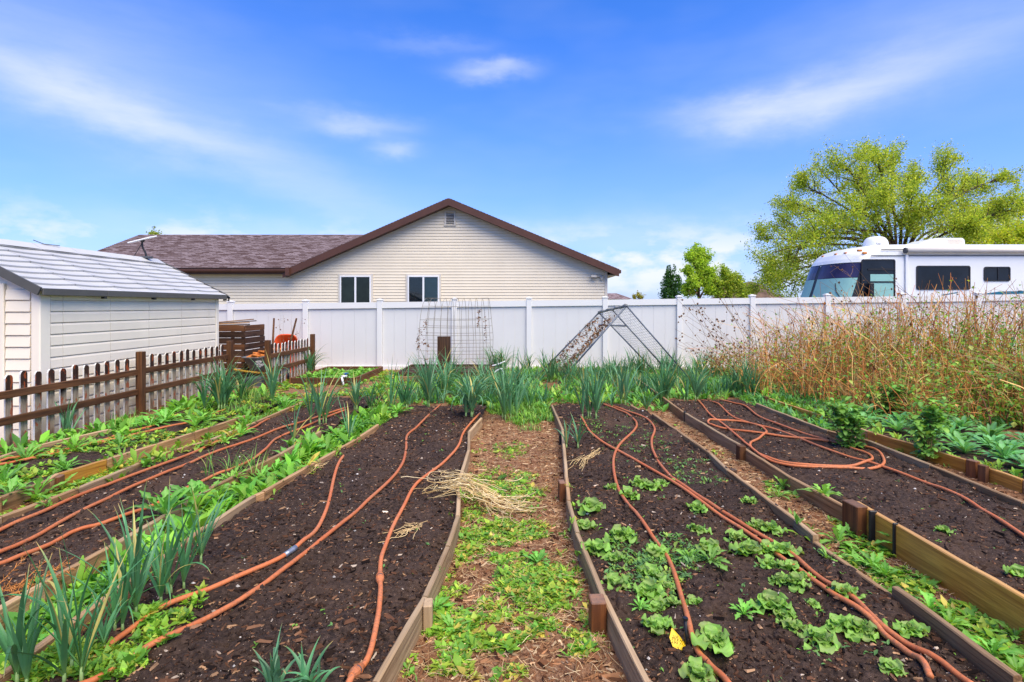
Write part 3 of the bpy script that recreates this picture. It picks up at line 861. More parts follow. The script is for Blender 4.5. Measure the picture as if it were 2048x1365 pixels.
HOSES = [
 ([(724, 858), (703, 885), (675, 933), (657, 1008), (640, 1047), (616, 1080), (586, 1104), (515, 1139), (426, 1178), (341, 1214), (270, 1255), (220, 1290), (180, 1322)], 'hose with the grey metal coupling in the bed left of the central path', [(582, 1107, 'coupling')]),
 ([(882, 805), (839, 849), (815, 870), (812, 899), (805, 928), (784, 957), (737, 1000), (700, 1036), (622, 1100), (533, 1164), (409, 1242), (266, 1317), (174, 1365), (120, 1392)], 'middle hose of the bed left of the central path, leaving at bottom left', None),
 ([(960, 828), (929, 862), (916, 893), (881, 930), (831, 972), (803, 1019), (781, 1061), (764, 1111), (760, 1150), (761, 1182), (755, 1239), (739, 1306), (710, 1353), (690, 1390)], 'hose with screw connectors just left of the central path', [(760, 1155, 'con'), (712, 1350, 'con')]),
 ([(640, 792), (599, 808), (550, 832), (530, 844), (513, 854), (474, 868), (444, 880), (355, 919), (249, 958), (153, 997), (71, 1033), (0, 1060), (-60, 1082)], 'upper of the three straight hoses in the left bed', None),
 ([(692, 816), (624, 837), (567, 855), (505, 880), (426, 907), (355, 937), (249, 983), (160, 1026), (71, 1072), (0, 1106), (-50, 1130)], 'middle of the three straight hoses in the left bed', None),
 ([(692, 822), (624, 847), (590, 862), (551, 880), (526, 905), (473, 937), (426, 953), (370, 981), (306, 1011), (249, 1033), (195, 1050), (142, 1065), (89, 1090), (0, 1128), (-40, 1144)], 'lower of the three hoses in the left bed, edging the leafy weeds', None),
 ([(450, 820), (390, 841), (342, 853), (293, 863), (220, 880), (171, 888), (110, 907), (61, 917), (0, 929), (-40, 936)], 'faded hose in the weedy bed along the picket fence', None),
 ([(330, 846), (305, 852), (251, 864), (215, 876), (150, 893), (90, 905), (0, 922), (-40, 930)], 'second hose half hidden by weeds nearest the picket fence', None),
 ([(1160, 830), (1169, 847), (1182, 868), (1207, 886), (1265, 918), (1333, 957), (1419, 1015), (1490, 1061), (1561, 1114), (1607, 1150), (1668, 1196), (1739, 1242), (1774, 1274), (1817, 1310), (1845, 1338), (1860, 1372)], 'lower of the paired hoses running down the lettuce bed', None),
 ([(1207, 810), (1251, 827), (1272, 845), (1268, 862), (1238, 892), (1227, 920), (1231, 961), (1248, 998), (1272, 1029), (1296, 1062), (1321, 1092), (1339, 1122), (1353, 1158), (1367, 1207), (1376, 1246), (1392, 1295), (1415, 1322), (1438, 1348), (1465, 1380)], 'winding hose at the left of the lettuce bed, passing the yellow tag', None),
 ([(1215, 808), (1255, 824), (1292, 838), (1309, 858), (1303, 882), (1309, 909), (1333, 945), (1391, 990), (1455, 1029), (1508, 1063), (1561, 1093), (1614, 1136), (1668, 1178), (1710, 1207), (1757, 1250), (1828, 1296), (1881, 1328), (1945, 1374)], 'upper of the paired hoses running down the lettuce bed', None),
 ([(1402, 793), (1436, 807), (1463, 832), (1497, 845), (1524, 853), (1533, 863), (1521, 873), (1502, 886), (1504, 897), (1532, 913), (1593, 927), (1675, 932), (1726, 927), (1744, 918), (1737, 908), (1700, 893)], 'inner hose loop in the right bed, curling past the small bramble', None),
 ([(1395, 797), (1405, 810), (1422, 831), (1446, 848), (1467, 868), (1497, 892), (1530, 915), (1573, 928), (1640, 934), (1692, 937), (1747, 938), (1768, 926), (1760, 906), (1735, 893), (1705, 887)], 'outer hose loop in the right bed, nearest the narrow path', None),
 ([(1658, 883), (1590, 875), (1521, 867), (1453, 857), (1424, 851), (1416, 846), (1428, 842), (1463, 841), (1501, 846), (1556, 860), (1620, 884), (1692, 911), (1754, 931), (1845, 963), (1917, 994), (1970, 1026), (2048, 1074), (2110, 1115)], 'long hose that loops in the right bed and leaves at the right edge', None),
 ([(1440, 798), (1467, 805), (1491, 812), (1521, 834), (1573, 855), (1624, 874), (1661, 882), (1690, 886)], 'hose along the far side of the right bed, ending at the small bramble', None),
 ([(1995, 894), (2025, 900), (2060, 908)], 'short piece of hose showing between the rosettes at far right', None),
]
HP = [hose(*h) for h in HOSES]
# ================================================================== WHITE VINYL FENCE
FY = 13.85
def fence_top(x): return 1.725 + (x + 6.6) * 0.0115 + (0.03 if x > 12 else 0)
posts_px = [462, 612, 760, 909, 1058, 1210, 1358, 1504, 1654, 1804, 1954, 2104, 2254]
pxs = [313, 163, 13] 
PX = [(x - CX) * FY / F for x in sorted(pxs + posts_px)]
vf = thing('vinyl_fence', 'long white vinyl privacy fence across the back of the garden', 'fence', (0, FY, 0))
for x in PX:
    zt = fence_top(x)
    MB().box(x - .065, x + .065, FY - .065, FY + .065, -.05, zt + .02, bev=.006).build('post', M_vinyl, vf)
    cap = MB().box(x - .078, x + .078, FY - .078, FY + .078, zt + .022, zt + .05, bev=.004)
    apex = np.array([[x - .07, FY - .07, zt + .051], [x + .07, FY - .07, zt + .051], [x + .07, FY + .07, zt + .051], [x - .07, FY + .07, zt + .051], [x, FY, zt + .075]])
    cap.add(apex, np.array([[0, 1, 4], [1, 2, 4], [2, 3, 4], [3, 0, 4]])); cap.build('post_cap', M_vinyl, vf)
for a, b in zip(PX[:-1], PX[1:]):
    za, zb = fence_top(a), fence_top(b); x0, x1 = a + .066, b - .066
    def rail(z0a, z0b, hh, dd, nm, mat):
        V = np.array([[x0, FY - dd, z0a - hh], [x1, FY - dd, z0b - hh], [x1, FY + dd, z0b - hh], [x0, FY + dd, z0a - hh], [x0, FY - dd, z0a], [x1, FY - dd, z0b], [x1, FY + dd, z0b], [x0, FY + dd, z0a]])
        mesh(nm, V, [BOXF], mat, vf)
    rail(za - .02, zb - .02, .15, .045, 'rail', M_vinyl)
    rail(.12, .12, .14, .045, 'rail', M_vinyl)
    # tongue and groove boards of the panel, each a touch proud of its groove
    nb = 6; wv = (x1 - x0) / nb
    for i in range(nb):
        u0 = x0 + i * wv + .0012; u1 = x0 + (i + 1) * wv - .0012
        z1 = min(za, zb) - .15
        mb = MB(); V = np.array([[u0, FY + .0, 0], [u0 + .002, FY - .0014, 0], [u1 - .002, FY - .0014, 0], [u1, FY + .0, 0], [u1, FY + .012, 0], [u0, FY + .012, 0]])
        V2 = np.vstack([V + [0, 0, .10], V + [0, 0, z1]])
        Fq = [[k, (k + 1) % 6, (k + 1) % 6 + 6, k + 6] for k in range(6)]
        mb.add(V2, np.array(Fq)); mb.build('panel_board', M_vinyl2, vf)

# ================================================================== NEIGHBOUR'S HOUSE
HY = 21.8
def hx(x): return (x - CX) * HY / F
def hz(y): return CH + (CY - y) * HY / F
house = thing('neighbour_house', 'cream lap sided house with brown roof behind the white fence', 'house', (hx(900), HY, 0))
XL, XR = hx(128), hx(1214)              # wall ends
XP = hx(900)                              # gable ridge
ZP = hz(404)                              # underside of the gable peak at the wall
XGL, XGR = hx(588), hx(1234)
slopeR = (hz(404) - hz(543)) / (XGR - XP); slopeL = (hz(404) - hz(540)) / (XP - XGL)
ZE = hz(541)
def roofz(x):
    return np.where(x > XP, ZP - (x - XP) * slopeR, np.maximum(ZP - (XP - x) * slopeL, ZE))
# openings for windows and vent are covered by the frames which stand proud of the laps
LAP = 0.118
mb = MB(); z = 0.3
seg = 70
while z < ZP - .05:
    z1 = min(z + LAP, ZP)
    # clip each course to the gable outline
    xl, xr = XL, XR
    if z > ZE:
        xl = max(XL, XP - (ZP - z) / slopeL); xr = min(XR, XP + (ZP - z) / slopeR)
    if xr - xl > .05:
        zr = z1 - .020
        V = [[xl, HY - .034, z], [xr, HY - .034, z], [xr, HY - .022, zr], [xl, HY - .022, zr], [xl, HY, z], [xr, HY, z], [xr, HY - .002, zr + .002], [xl, HY - .002, zr + .002], [xr, HY - .002, z1], [xl, HY - .002, z1]]
        mb.add(V, np.array([[0, 1, 2, 3], [4, 5, 1, 0], [3, 2, 6, 7], [7, 6, 8, 9]]))
    z = z1
mb.build('siding', M_siding, house)
# solid wall core behind the laps
core = [[XL, HY + .004], [XR, HY + .004]]
V = np.array([[XL, HY + .003, 0], [XR, HY + .003, 0], [XR, HY + .003, float(roofz(np.array(XR)))], [XP, HY + .003, ZP], [XGL, HY + .003, ZE], [XL, HY + .003, ZE]])
V2 = np.vstack([V, V + [0, 9, 0]])
mesh('wall', V2, [np.array([[0, 1, 2, 5], [6, 11, 8, 7], [0, 6, 7, 1], [1, 7, 8, 2], [0, 5, 11, 6]]), np.array([[2, 3, 4], [2, 4, 5], [8, 10, 9], [8, 11, 10]])], M_siding, house)
MB().box(XR - .09, XR + .012, HY - .05, HY + .05, 0, ZE + .03).build('corner_trim', M_trim_cream, house)
xt = hx(357); MB().box(xt - .03, xt + .03, HY - .042, HY - .001, 0, ZE - .12).build('corner_trim', M_trim_cream, house)
# roofs: stepped shingle courses
def roof_plane(p_eave0, p_eave1, p_ridge1, p_ridge0, name='roof_slope', th=0.05, course=0.127):
    """quad sloping from eave to ridge, laid in lapped courses; local X along the eave, local Y up the slope"""
    e0, e1, r1, r0 = [np.array(p, float) for p in (p_eave0, p_eave1, p_ridge1, p_ridge0)]
    ux = (e1 - e0) / np.linalg.norm(e1 - e0)
    up = r0 - e0; up = up - ux * (up @ ux); Ls = np.linalg.norm(up); uy = up / Ls
    uz = np.cross(ux, uy)
    def loc(p): d = p - e0; return d @ ux, d @ uy
    xa0, _ = loc(e0); xa1, _ = loc(e1); xb0, _ = loc(r0); xb1, _ = loc(r1)
    n = max(2, int(Ls / course)); mb = MB()
    for i in range(n):
        y0 = Ls * i / n; y1 = Ls * (i + 1) / n
        f0 = i / n; f1 = (i + 1) / n
        l0 = xa0 + (xb0 - xa0) * f0; r0_ = xa1 + (xb1 - xa1) * f0; l1 = xa0 + (xb0 - xa0) * f1; r1_ = xa1 + (xb1 - xa1) * f1
        mb.add([[l0, y0, th + .012], [r0_, y0, th + .012], [r1_, y1, th], [l1, y1, th], [l0, y0, th - .002], [r0_, y0, th - .002]], np.array([[0, 1, 2, 3], [4, 5, 1, 0]]))
    V = [[xa0, 0, 0], [xa1, 0, 0], [xb1, Ls, 0], [xb0, Ls, 0], [xa0, 0, th - .003], [xa1, 0, th - .003], [xb1, Ls, th - .003], [xb0, Ls, th - .003]]
    mb.add(V, BOXF)
    o = mb.build(name, M_shingle)
    o.parent = house
    M = Matrix(((ux[0], uy[0], uz[0], e0[0]), (ux[1], uy[1], uz[1], e0[1]), (ux[2], uy[2], uz[2], e0[2]), (0, 0, 0, 1)))
    o.matrix_parent_inverse = Matrix.Identity(4)
    o.matrix_basis = Matrix.Translation(-wl(house)) @ M
    return o
OV = 0.45
ZR = 5.02; RD = 4.4                                # ridge of the long left wing
yb = HY + 13
gl = (XGL - .25); zgl = ZP - (XP - gl) * slopeL
gr = XGR; zgr = ZP - (gr - XP) * slopeR
# gable roof slopes (ridge runs away from the viewer)
roof_plane([gl, yb, zgl], [gl, HY - OV, zgl], [XP, HY - OV, ZP + .01], [XP, yb, ZP + .01])
roof_plane([gr, HY - OV, zgr], [gr, yb, zgr], [XP, yb, ZP + .01], [XP, HY - OV, ZP + .01])
# left wing
ze = ZE + .02; sl = (ZR - ze) / (RD + OV)
xw = hx(126)
roof_plane([xw, HY - OV, ze], [hx(589), HY - OV, ze], [hx(740), HY + RD, ZR], [xw, HY + RD, ZR])
roof_plane([hx(720), HY + 2 * RD + OV, ze], [xw, HY + 2 * RD + OV, ze], [xw, HY + RD, ZR], [hx(720), HY + RD, ZR])
V = np.array([[xw + .3, HY, 0], [xw + .3, HY + 2 * RD, 0], [xw + .3, HY + 2 * RD, ze], [xw + .3, HY + RD, ZR - .08], [xw + .3, HY, ze]])
mesh('gable_end_wall', V, [np.array([[0, 4, 2, 1]]), np.array([[4, 3, 2]])], M_siding, house)
# brown rake boards, fascia, gutter
def slab(p0, p1, h, d, name, mat):
    """board with its top edge from p0 to p1 in a plane of constant Y"""
    p0, p1 = np.array(p0, float), np.array(p1, float)
    V = np.array([p0 + [0, -d, -h], p1 + [0, -d, -h], p1 + [0, 0, -h], p0 + [0, 0, -h], p0 + [0, -d, 0], p1 + [0, -d, 0], p1, p0])
    return mesh(name, V, [BOXF], mat, house)
slab([gl, HY - OV, zgl + .035], [XP, HY - OV, ZP + .045], .27, .035, 'rake_board', M_fascia)
slab([XP + .002, HY - OV, ZP + .045], [gr, HY - OV, zgr + .035], .27, .035, 'rake_board', M_fascia)
# soffits under the gable overhang
for (a, b) in (([gl, zgl], [XP, ZP]), ([XP, ZP], [gr, zgr])):
    V = np.array([[a[0], HY - OV + .002, a[1] - .20], [b[0], HY - OV + .002, b[1] - .20], [b[0], HY - .02, b[1] - .20], [a[0], HY - .02, a[1] - .20]])
    V = np.vstack([V, V + [0, 0, .03]])
    mesh('soffit', V, [BOXF], M_fascia, house)
# eave return at right and gutter on the left wing
gz = ze - .03
mb = MB(); prof = np.array([[0, 0], [-.10, .0], [-.13, .06], [-.13, .12], [-.115, .12], [-.115, .07], [-.09, .015], [0, .015]])
xe0, xe1 = xw, hx(590)
V = np.vstack([np.column_stack([np.full(8, x), HY - OV + prof[:, 0] - .003, gz - .10 + prof[:, 1]]) for x in (xe0, xe1)])
mb.add(V, np.array([[k, (k + 1) % 8, (k + 1) % 8 + 8, k + 8] for k in range(8)])); mb.build('gutter', M_fascia, house)
slab([xw, HY - OV + .05, ze - .002], [hx(586), HY - OV + .05, ze - .002], .2, .045, 'fascia', M_fascia)
V = np.array([[xw, HY - OV + .06, ze - .17], [hx(586), HY - OV + .06, ze - .17], [hx(586), HY - .02, ze - .17], [xw, HY - .02, ze - .17]])
mesh('soffit', np.vstack([V, V + [0, 0, .02]]), [BOXF], M_trim_cream, house)
mb = MB(); mb.box(hx(583), hx(591), HY - OV - .16, HY - OV + .04, ze - .26, ze + .06); mb.build('eave_return', M_fascia, house)
slab([gr - .02, HY - .36, zgr + .03], [gr + .012, HY - .36, zgr + .03], .20, .0501, 'gutter_end', M_fascia)
MB().box(gr - .03, gr + .10, HY - .38, yb, zgr - .10, zgr + .03).build('gutter', M_fascia, house)
V = np.array([[XR + .013, HY, zgr - .17], [gr, HY, zgr - .17], [gr, yb, zgr - .17], [XR + .013, yb, zgr - .17]])
mesh('soffit', np.vstack([V, V + [0, 0, .03]]), [BOXF], M_trim_cream, house)
# gable vent
vx0, vx1, vz0, vz1 = hx(891), hx(910), hz(449), hz(427)
vent = mesh('gable_vent', boxv(vx0 + .02, vx1 - .02, HY - .045, HY - .0165, vz0 + .02, vz1 - .02), [BOXF], M_black, house)
for (a, b, c, d) in ((vx0 - .03, vx0 + .035, vz0 - .03, vz1 + .03), (vx1 - .035, vx1 + .03, vz0 - .03, vz1 + .03)):
    MB().box(a, b, HY - .075, HY - .018, c, d).build('vent_frame', M_trim_cream, vent)
MB().box(vx0 - .05, vx1 + .05, HY - .08, HY - .0175, vz0 - .07, vz0 - .028).build('vent_frame', M_trim_cream, vent)
MB().box(vx0 - .03, vx1 + .03, HY - .0755, HY - .0175, vz1 + .0305, vz1 + .07).build('vent_frame', M_trim_cream, vent)
for i in range(6):
    zc = vz0 + .03 + (vz1 - vz0 - .06) * (i + .5) / 6
    V = np.array([[vx0 + .036, HY - .07, zc - .012], [vx1 - .036, HY - .07, zc - .012], [vx1 - .036, HY - .047, zc + .008], [vx0 + .036, HY - .047, zc + .008]])
    mesh('vent_slat', np.vstack([V, V + [0, -.002, .008]]), [BOXF], M_trim_cream, vent)
# windows
def window(x0, x1, ztop, zbot, blinds):
    wx0, wx1 = hx(x0), hx(x1)
    w = mesh('window', boxv(wx0 + .03, wx1 - .03, HY - .040, HY - .010, zbot, ztop - .03), [BOXF], M_screen, house)
    f = .055
    for (a, b, c, d) in ((wx0, wx0 + f, zbot, ztop), (wx1 - f, wx1, zbot, ztop), (wx0 + f + .001, wx1 - f - .001, ztop - f, ztop), (wx0 + f + .001, wx1 - f - .001, zbot - .02, zbot + f)):
        MB().box(a, b, HY - .100, HY - .008, c, d, bev=.004).build('frame', M_white, w)
    for (a, b, c, d) in ((wx0 - .075, wx0 - .002, zbot - .1, ztop + .075), (wx1 + .002, wx1 + .075, zbot - .1, ztop + .075), (wx0 - .001, wx1 + .001, ztop + .002, ztop + .075)):
        MB().box(a, b, HY - .06, HY - .006, c, d).build('casing', M_trim_cream, w)
    xm = (wx0 + wx1) / 2
    MB().box(xm - .035, xm + .035, HY - .094, HY - .042, zbot + f + .001, ztop - f - .001).build('mullion', M_white, w)
    for k, (a, b) in enumerate(((wx0 + f + .001, xm - .036), (xm + .036, wx1 - f - .001))):
        if blinds:
            n = 16
            for i in range(n):
                zc = zbot + f + (ztop - zbot - 2 * f) * (i + .5) / n
                mesh('blind_slat', np.array([[a, HY - .056, zc - .033], [b, HY - .056, zc - .033], [b, HY - .048, zc + .033], [a, HY - .048, zc + .033], [a, HY - .054, zc - .033], [b, HY - .054, zc - .033], [b, HY - .046, zc + .033], [a, HY - .046, zc + .033]]), [BOXF], M_screen if k == 0 else M_blind, w)
            MB().box(a, b, HY - .072, HY - .066, zbot + f + .001, ztop - f - .001).build('pane', M_clear, w)
        else:
            MB().box(a, b, HY - .072, HY - .060, zbot + f + .001, ztop - f - .001).build('pane', M_glass, w)
window(681, 743, hz(552), hz(552) - 1.2, False)
window(816, 879, hz(552), hz(552) - 1.2, True)
# security light by the right corner
sl_ = thing('security_light', 'small security floodlight on the house wall near the right corner', 'light fixture', (hx(1203), HY, hz(557)))
MB().tube([[hx(1203), HY - .02, hz(555)], [hx(1203), HY - .09, hz(555)], [hx(1203), HY - .11, hz(560)]], [.09, .07, .04], 10).build('base_plate', M_trim_cream, sl_)
MB().tube([[hx(1203), HY - .09, hz(556)], [hx(1196), HY - .14, hz(553.5)], [hx(1191), HY - .15, hz(553)]], .022, 6).build('arm', M_trim_cream, sl_)
MB().box(hx(1181), hx(1192), HY - .24, HY - .08, hz(556), hz(551), bev=.01).build('lamp_head', M_trim_cream, sl_)
MB().box(hx(1182), hx(1191), HY - .245, HY - .20, hz(556) - .02, hz(556) - .003).build('lens', M_black, sl_)

# ================================================================== GARDEN SHED
SX, SY0, SY1 = -5.81, 6.56, 10.45
SXL = SX - 2.44; SXP = SX - 1.22; SZE = 1.86; SZP = 2.50
shed = thing('garden_shed', 'cream plastic garden shed with pale shingled roof at left', 'shed', (SXP, (SY0 + SY1) / 2, 0))
# inner core
V = np.array([[SX - .03, SY0 + .03, 0], [SXL + .03, SY0 + .03, 0], [SXL + .03, SY0 + .03, SZE], [SXP, SY0 + .03, SZP - .06], [SX - .03, SY0 + .03, SZE]])
V2 = np.vstack([V, V + [0, SY1 - SY0 - .06, 0]])
mesh('wall_core', V2, [np.array([[0, 4, 9, 5], [1, 6, 7, 2], [0, 1, 2, 4], [5, 9, 7, 6]]), np.array([[4, 2, 3], [9, 8, 7]])], M_shed, shed)
ncourse = 13; ch = (SZE - .02) / ncourse
def plank_side(y0, y1, i):
    z0 = .02 + i * ch; z1 = z0 + ch
    mb = MB()
    prof = [(-.03, z0 + .004), (-.001, z0 + .004), (.002, z0 + .008), (.000, z1 - .032), (-.011, z1 - .006), (-.03, z1 - .006)]
    n = len(prof)
    e = .012
    V = np.vstack([np.array([[SX + p[0] - (.008 if False else 0), y, p[1]] for p in prof]) for y in (y0 + .003, y1 - .003)])
    Fq = [[k, (k + 1) % n, (k + 1) % n + n, k + n] for k in range(n)]
    mb.add(V, np.array(Fq)); mb.add(V[:n], np.array([[0, 5, 4, 3], [0, 3, 2, 1]])); mb.add(V[n:], np.array([[0, 1, 2, 3], [0, 3, 4, 5]]))
    return mb.build('siding_plank', M_shed, shed)
cuts = [SY0 + .26] + [5.81 * F / (CX - x) for x in (126, 221, 298, 363, 418)] + [SY1 - .10]
cuts[0] = SY0 + .16
for j in range(len(cuts) - 1):
    for i in range(ncourse): plank_side(cuts[j], cuts[j + 1], i)
# corner posts
MB().box(SX - .10, SX + .014, SY0 - .002, SY0 + .155, 0, SZE - .01, bev=.012).build('corner_post', M_shedtrim, shed)
MB().box(SX - .10, SX + .012, SY1 - .095, SY1 + .002, 0, SZE - .01, bev=.012).build('corner_post', M_shedtrim, shed)
# front face planks between corner and door
fx0, fx1 = -6.22, SX - .11
for i in range(ncourse):
    z0 = .02 + i * ch; z1 = z0 + ch
    V = np.array([[fx0 + .003, SY0 + .0, z0 + .004], [fx1 - .003, SY0 + .0, z0 + .004], [fx1 - .003, SY0 + .012, z1 - .02], [fx0 + .003, SY0 + .012, z1 - .02], [fx0 + .003, SY0 + .028, z0 + .004], [fx1 - .003, SY0 + .028, z0 + .004], [fx1 - .003, SY0 + .028, z1 - .006], [fx0 + .003, SY0 + .028, z1 - .006]])
    mesh('siding_plank', V, [np.array([[0, 1, 2, 3], [3, 2, 6, 7], [0, 4, 5, 1], [0, 3, 7, 4], [1, 5, 6, 2]])], M_shed, shed)
MB().box(-6.315, -6.225, SY0 - .012, SY0 + .025, 0, 1.92, bev=.006).build('door_frame', M_shedtrim, shed)
MB().box(-8.1, -6.32, SY0 - .004, SY0 + .02, .03, 1.84).build('door', M_sheddoor, shed)
MB().box(-8.1, -6.226, SY0 - .010, SY0 + .024, 1.86, 1.915).build('door_frame', M_shedtrim, shed)
# roof: courses of shingle panels, six panels along each slope
ov_y0, ov_y1 = SY0 - .10, SY1 + .09
ex, ez = SX + .10, SZE - .035
def shed_slope(sgn):
    e0 = np.array([SXP + sgn * (ex - SXP), 0, ez]); r0 = np.array([SXP, 0, SZP])
    up = r0 - e0; Ls = np.linalg.norm(up); uy = up / Ls
    nrm = np.array([sgn * -up[2] * -1, 0, abs(up[0])]); nrm = np.array([sgn * up[2], 0, abs(up[0])]) / Ls
    nc = 9; npn = 6
    pl = (ov_y1 - ov_y0) / npn
    for j in range(npn):
        mb = MB()
        for i in range(nc):
            a = e0 + up * (i / nc); b = e0 + up * ((i + 1) / nc)
            nd = 8
            yy = np.linspace(ov_y0 + j * pl + .003, ov_y0 + (j + 1) * pl - .003, nd + 1)
            bow = .012 * np.sin(np.linspace(0, math.pi, nd + 1))      # panels sag a little between joints
            P0 = np.array([a + nrm * (.040 - bw) for bw in bow]); P1 = np.array([b + nrm * (.016 - bw) for bw in bow])
            P0[:, 1] = yy; P1[:, 1] = yy
            Pb = P0 - nrm * .03
            V = np.vstack([P0, P1, Pb]); n = nd + 1
            Fq = [[k, k + 1, n + k + 1, n + k] for k in range(nd)] + [[2 * n + k, 2 * n + k + 1, k + 1, k] for k in range(nd)]
            if sgn < 0: Fq = [f[::-1] for f in Fq]
            mb.add(V, np.array(Fq))
        mb.build('roof_panel', M_shedroof, shed)
    # underside
    a, b = e0, r0
    V = np.array([[a[0], ov_y0, a[2] - .0], [a[0], ov_y1, a[2] - .0], [b[0], ov_y1, b[2] - .02], [b[0], ov_y0, b[2] - .02]])
    mesh('roof_deck', np.vstack([V, V + nrm * .006]), [BOXF], M_shedgutter, shed)
    # dark rake trims and eave trim
    for yy in (ov_y0, ov_y1):
        V = []
        for p in (a, b):
            for (dn, dy) in ((-.055, -.012), (-.055, .012), (.046, .012), (.046, -.012)):
                q = p + nrm * dn; V.append([q[0], yy + dy, q[2]])
        mesh('rake_trim', np.array(V), [np.array([[0, 1, 2, 3], [4, 7, 6, 5], [0, 4, 5, 1], [1, 5, 6, 2], [2, 6, 7, 3], [3, 7, 4, 0]])], M_shedgutter, shed)
    for j in range(4):
        y0 = ov_y0 + .013 + (ov_y1 - ov_y0 - .026) * j / 4; y1 = ov_y0 + .013 + (ov_y1 - ov_y0 - .026) * (j + 1) / 4
        x0, x1 = sorted((a[0] + sgn * .004, a[0] + sgn * .03))
        MB().box(x0, x1, y0 + .003, y1 - .003, a[2] - .05, a[2] + .035, bev=.006).build('eave_trim', M_shedgutter, shed)
        MB().box(min(a[0] - sgn * .03, a[0] + sgn * .02), max(a[0] - sgn * .03, a[0] + sgn * .02), y1 - .05, y1 - .004, a[2] - .078, a[2] - .051).build('trim_clip', M_black, shed)
shed_slope(1); shed_slope(-1)
for j in range(6):
    pl = (ov_y1 - ov_y0) / 6; y0 = ov_y0 + j * pl + .004; y1 = y0 + pl - .008
    V = np.array([[SXP - .15, y0, SZP - .035], [SXP, y0, SZP + .055], [SXP + .15, y0, SZP - .035], [SXP - .15, y1, SZP - .035], [SXP, y1, SZP + .055], [SXP + .15, y1, SZP - .035]])
    mesh('ridge_cap', np.vstack([V]), [np.array([[0, 3, 4, 1], [1, 4, 5, 2], [0, 2, 5, 3]]), np.array([[0, 1, 2], [3, 5, 4]])], M_shedroof, shed)
    V = V[[2, 5]]
    MB().box(SXP + .150, SXP + .158, y0, y1, SZP - .060, SZP - .038).build('ridge_shade_strip', M_shedgutter, shed)  # solid dark strip standing in for the shade under the cap edge
for yq in (6.95, 8.0):
    MB().tube([[SXP - .03, yq - .12, SZP + .10], [SXP + .02, yq, SZP + .055], [SXP + .04, yq + .25, SZP + .058]], .006, 5).build('ridge_clip', M_dgrey, shed)
MB().tube([[ex + .01, SY1 + .1, SZE - .03], [ex + .03, SY1 + .14, SZE - .06], [ex + .02, SY1 + .13, SZE - .12]], .025, 6).build('trim_end', M_black, shed)

# flat satellite dish on the shed ridge
dp = np.array([SXP + .02, 10.15, SZP + .05])
dish = thing('satellite_dish', 'flat white satellite dish on a dark bent mast on the shed ridge', 'satellite dish', tuple(dp))
MB().box(dp[0] - .06, dp[0] + .11, dp[1] - .06, dp[1] + .06, dp[2] - .02, dp[2] + .02, bev=.008).build('foot', M_dgrey, dish)
MB().tube(smooth_path([dp + [.03, 0, .0], dp + [0.0, 0, .10], dp + [-.05, 0, .20], dp + [-.055, 0, .30]]), .017, 8).build('mast', M_black, dish, smooth=True)
MB().tube([dp + [-.06, 0, .26], dp + [-.22, .0, .0]], .006, 5).build('cable', M_black, dish)
Mx = Matrix.Translation(Vector(dp + np.array([-.05, 0, .335]))) @ Matrix.Rotation(R(-14), 4, 'Y') @ Matrix.Rotation(R(14), 4, 'X')
MB().bbox(0, 0, 0, .205, .14, .013, .012).build('panel', M_white, dish, xf=Mx)
MB().tube([dp + [-.055, 0, .29], dp + [-.052, 0, .33]], [.03, .05], 8).build('mount', M_black, dish)
# ================================================================== PICKET FENCES
def picket(parent, x, y, w, th, z0, z1, lean=0.0):
    """rounded-head picket, face towards +X; local Z runs up"""
    hw = w / 2
    pts = [(-hw, z0), (hw, z0), (hw, z1 - hw * .9), (hw * .82, z1 - hw * .38), (hw * .42, z1 - .004), (-hw * .42, z1), (-hw * .82, z1 - hw * .38), (-hw, z1 - hw * .9)]
    n = len(pts)
    V = np.vstack([np.array([[dx, p[0] + random.uniform(-.002, .002), p[1]] for p in pts]) for dx in (0, -th)])
    F4 = [[k, (k + 1) % n, (k + 1) % n + n, k + n] for k in range(n)]
    Ff = [[0, 1, 2, 7], [7, 2, 3, 6], [6, 3, 4, 5]]; Fb = [[f + n for f in q][::-1] for q in Ff]
    o = mesh('picket', V, [np.array([f[::-1] for f in F4] + Ff + Fb)], M_picket)
    o.data.materials.append(M_peelwhite)
    mi = np.zeros(len(o.data.polygons), np.int32); mi[[1 - 1, 7, 6, 5]] = 0
    for k in range(n): mi[k] = 1 if k in (7, 6, 5) else 0
    mi[n + 3:] = 1
    o.data.polygons.foreach_set('material_index', mi)
    o.parent = parent
    o.location = Vector((x, y, 0)) - wl(parent)
    o.rotation_euler = (lean, 0, 0)
    return o
def picket_fence(label, X, y0, y1, posts, sp, rails, ztop, first):
    t = thing('picket_fence', label, 'fence', (X, (y0 + y1) / 2, 0), 'picket fences of the garden')
    y = first
    while y < y1 - .04:
        if all(abs(y - p) > .055 for p in posts):
            picket(t, X - .026, y, .088 * random.uniform(.94, 1.05), .018, -.02 if random.random() < .9 else .05, ztop + random.uniform(-.018, .022), random.uniform(-.012, .012))
        y += sp
    for p in posts:
        mb = MB(); mb.bbox(0, 0, 0, .52, .05, .045, .006)
        o = mb.build('post', M_wood_rail); o.parent = t
        o.location = Vector((X + .025, p, .46)) - wl(t); o.rotation_euler = (0, R(90), 0)
    pe = sorted(set([y0] + list(posts) + [y1]))
    for a, b in zip(pe[:-1], pe[1:]):
        if b - a < .3: continue
        for zt in rails:
            mb = MB(); Lh = (b - a) / 2 - .055
            mb.bbox(0, 0, 0, Lh, .019, .042, .004)
            o = mb.build('rail', M_wood_rail); o.parent = t
            o.location = Vector((X + .006, (a + b) / 2, zt - .042 + random.uniform(-.004, .004))) - wl(t)
            o.rotation_euler = (0, random.uniform(-.004, .004), R(90))
    return t
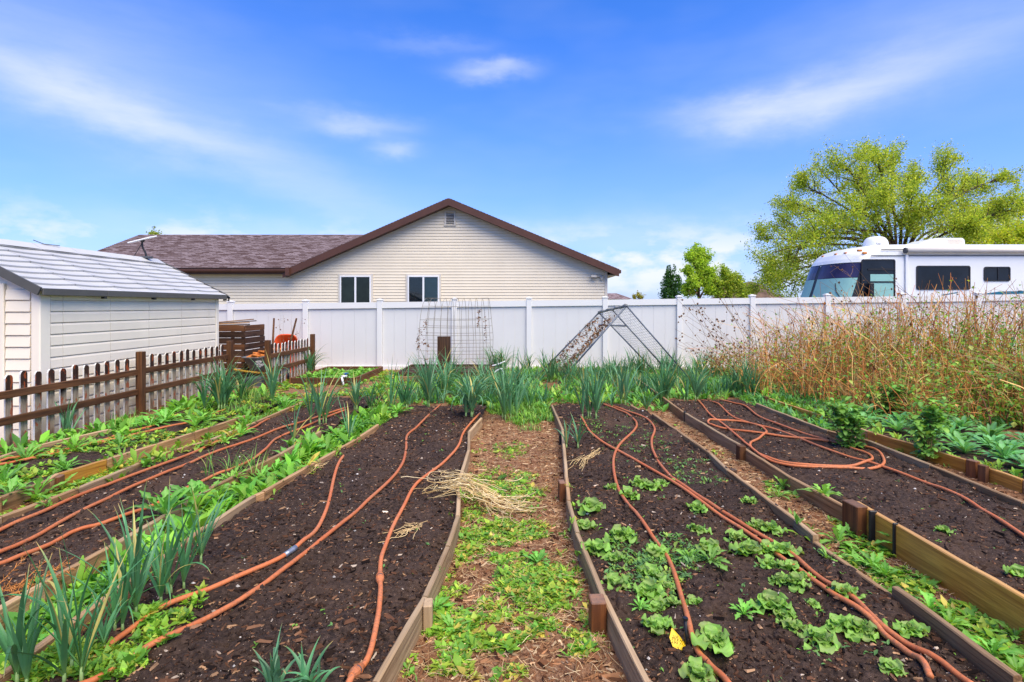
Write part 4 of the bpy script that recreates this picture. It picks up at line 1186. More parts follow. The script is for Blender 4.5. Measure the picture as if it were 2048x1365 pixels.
picket_fence('weathered dark picket fence standing in front of the cream shed', -5.6, 5.30, 10.42, [7.98, 10.42], .178, (.725, .435), .90, 5.63)
picket_fence('short picket fence section standing in front of the two wheelbarrows', -4.97, 10.62, 12.9, [10.62, 12.9], .165, (.70, .42), .885, 10.75)

# ================================================================== COMPOST BIN OF SLATS
cb = thing('compost_bin', 'dark slatted wooden compost bin beside the far end of the shed', 'compost bin', (-6.2, 12.3, 0))
bx0, bx1, by0, by1, bz = -6.75, -5.98, 11.75, 12.7, 1.20
nsl = 9
for i in range(nsl):
    z0 = .03 + i * bz / nsl; z1 = z0 + bz / nsl - random.uniform(.004, .016)
    for (a, b, ang, x, y) in ((bx0, bx1, 0, (bx0 + bx1) / 2, by0), (by0, by1, 90, bx1, (by0 + by1) / 2)):
        mb = MB(); mb.bbox(0, 0, 0, (b - a) / 2 - (.0 if ang == 0 else .03), .011, (z1 - z0) / 2, .004)
        o = mb.build('slat', random.choice([M_wood_dark, M_wood_dark, M_wood_rail])); o.parent = cb
        o.location = Vector((x + random.uniform(-.008, .008), y + (random.uniform(-.008, .008)), (z0 + z1) / 2)) - wl(cb)
        o.rotation_euler = (0, random.uniform(-.012, .012), R(ang))
for (x, y) in ((bx1 - .04, by0 + .045), (bx0 + .05, by0 + .045), (bx1 - .05, by1 - .05), (bx0 + .05, by1 - .05)):
    mb = MB(); mb.bbox(0, 0, 0, .60, .035, .03, .004); o = mb.build('corner_post', M_wood_dark); o.parent = cb
    o.location = Vector((x, y, .60)) - wl(cb); o.rotation_euler = (0, R(90), 0)
for k, (dx, dz, rz) in enumerate(((0, .0, .03), (-.05, .028, -.06), (.02, .055, .09), (-.08, .08, -.02))):
    mb = MB(); mb.bbox(0, 0, 0, .42, .06, .011, .004); o = mb.build('lid_board', M_wood_brown if k % 2 else M_wood_dark); o.parent = cb
    o.location = Vector(((bx0 + bx1) / 2 + dx, by0 + .12 + .12 * k, bz + .03 + dz)) - wl(cb); o.rotation_euler = (0, -.03 - .02 * k, rz)

# ================================================================== WHEELBARROWS
def tray(mb, cx, cy, z0, z1, lx0, lx1, wy, th=.008):
    """open tapered tray, rounded in plan: outer and inner shells; runs along local X"""
    n = 28
    def ring(s, z, ins):
        a = np.linspace(0, 2 * math.pi, n, endpoint=False)
        ex = np.sign(np.cos(a)) * np.abs(np.cos(a)) ** .55; ey = np.sign(np.sin(a)) * np.abs(np.sin(a)) ** .55
        return np.column_stack([cx + ex * ((lx0 if True else 0) * s - ins), cy + ey * (wy * s - ins), np.full(n, z) + 0.06 * (ex > 0) * (z > z0 + .05)])
    rings = [ring(.62, z0, 0), ring(.70, z0 + .02, 0), ring(1.0, z1, 0), ring(1.05, z1 + .004, 0), ring(1.05, z1 + .016, 0), ring(.985, z1 + .016, 0), ring(.68, z0 + .03, 0), ring(.60, z0 + .012, 0)]
    V = np.vstack(rings); Fq = []
    for r_ in range(len(rings) - 1):
        for k in range(n):
            Fq.append([r_ * n + k, r_ * n + (k + 1) % n, (r_ + 1) * n + (k + 1) % n, (r_ + 1) * n + k])
    mb.add(V, np.array(Fq))
    c0 = np.vstack([rings[0], [[cx, cy, z0]]]); c1 = np.vstack([rings[-1], [[cx, cy, z0 + .012]]])
    mb.add(c0, np.array([[(k + 1) % n, k, n] for k in range(n)])); mb.add(c1, np.array([[k, (k + 1) % n, n] for k in range(n)]))
wb = thing('wheelbarrow', 'grey wheelbarrow heaped with orange clay pieces at the picket gap', 'wheelbarrow', (-5.36, 11.65, 0))
wc = np.array([-5.43, 11.65])
mb = MB(); tray(mb, wc[0], wc[1], .29, .56, .44, .44, .36); mb.build('tray', M_tray, wb, smooth=True)
for s in (-1, 1):
    MB().tube([[wc[0] - .72, wc[1] + s * .27, .34], [wc[0] - .3, wc[1] + s * .24, .27], [wc[0] + .25, wc[1] + s * .12, .2], [wc[0] + .36, wc[1] + s * .07, .16]], .022, 8).build('handle', M_yellow, wb)
    MB().tube([[wc[0] - .25, wc[1] + s * .24, .27], [wc[0] - .32, wc[1] + s * .25, .02], [wc[0] - .12, wc[1] + s * .25, .02], [wc[0] - .02, wc[1] + s * .22, .26]], .016, 6).build('leg', M_black, wb)
th_ = np.linspace(0, 2 * math.pi, 25)
wheel = MB().tube(np.column_stack([wc[0] + .33 + .10 * np.cos(th_), np.full(25, wc[1]), .14 + .10 * np.sin(th_)]), .04, 8, False).build('wheel', M_black, wb, smooth=True)
MB().tube([[wc[0] + .33, wc[1] - .05, .14], [wc[0] + .33, wc[1] + .05, .14]], .07, 14).build('rim', M_steel, wheel)
# worn round sticker print on the tray side: ragged pale emblem with lettering strokes
mb = MB()
lx, lz = wc[0] - .02, .44
for k in range(46):
    a = random.random() * 6.28; r_ = math.sqrt(random.random()) * .085
    x = lx + r_ * math.cos(a); z = lz + r_ * .85 * math.sin(a); yy = wc[1] - .36 * (.70 + .30 * (z - .31) / .25) - .006
    w_, h_ = random.uniform(.008, .022), random.uniform(.005, .012)
    mb.box(x - w_, x + w_, yy - .003, yy + .003, z - h_, z + h_)
mb.build('worn_emblem', M_peelwhite, wb)
for k in range(15):     # the load
    mb = MB(); L_, W_ = random.uniform(.08, .17), random.uniform(.06, .11)
    mb.bbox(0, 0, 0, L_, W_, random.uniform(.012, .026), .006)
    o = mb.build('clay_slab', random.choice([M_terra, M_terra, M_terra, M_rust])); 
    x = wc[0] + random.uniform(-.27, .27); y = wc[1] + random.uniform(-.2, .2)
    o.location = (x, y, .50 + .17 * (1 - abs(x - wc[0] - .15) / .6) * (k / 15) + .06); o.rotation_euler = (random.uniform(-.3, .3), random.uniform(-.5, .3), random.uniform(0, 3.1))
    tag(o, 'loose orange or brown clay slab heaped in the grey wheelbarrow', 'clay slab', 'clay slabs in the wheelbarrow')
tub = thing('plastic_tub', 'small dark grey plastic tub upturned under the grey wheelbarrow', 'tub', (-5.42, 11.2, 0))
mb = MB(); V = np.vstack([[[x * s, y * s * .8, z] for x, y in ((-.19, -.17), (-.10, -.19), (.10, -.19), (.19, -.17), (.19, .17), (.10, .19), (-.10, .19), (-.19, .17))] for s, z in ((1.12, .0), (1.1, .03), (1.0, .05), (.86, .20), (.80, .215))])
V = V + [-5.36, 11.0, 0.0]
Fq = [[r_ * 8 + k, r_ * 8 + (k + 1) % 8, (r_ + 1) * 8 + (k + 1) % 8, (r_ + 1) * 8 + k] for r_ in range(4) for k in range(8)]
mb.add(V, np.array(Fq)); mb.add(V[32:], np.array([[0, 1, 2, 3], [0, 3, 4, 7], [7, 4, 5, 6]])); mb.build('tub_body', M_dgrey, tub)
# orange barrow stood on its nose against the fence, handles up
ow = thing('wheelbarrow', 'orange wheelbarrow stood upright against the white fence, handles up', 'wheelbarrow', (-5.68, 13.3, 0))
oc = np.array([-5.70, 13.35])
mb = MB(); tray(mb, 0, 0, 0, .22, .45, .45, .29)
Mx = Matrix.Translation((oc[0] + .02, oc[1] + .05, .46)) @ Matrix.Rotation(R(-8), 4, 'X') @ Matrix.Rotation(R(90), 4, 'X') @ Matrix.Rotation(R(90), 4, 'Z')
mb.build('tray', M_orange, ow, smooth=True, xf=Mx)
for (px0, px1) in ((545, 548), (577, 593)):
    a = at(px0, 700, 13.05); b = at(px1, 637, 13.25); c = a + (a - b) * .9; c[2] = max(c[2], .05)
    MB().tube([c, a, a * .4 + b * .6, b], [.028, .028, .024, .021], 8).build('handle', M_wood_rail, ow)
MB().tube([[oc[0] + .1, 13.05, .62], [oc[0] - .14, 13.05, .60]], .014, 6).build('cross_brace', M_black, ow)
MB().tube(np.column_stack([oc[0] + .05 + .0 * th_, 13.12 + .13 * np.cos(th_), .17 + .13 * np.sin(th_)]), .04, 8, False).build('wheel', M_black, ow, smooth=True)

# dried seed-head weeds against the fence
def seed_stalks(name, label, cat, stems, headr, mat=M_dry, colr=(0.16, 0.085, 0.05), rad=.003, heads=True, nh=(3, 7), grp=None):
    b = np.mean([s[0] for s in stems], 0)
    t = thing(name, label, cat, (b[0], b[1], 0), grp)
    mb = MB(); hb = MB()
    for (p0, p1) in stems:
        p0, p1 = np.array(p0, float), np.array(p1, float)
        m_ = (p0 + p1) / 2 + rng.normal(0, .05, 3) * np.array([1, .6, .3]); P = smooth_path([p0, m_, p1], 5)
        mb.tube(P, np.linspace(rad, rad * .5, len(P)), 4, False, c=(0.30, 0.17, 0.085))
        for q in range(random.randint(*nh)):
            i = random.randint(len(P) // 3, len(P) - 1); c0 = P[i]; c1 = c0 + rng.normal(0, .075, 3) + [0, 0, .03]
            mb.tube([c0, (c0 + c1) / 2 + rng.normal(0, .01, 3), c1], rad * .4, 3, False, c=(0.34, 0.2, 0.1))
            if heads:
                s = headr * random.uniform(.7, 1.3)
                O = np.array([[1, 0, 0], [0, 1, 0], [-1, 0, 0], [0, -1, 0], [0, 0, 1], [0, 0, -1]]) * s
                FO = np.array([[0, 1, 4], [1, 2, 4], [2, 3, 4], [3, 0, 4], [1, 0, 5], [2, 1, 5], [3, 2, 5], [0, 3, 5]])
                hb.add(O + c1 + rng.normal(0, s * .15, (6, 3)), FO, c=np.array(colr) * random.uniform(.7, 1.5))
    tag(mb.build('stems', mat, t), kind='stuff')
    if heads: tag(hb.build('seed_heads', mat, t), kind='stuff')
    return t
st = [(at(575 + 4 * k, 728, 13.0) * [1, 1, 0], at(560 + 9 * k + random.uniform(-5, 5), random.uniform(626, 672), 13.1)) for k in range(6)]
seed_stalks('seed_head_weed', 'dry weed with round seed heads behind the orange wheelbarrow', 'weed', st, .016)

# ================================================================== SQUARE RAISED BOX BED
bb = thing('raised_box_bed', 'square wooden box bed of low greens with white pipe on its edge', 'garden bed', (-4.0, 12.0, 0))
X0, X1, Y0, Y1 = -4.68, -3.38, 11.05, 13.15
board(bb, (X0, Y0), (X1, Y0), .19, -.02, .04, M_wood_rail); board(bb, (X1, Y0 + .03), (X1 + .02, Y1), .19, -.02, .04, M_wood_rail)
board(bb, (X0, Y1), (X1, Y1), .19, -.02, .04, M_wood_rail); board(bb, (X0, Y0 + .03), (X0 + .02, Y1), .19, -.02, .04, M_wood_rail)
stake(bb, X1 - .01, Y0 - .02, .08, .03, 0, .2, M_wood_rail, 0, 0, 'corner_block'); stake(bb, X0 + .01, Y0 - .021, .08, .03, 0, .2, M_wood_rail, 0, 0, 'corner_block')
GX, GY = np.meshgrid(np.linspace(X0 + .02, X1 - .02, 30), np.linspace(Y0 + .02, Y1 - .02, 40))
ii = np.arange(1200).reshape(40, 30)
o = mesh('box_soil', np.stack([GX, GY, .13 + .04 * (fbm(GX * 6, GY * 6, 3, 77) - .5)], -1), np.stack([ii[:-1, :-1], ii[:-1, 1:], ii[1:, 1:], ii[1:, :-1]], -1).reshape(-1, 4), M_soil, smooth=True); tag(o, kind='structure')
pv = thing('water_pipe', 'white plastic pipe with blue valve rising over the box bed edge', 'pipe', (-3.65, 10.98, 0))
q = at(683, 757, 10.98)
MB().tube([[q[0] + .05, 10.98, 0.02], [q[0] + .005, 10.98, q[2] + .02]], .021, 10).build('riser', M_pvc, pv, smooth=True)
MB().tube([[q[0] - .005, 10.98, q[2] + .035], [q[0] + .10, 11.02, q[2] + .04]], .024, 10).build('elbow', M_pvc, pv, smooth=True)
MB().tube([[q[0] + .075, 11.01, q[2] + .06], [q[0] + .075, 11.01, q[2] + .085]], .018, 8).build('valve_stem', M_blue, pv)
MB().bbox(q[0] + .08, 11.01, q[2] + .095, .05, .016, .012, .005).build('valve_handle', M_blue, pv)
# box under the wire arch
b2 = thing('raised_box_bed', 'dark soiled low box bed under the arched wire trellis', 'garden bed', (-1.6, 12.6, 0))
X0, X1, Y0, Y1 = -2.72, -.55, 12.0, 13.5
board(b2, (X0, Y0), (X1, Y0), .20, -.02, .04, M_wood_dark); board(b2, (X1, Y0 + .03), (X1, Y1), .20, -.02, .04, M_wood_dark)
board(b2, (X0, Y1), (X1, Y1), .20, -.02, .04, M_wood_dark); board(b2, (X0, Y0 + .03), (X0, Y1), .20, -.02, .04, M_wood_dark)
GX, GY = np.meshgrid(np.linspace(X0 + .02, X1 - .02, 30), np.linspace(Y0 + .02, Y1 - .02, 30)); ii = np.arange(900).reshape(30, 30)
o = mesh('box_soil', np.stack([GX, GY, .15 + .05 * (fbm(GX * 6, GY * 6, 3, 78) - .5)], -1), np.stack([ii[:-1, :-1], ii[:-1, 1:], ii[1:, 1:], ii[1:, :-1]], -1).reshape(-1, 4), M_soil, smooth=True); tag(o, kind='structure')
# low planter boards left of it
p = at(845, 755, 10.9); t = thing('low_planter_board', 'short low board among the leeks left of the wire trellis', 'board', (p[0], 11.4, 0))
board(t, (-2.6, 11.5), (-1.9, 11.5), .16, 0, .03, M_wood_brown)
# arched wire panel
tr = thing('wire_trellis', 'arched rusty wire mesh trellis in front of the white fence', 'trellis', (-1.5, 12.75, 0))
yn, yf, zt = 12.25, 13.35, 1.83
def arch(u):
    """u 0..1 over the hoop, legs slightly splayed"""
    Lg = 1.35
    if u < .38: s = u / .38; return np.array([yn - .02 + .03 * s, .15 + (Lg - .15) * s])
    if u > .62: s = (1 - u) / .38; return np.array([yf + .02 - .03 * s, .15 + (Lg - .15) * s])
    a = math.pi * (1 - (u - .38) / .24)
    return np.array([(yn + yf) / 2 + .01 + (yf - yn - .0) / 2 * math.cos(a), Lg + (zt - Lg) * math.sin(a)])
us = np.linspace(0, 1, 60)
prof = np.array([arch(u) for u in us])
HX = np.linspace(-2.31, -.70, 11)
for x in HX:
    sx = .03 * math.sin(x * 5)
    P = np.column_stack([x + (x + 1.5) * -.10 * np.clip((prof[:, 1] - .9), 0, 1) + .006 * np.sin(us * 20 + x), prof[:, 0], prof[:, 1]])
    MB().tube(P, .0042, 4, False).build('hoop_wire', M_wire, tr)
for u in (.04, .10, .155, .21, .265, .32, .375, .43, .5, .57, .625, .68, .735, .79, .845, .90, .96):
    y, z = arch(u); xs_ = HX[[0, -1]] + (HX[[0, -1]] + 1.5) * -.10 * max(0, z - .9)
    MB().tube([[xs_[0], y + .003, z], [(xs_[0] + xs_[1]) / 2, y + .003, z - .012], [xs_[1], y + .003, z]], .0042, 4, False).build('cross_wire', M_wire, tr)
# dead vine on the wire
mb = MB()
for (x0, y0_, x1, y1_, n) in ((836, 700, 841, 655, 60), (848, 690, 853, 636, 50), (853, 735, 856, 690, 20), (956, 655, 958, 620, 60), (969, 690, 971, 625, 40)):
    for k in range(n):
        s = random.random(); c = at(x0 + (x1 - x0) * s + random.gauss(0, 2), y0_ + (y1_ - y0_) * s, yn - .02)
        d1 = rng.normal(0, .014, 3); d2 = rng.normal(0, .009, 3)
        mb.add([c - d1, c + d2, c + d1, c - d2 + rng.normal(0, .008, 3)], np.array([[0, 1, 2, 3]]), c=np.array((.22, .11, .05)) * random.uniform(.5, 1.5))
mb.build('dead_vine', M_dry, tr)
# brown upright board by the trellis
q = at(888, 700, 12.12); t = thing('upright_board', 'brown weathered board standing upright in front of the wire trellis', 'board', (q[0], 12.12, 0))
mb = MB(); mb.bbox(0, 0, 0, .42, .147, .014, .004); o = mb.build('plank', M_wood_dark); o.parent = t; o.location = (0, 0, .55); o.rotation_euler = (R(90), R(90), 0); o.rotation_euler = Euler((0, R(90), 0)).to_matrix().to_euler() ; o.rotation_euler = (Matrix.Rotation(R(90), 4, 'Z') @ Matrix.Rotation(R(90), 4, 'Y')).to_euler()

# white plastic irrigation pipe ends by the trellis
t = thing('irrigation_pipe', 'white plastic irrigation pipe bend lying in the greens right of the trellis', 'pipe', (-.55, 11.6, 0))
a = [at(988, 746, 11.5), at(995, 741, 11.5), at(1003, 738, 11.5), at(1006, 744, 11.5), at(1007, 752, 11.5)]
MB().tube(smooth_path(a, 5), .017, 10).build('bend', M_pvc, t, smooth=True)
a = [at(984, 732, 12.2), at(996, 729, 12.2), at(1010, 723, 12.2)]
MB().tube(smooth_path(a, 5), .013, 8).build('straight_pipe', M_pvc, t, smooth=True)

# ================================================================== NETTED A-FRAME
af = thing('netted_a_frame', 'metal pipe A-frame trellis draped with netting, standing in the leeks', 'trellis', (2.0, 11.9, 0))
apF = np.array([2.18, 11.3, 1.645]); apB = np.array([1.79, 12.6, 1.49]); apM = apF * .5 + apB * .5
LF, LM, LB = np.array([.74, 11.25, .02]), None, np.array([.36, 12.6, .02])
RF, RB = np.array([3.60, 11.35, .02]), np.array([3.2, 12.7, .02])
LM = LF * .5 + LB * .5; RM = RF * .5 + RB * .5
for (a, b) in ((apF, LF), (apF, RF), (apB, LB), (apB, RB), (apM, RM), (apM + [-.3, 0, -.34], apM + [.3, 0, -.36])):
    MB().tube([a, b], .017, 8).build('leg', M_pipe, af, smooth=True)
MB().tube([apF + [0, -.03, .0], apM + [0, 0, .004], apB + [0, .04, 0]], .02, 8).build('ridge_pole', M_pipe, af, smooth=True)
for (a, b) in ((apF, apB),):
    P = np.array([a + (b - a) * s + [0, 0, .012 + .008 * math.sin(s * 23)] for s in np.linspace(0, 1, 24)])
    MB().tube(P, .03 + .008 * np.sin(np.linspace(0, 40, 24)), 7).build('rolled_net', plain('old_net_roll', (0.30, 0.29, 0.26), .9, .2, 0, .4, 25, .5, 80), af)
# netting: wires of a knotted mesh on both slopes
M_net = plain('net_cord', (0.20, 0.20, 0.20), .8, .2, 0, .3)
def net(a0, a1, b0, b1, n, m_, sag):
    """mesh between edge a0-a1 (ridge) and b0-b1 (ground)"""
    mb = MB()
    s = np.linspace(0, 1, n); t_ = np.linspace(0, 1, m_)
    def pt(u, v):
        p = (a0 * (1 - u) + a1 * u) * (1 - v) + (b0 * (1 - u) + b1 * u) * v
        return p + np.array([0, 0, -sag * math.sin(math.pi * v) * math.sin(math.pi * u)]) + rng.normal(0, .004, 3)
    G = np.array([[pt(u, v) for v in t_] for u in s])
    V, F4, _ = tubes(G, np.full(G.shape[:2], .0021), 3, False); mb.add(V, F4)
    G2 = np.swapaxes(G, 0, 1).copy()
    V, F4, _ = tubes(G2, np.full(G2.shape[:2], .0021), 3, False); mb.add(V, F4)
    return mb
net(apF, apB, LF * .86 + apF * .14, LB * .86 + apB * .14, 17, 28, .10).build('net', M_net, af)
net(apF, apB, RF * .86 + apF * .14, RB * .86 + apB * .14, 17, 28, .05).build('net', M_net, af)
mb = MB()     # dead vine matted in the left net
for k in range(1000):
    v = random.random() ** .8 * .75 + .08; u = min(1, max(0, random.gauss(.35 if random.random() < .6 else .85, .10)))
    p = (apF * (1 - u) + apB * u) * (1 - v) + (LF * (1 - u) + LB * u) * v + np.array([0, 0, -.10 * math.sin(math.pi * v) * math.sin(math.pi * u)]) + rng.normal(0, .014, 3)
    d1 = rng.normal(0, .022, 3); d2 = rng.normal(0, .010, 3)
    mb.add([p - d1, p + d2, p + d1, p - d2], np.array([[0, 1, 2, 3]]), c=np.array(random.choice([(.24, .10, .035), (.33, .17, .07), (.13, .065, .035)])) * random.uniform(.6, 1.4))
mb.build('dead_vine', M_dry, af)

# ================================================================== MOTORHOME
rvN, rvF_ = 15.5, 18.0
rv = thing('motorhome', 'white motorhome parked beyond the fence at right', 'motorhome', (13.5, 16.75, 0))
ZL = np.array([.45, 1.0, 1.6, 1.84, 2.2, 2.6, 2.86, 3.0, 3.15, 3.28, 3.37, 3.42, 3.44])
X0L = np.array([8.86, 8.80, 8.80, 8.86, 8.98, 9.10, 9.20, 9.27, 9.38, 9.55, 9.82, 10.15, 10.6])
INS = np.array([.04, 0, 0, 0, 0, .0, .0, .005, .015, .035, .10, .25, .6])      # roof edge rounding
cyv = (rvN + rvF_) / 2; hwv = (rvF_ - rvN) / 2
def plan(u, z, off=0.0):
    """u -1 (near side tangent) .. 1 (far side tangent): curve of the nose seen from above"""
    x0 = np.interp(z, ZL, X0L); ins = np.interp(z, ZL, INS)
    a = u * math.pi / 2
    ex = 1 - abs(math.cos(a)) ** .62 if False else 1 - max(0.0, math.cos(a)) ** .70
    ey = math.copysign(abs(math.sin(a)) ** .72, a)
    depth = .95
    x = x0 + depth * ex - off * math.cos(a); y = cyv + (hwv - ins + off * abs(math.sin(a))) * ey
    return np.array([x, y, z])
UU = np.linspace(-1, 1, 33)
RX1 = 20.5
rows = []
for z in ZL:
    nose = [plan(u, z) for u in UU]; ins = np.interp(z, ZL, INS)
    rows.append([[RX1, cyv - hwv + ins, z]] + nose + [[RX1, cyv + hwv - ins, z]])
Vb = np.array(rows); nr, nc_, _ = Vb.shape
ii = np.arange(nr * nc_).reshape(nr, nc_)
Fq = np.stack([ii[:-1, :-1], ii[1:, :-1], ii[1:, 1:], ii[:-1, 1:]], -1).reshape(-1, 4)
back = np.stack([ii[:-1, -1], ii[1:, -1], ii[1:, 0], ii[:-1, 0]], -1)
half = nc_ // 2
topf = np.array([[ii[-1, k], ii[-1, k + 1], ii[-1, nc_ - 2 - k], ii[-1, nc_ - 1 - k]] for k in range(half - 1)])
mesh('body', Vb, [np.vstack([Fq, back, topf])], M_rv, rv, smooth=False)
def skin(name, u0, u1, z0, z1, off, mat, nu=12, nz=6, th=.012, parent=None):
    """panel that follows the nose"""
    P = []
    for o_ in (off, off - th):
        P += [[plan(u, z, o_) for u in np.linspace(u0, u1, nu)] for z in np.linspace(z0, z1, nz)]
    V = np.array(P).reshape(-1, 3); i1 = np.arange(nu * nz).reshape(nz, nu); i2 = i1 + nu * nz
    f = [np.stack([i1[:-1, :-1], i1[1:, :-1], i1[1:, 1:], i1[:-1, 1:]], -1).reshape(-1, 4)]
    for (a, b) in ((i1[0], i2[0]), (i2[-1], i1[-1]), (i2[:, 0], i1[:, 0]), (i1[:, -1], i2[:, -1])):
        f.append(np.stack([a[:-1], b[:-1], b[1:], a[1:]], -1)[:, ::-1])
    return mesh(name, V, [np.vstack(f)], mat, parent or rv, smooth=False)
ws = skin('windshield', -.93, .93, 1.80, 2.90, .004, M_black, 26, 8)
skin('pane', -.80, -.015, 1.84, 2.45, .010, M_curtain, 12, 5, .004, ws); skin('pane', .015, .80, 1.84, 2.45, .010, M_curtain, 12, 5, .004, ws)
skin('sun_shade_band', -.80, -.015, 2.46, 2.87, .010, M_glass_tint, 12, 5, .004, ws); skin('sun_shade_band', .015, .80, 2.46, 2.87, .010, M_glass_tint, 12, 5, .004, ws)
for u in (-.62, .5):
    P = [plan(u, 1.86, .03), plan(u + .13, 2.06, .03), plan(u + .2, 2.3, .03)]
    MB().tube(P, .012, 5).build('wiper', M_black, rv)
def rvx(x): return (x - CX) * rvN / F
def rvz(y): return CH + (CY - y) * rvN / F
def rvwin(x0, x1, y0, y1, name='window', glass=M_glass_rv, rr=.06):
    a, b, c, d = rvx(x0), rvx(x1), rvz(y1), rvz(y0)
    n = 6; V = []
    def rrect(m_, yy):
        out = []
        r_ = rr - m_ * .5
        for (cx_, cz_, a0) in ((b - m_ - r_, d - m_ - r_, 0), (a + m_ + r_, d - m_ - r_, 90), (a + m_ + r_, c + m_ + r_, 180), (b - m_ - r_, c + m_ + r_, 270)):
            for k in range(n):
                an = R(a0 + 90 * k / (n - 1)); out.append([cx_ + r_ * math.cos(an), yy, cz_ + r_ * math.sin(an)])
        return np.array(out)
    o0 = rrect(0, rvN - .004); o1 = rrect(0, rvN - .022); i1_ = rrect(.035, rvN - .022); i0 = rrect(.035, rvN - .008)
    N = len(o0); V = np.vstack([o0, o1, i1_, i0])
    Fq = [[r_ * N + k, r_ * N + (k + 1) % N, (r_ + 1) * N + (k + 1) % N, (r_ + 1) * N + k] for r_ in range(3) for k in range(N)]
    w = mesh(name, V, [np.array(Fq)], M_black, rv)
    g_ = rrect(.034, rvN - .010); V = np.vstack([g_, [[(a + b) / 2, rvN - .010, (c + d) / 2]]])
    mesh('pane', V, [np.array([[(k + 1) % N, k, N] for k in range(N)])], glass, w)
    return w
# cab side window with curtain behind it
w = rvwin(1722, 1790, 519, 596, 'cab_window')
MB().box(rvx(1740), rvx(1786), rvN - .018, rvN - .0105, rvz(594), rvz(549)).build('curtain', M_curtain, w)
MB().box(rvx(1735), rvx(1787), rvN - .028, rvN - .019, rvz(566), rvz(563)).build('slider_bar', M_black, w)
MB().box(rvx(1735), rvx(1788), rvN - .028, rvN - .019, rvz(541), rvz(537.5)).build('slider_bar', M_black, w)
rvwin(1832, 1940, 532, 580); w = rvwin(1967, 2020, 534, 563)
MB().box(rvx(1994), rvx(1996), rvN - .026, rvN - .011, rvz(561), rvz(536)).build('slider_bar', M_black, w)
# mirror
MB().box(rvx(1733), rvx(1742), rvN - .16, rvN - .05, rvz(594), rvz(567), bev=.02).build('mirror', M_black, rv)
MB().tube([[rvx(1741), rvN - .1, rvz(590)], [rvx(1750), rvN + .02, rvz(594)]], .015, 6).build('mirror_arm', M_black, rv)
# awning
za = rvz(502)
MB().tube([[rvx(1808), rvN - .09, za], [RX1, rvN - .09, za]], .075, 14).build('awning_roll', M_rvtrim, rv, smooth=True)
MB().tube([[rvx(1805), rvN - .09, za], [rvx(1808), rvN - .09, za]], .085, 14).build('awning_end_cap', M_dgrey, rv)
MB().box(rvx(1742), RX1, rvN - .02, rvN - .003, rvz(512.5), rvz(511)).build('trim_line', M_dgrey, rv)
MB().box(rvx(1762), rvx(1806), rvN - .02, rvN - .003, rvz(500), rvz(498.5)).build('trim_line', M_dgrey, rv)
MB().box(rvx(1809), rvx(1815), rvN - .05, rvN - .004, rvz(606), rvz(511), bev=.008).build('awning_arm', M_white, rv)
MB().box(rvx(1816), RX1, rvN - .03, rvN - .004, rvz(509.6), rvz(508), bev=.004).build('awning_rail', M_white, rv)
# roof dome with lettering, air conditioner
dz = rvz(489); dX = rvx(1750)
n = 20; mb = MB(); rings = []
for k in range(9):
    a = math.pi / 2 * k / 8; r_ = .34 * (math.cos(a) ** .55 if k < 8 else 0.001); z = 3.40 + .33 * math.sin(a) ** .9
    rings.append(np.column_stack([dX * 1.0 + .55 + r_ * np.cos(np.arange(n) * 2 * math.pi / n), 16.4 + r_ * np.sin(np.arange(n) * 2 * math.pi / n), np.full(n, z)]))
V = np.vstack(rings); ddx = at(1751, 480, 16.4)[0]; V[:, 0] += ddx - (dX + .55)
Fq = np.array([[r_ * n + k, r_ * n + (k + 1) % n, (r_ + 1) * n + (k + 1) % n, (r_ + 1) * n + k] for r_ in range(8) for k in range(n)])
dome = mesh('satellite_dome', V, [Fq], M_rv, rv, smooth=True)
def text_mesh(txt, size, mat, parent, Mx, name='lettering', ext=.001):
    cu = bpy.data.curves.new(name, 'FONT'); cu.body = txt; cu.size = size; cu.extrude = ext; cu.align_x = 'CENTER'; cu.align_y = 'CENTER'
    to = bpy.data.objects.new(name + '_tmp', cu); COL.objects.link(to)
    bpy.context.view_layer.update()
    me = bpy.data.meshes.new_from_object(to.evaluated_get(bpy.context.evaluated_depsgraph_get()))
    bpy.data.objects.remove(to); bpy.data.curves.remove(cu)
    me.materials.clear(); me.materials.append(mat); me.name = name
    o = bpy.data.objects.new(name, me); COL.objects.link(o)
    o.parent = parent
    pw = wl(parent)
    o.matrix_basis = Matrix.Translation(-pw) @ Mx
    return o
text_mesh('King-Dome', .085, M_black, dome, Matrix.Translation((at(1763, 487, 16.06)[0], 16.40 - .325, 3.475)) @ Matrix.Rotation(R(20), 4, 'Z') @ Matrix.Rotation(R(90), 4, 'X'))
ay0, ay1 = 16.2, 17.1
c0 = at(1838, 490, ay0)[0]; c1 = at(1932, 490, ay0)[0]
prof = np.array([[0, 0], [0, .05], [.10, .13], [.42, .235], [.62, .26], [1.33, .26], [1.38, .22], [1.40, 0]]); prof[:, 0] *= (c1 - c0) / 1.40
V = np.vstack([np.column_stack([c0 + prof[:, 0], np.full(8, y), 3.40 + prof[:, 1] * 1.05]) for y in (ay0, ay0 + .06, ay1 - .06, ay1)])
V[:8, 2] -= .0; V[:8, 0] = c0 + .03 + prof[:, 0] * .96; V[24:, 0] = V[:8, 0]; V[:8, 2] = 3.4 + prof[:, 1] * .97; V[24:, 2] = V[:8, 2]
Fq = [[r_ * 8 + k, r_ * 8 + k + 1, (r_ + 1) * 8 + k + 1, (r_ + 1) * 8 + k] for r_ in range(3) for k in range(7)]
mb = MB(); mb.add(V, np.array(Fq)); mb.add(V[:8], np.array([[0, 7, 2, 1], [2, 7, 6, 3], [3, 6, 5, 4]])); mb.add(V[24:], np.array([[0, 1, 2, 7], [2, 3, 6, 7], [3, 4, 5, 6]]))
ac = mb.build('air_conditioner', M_rv, rv)
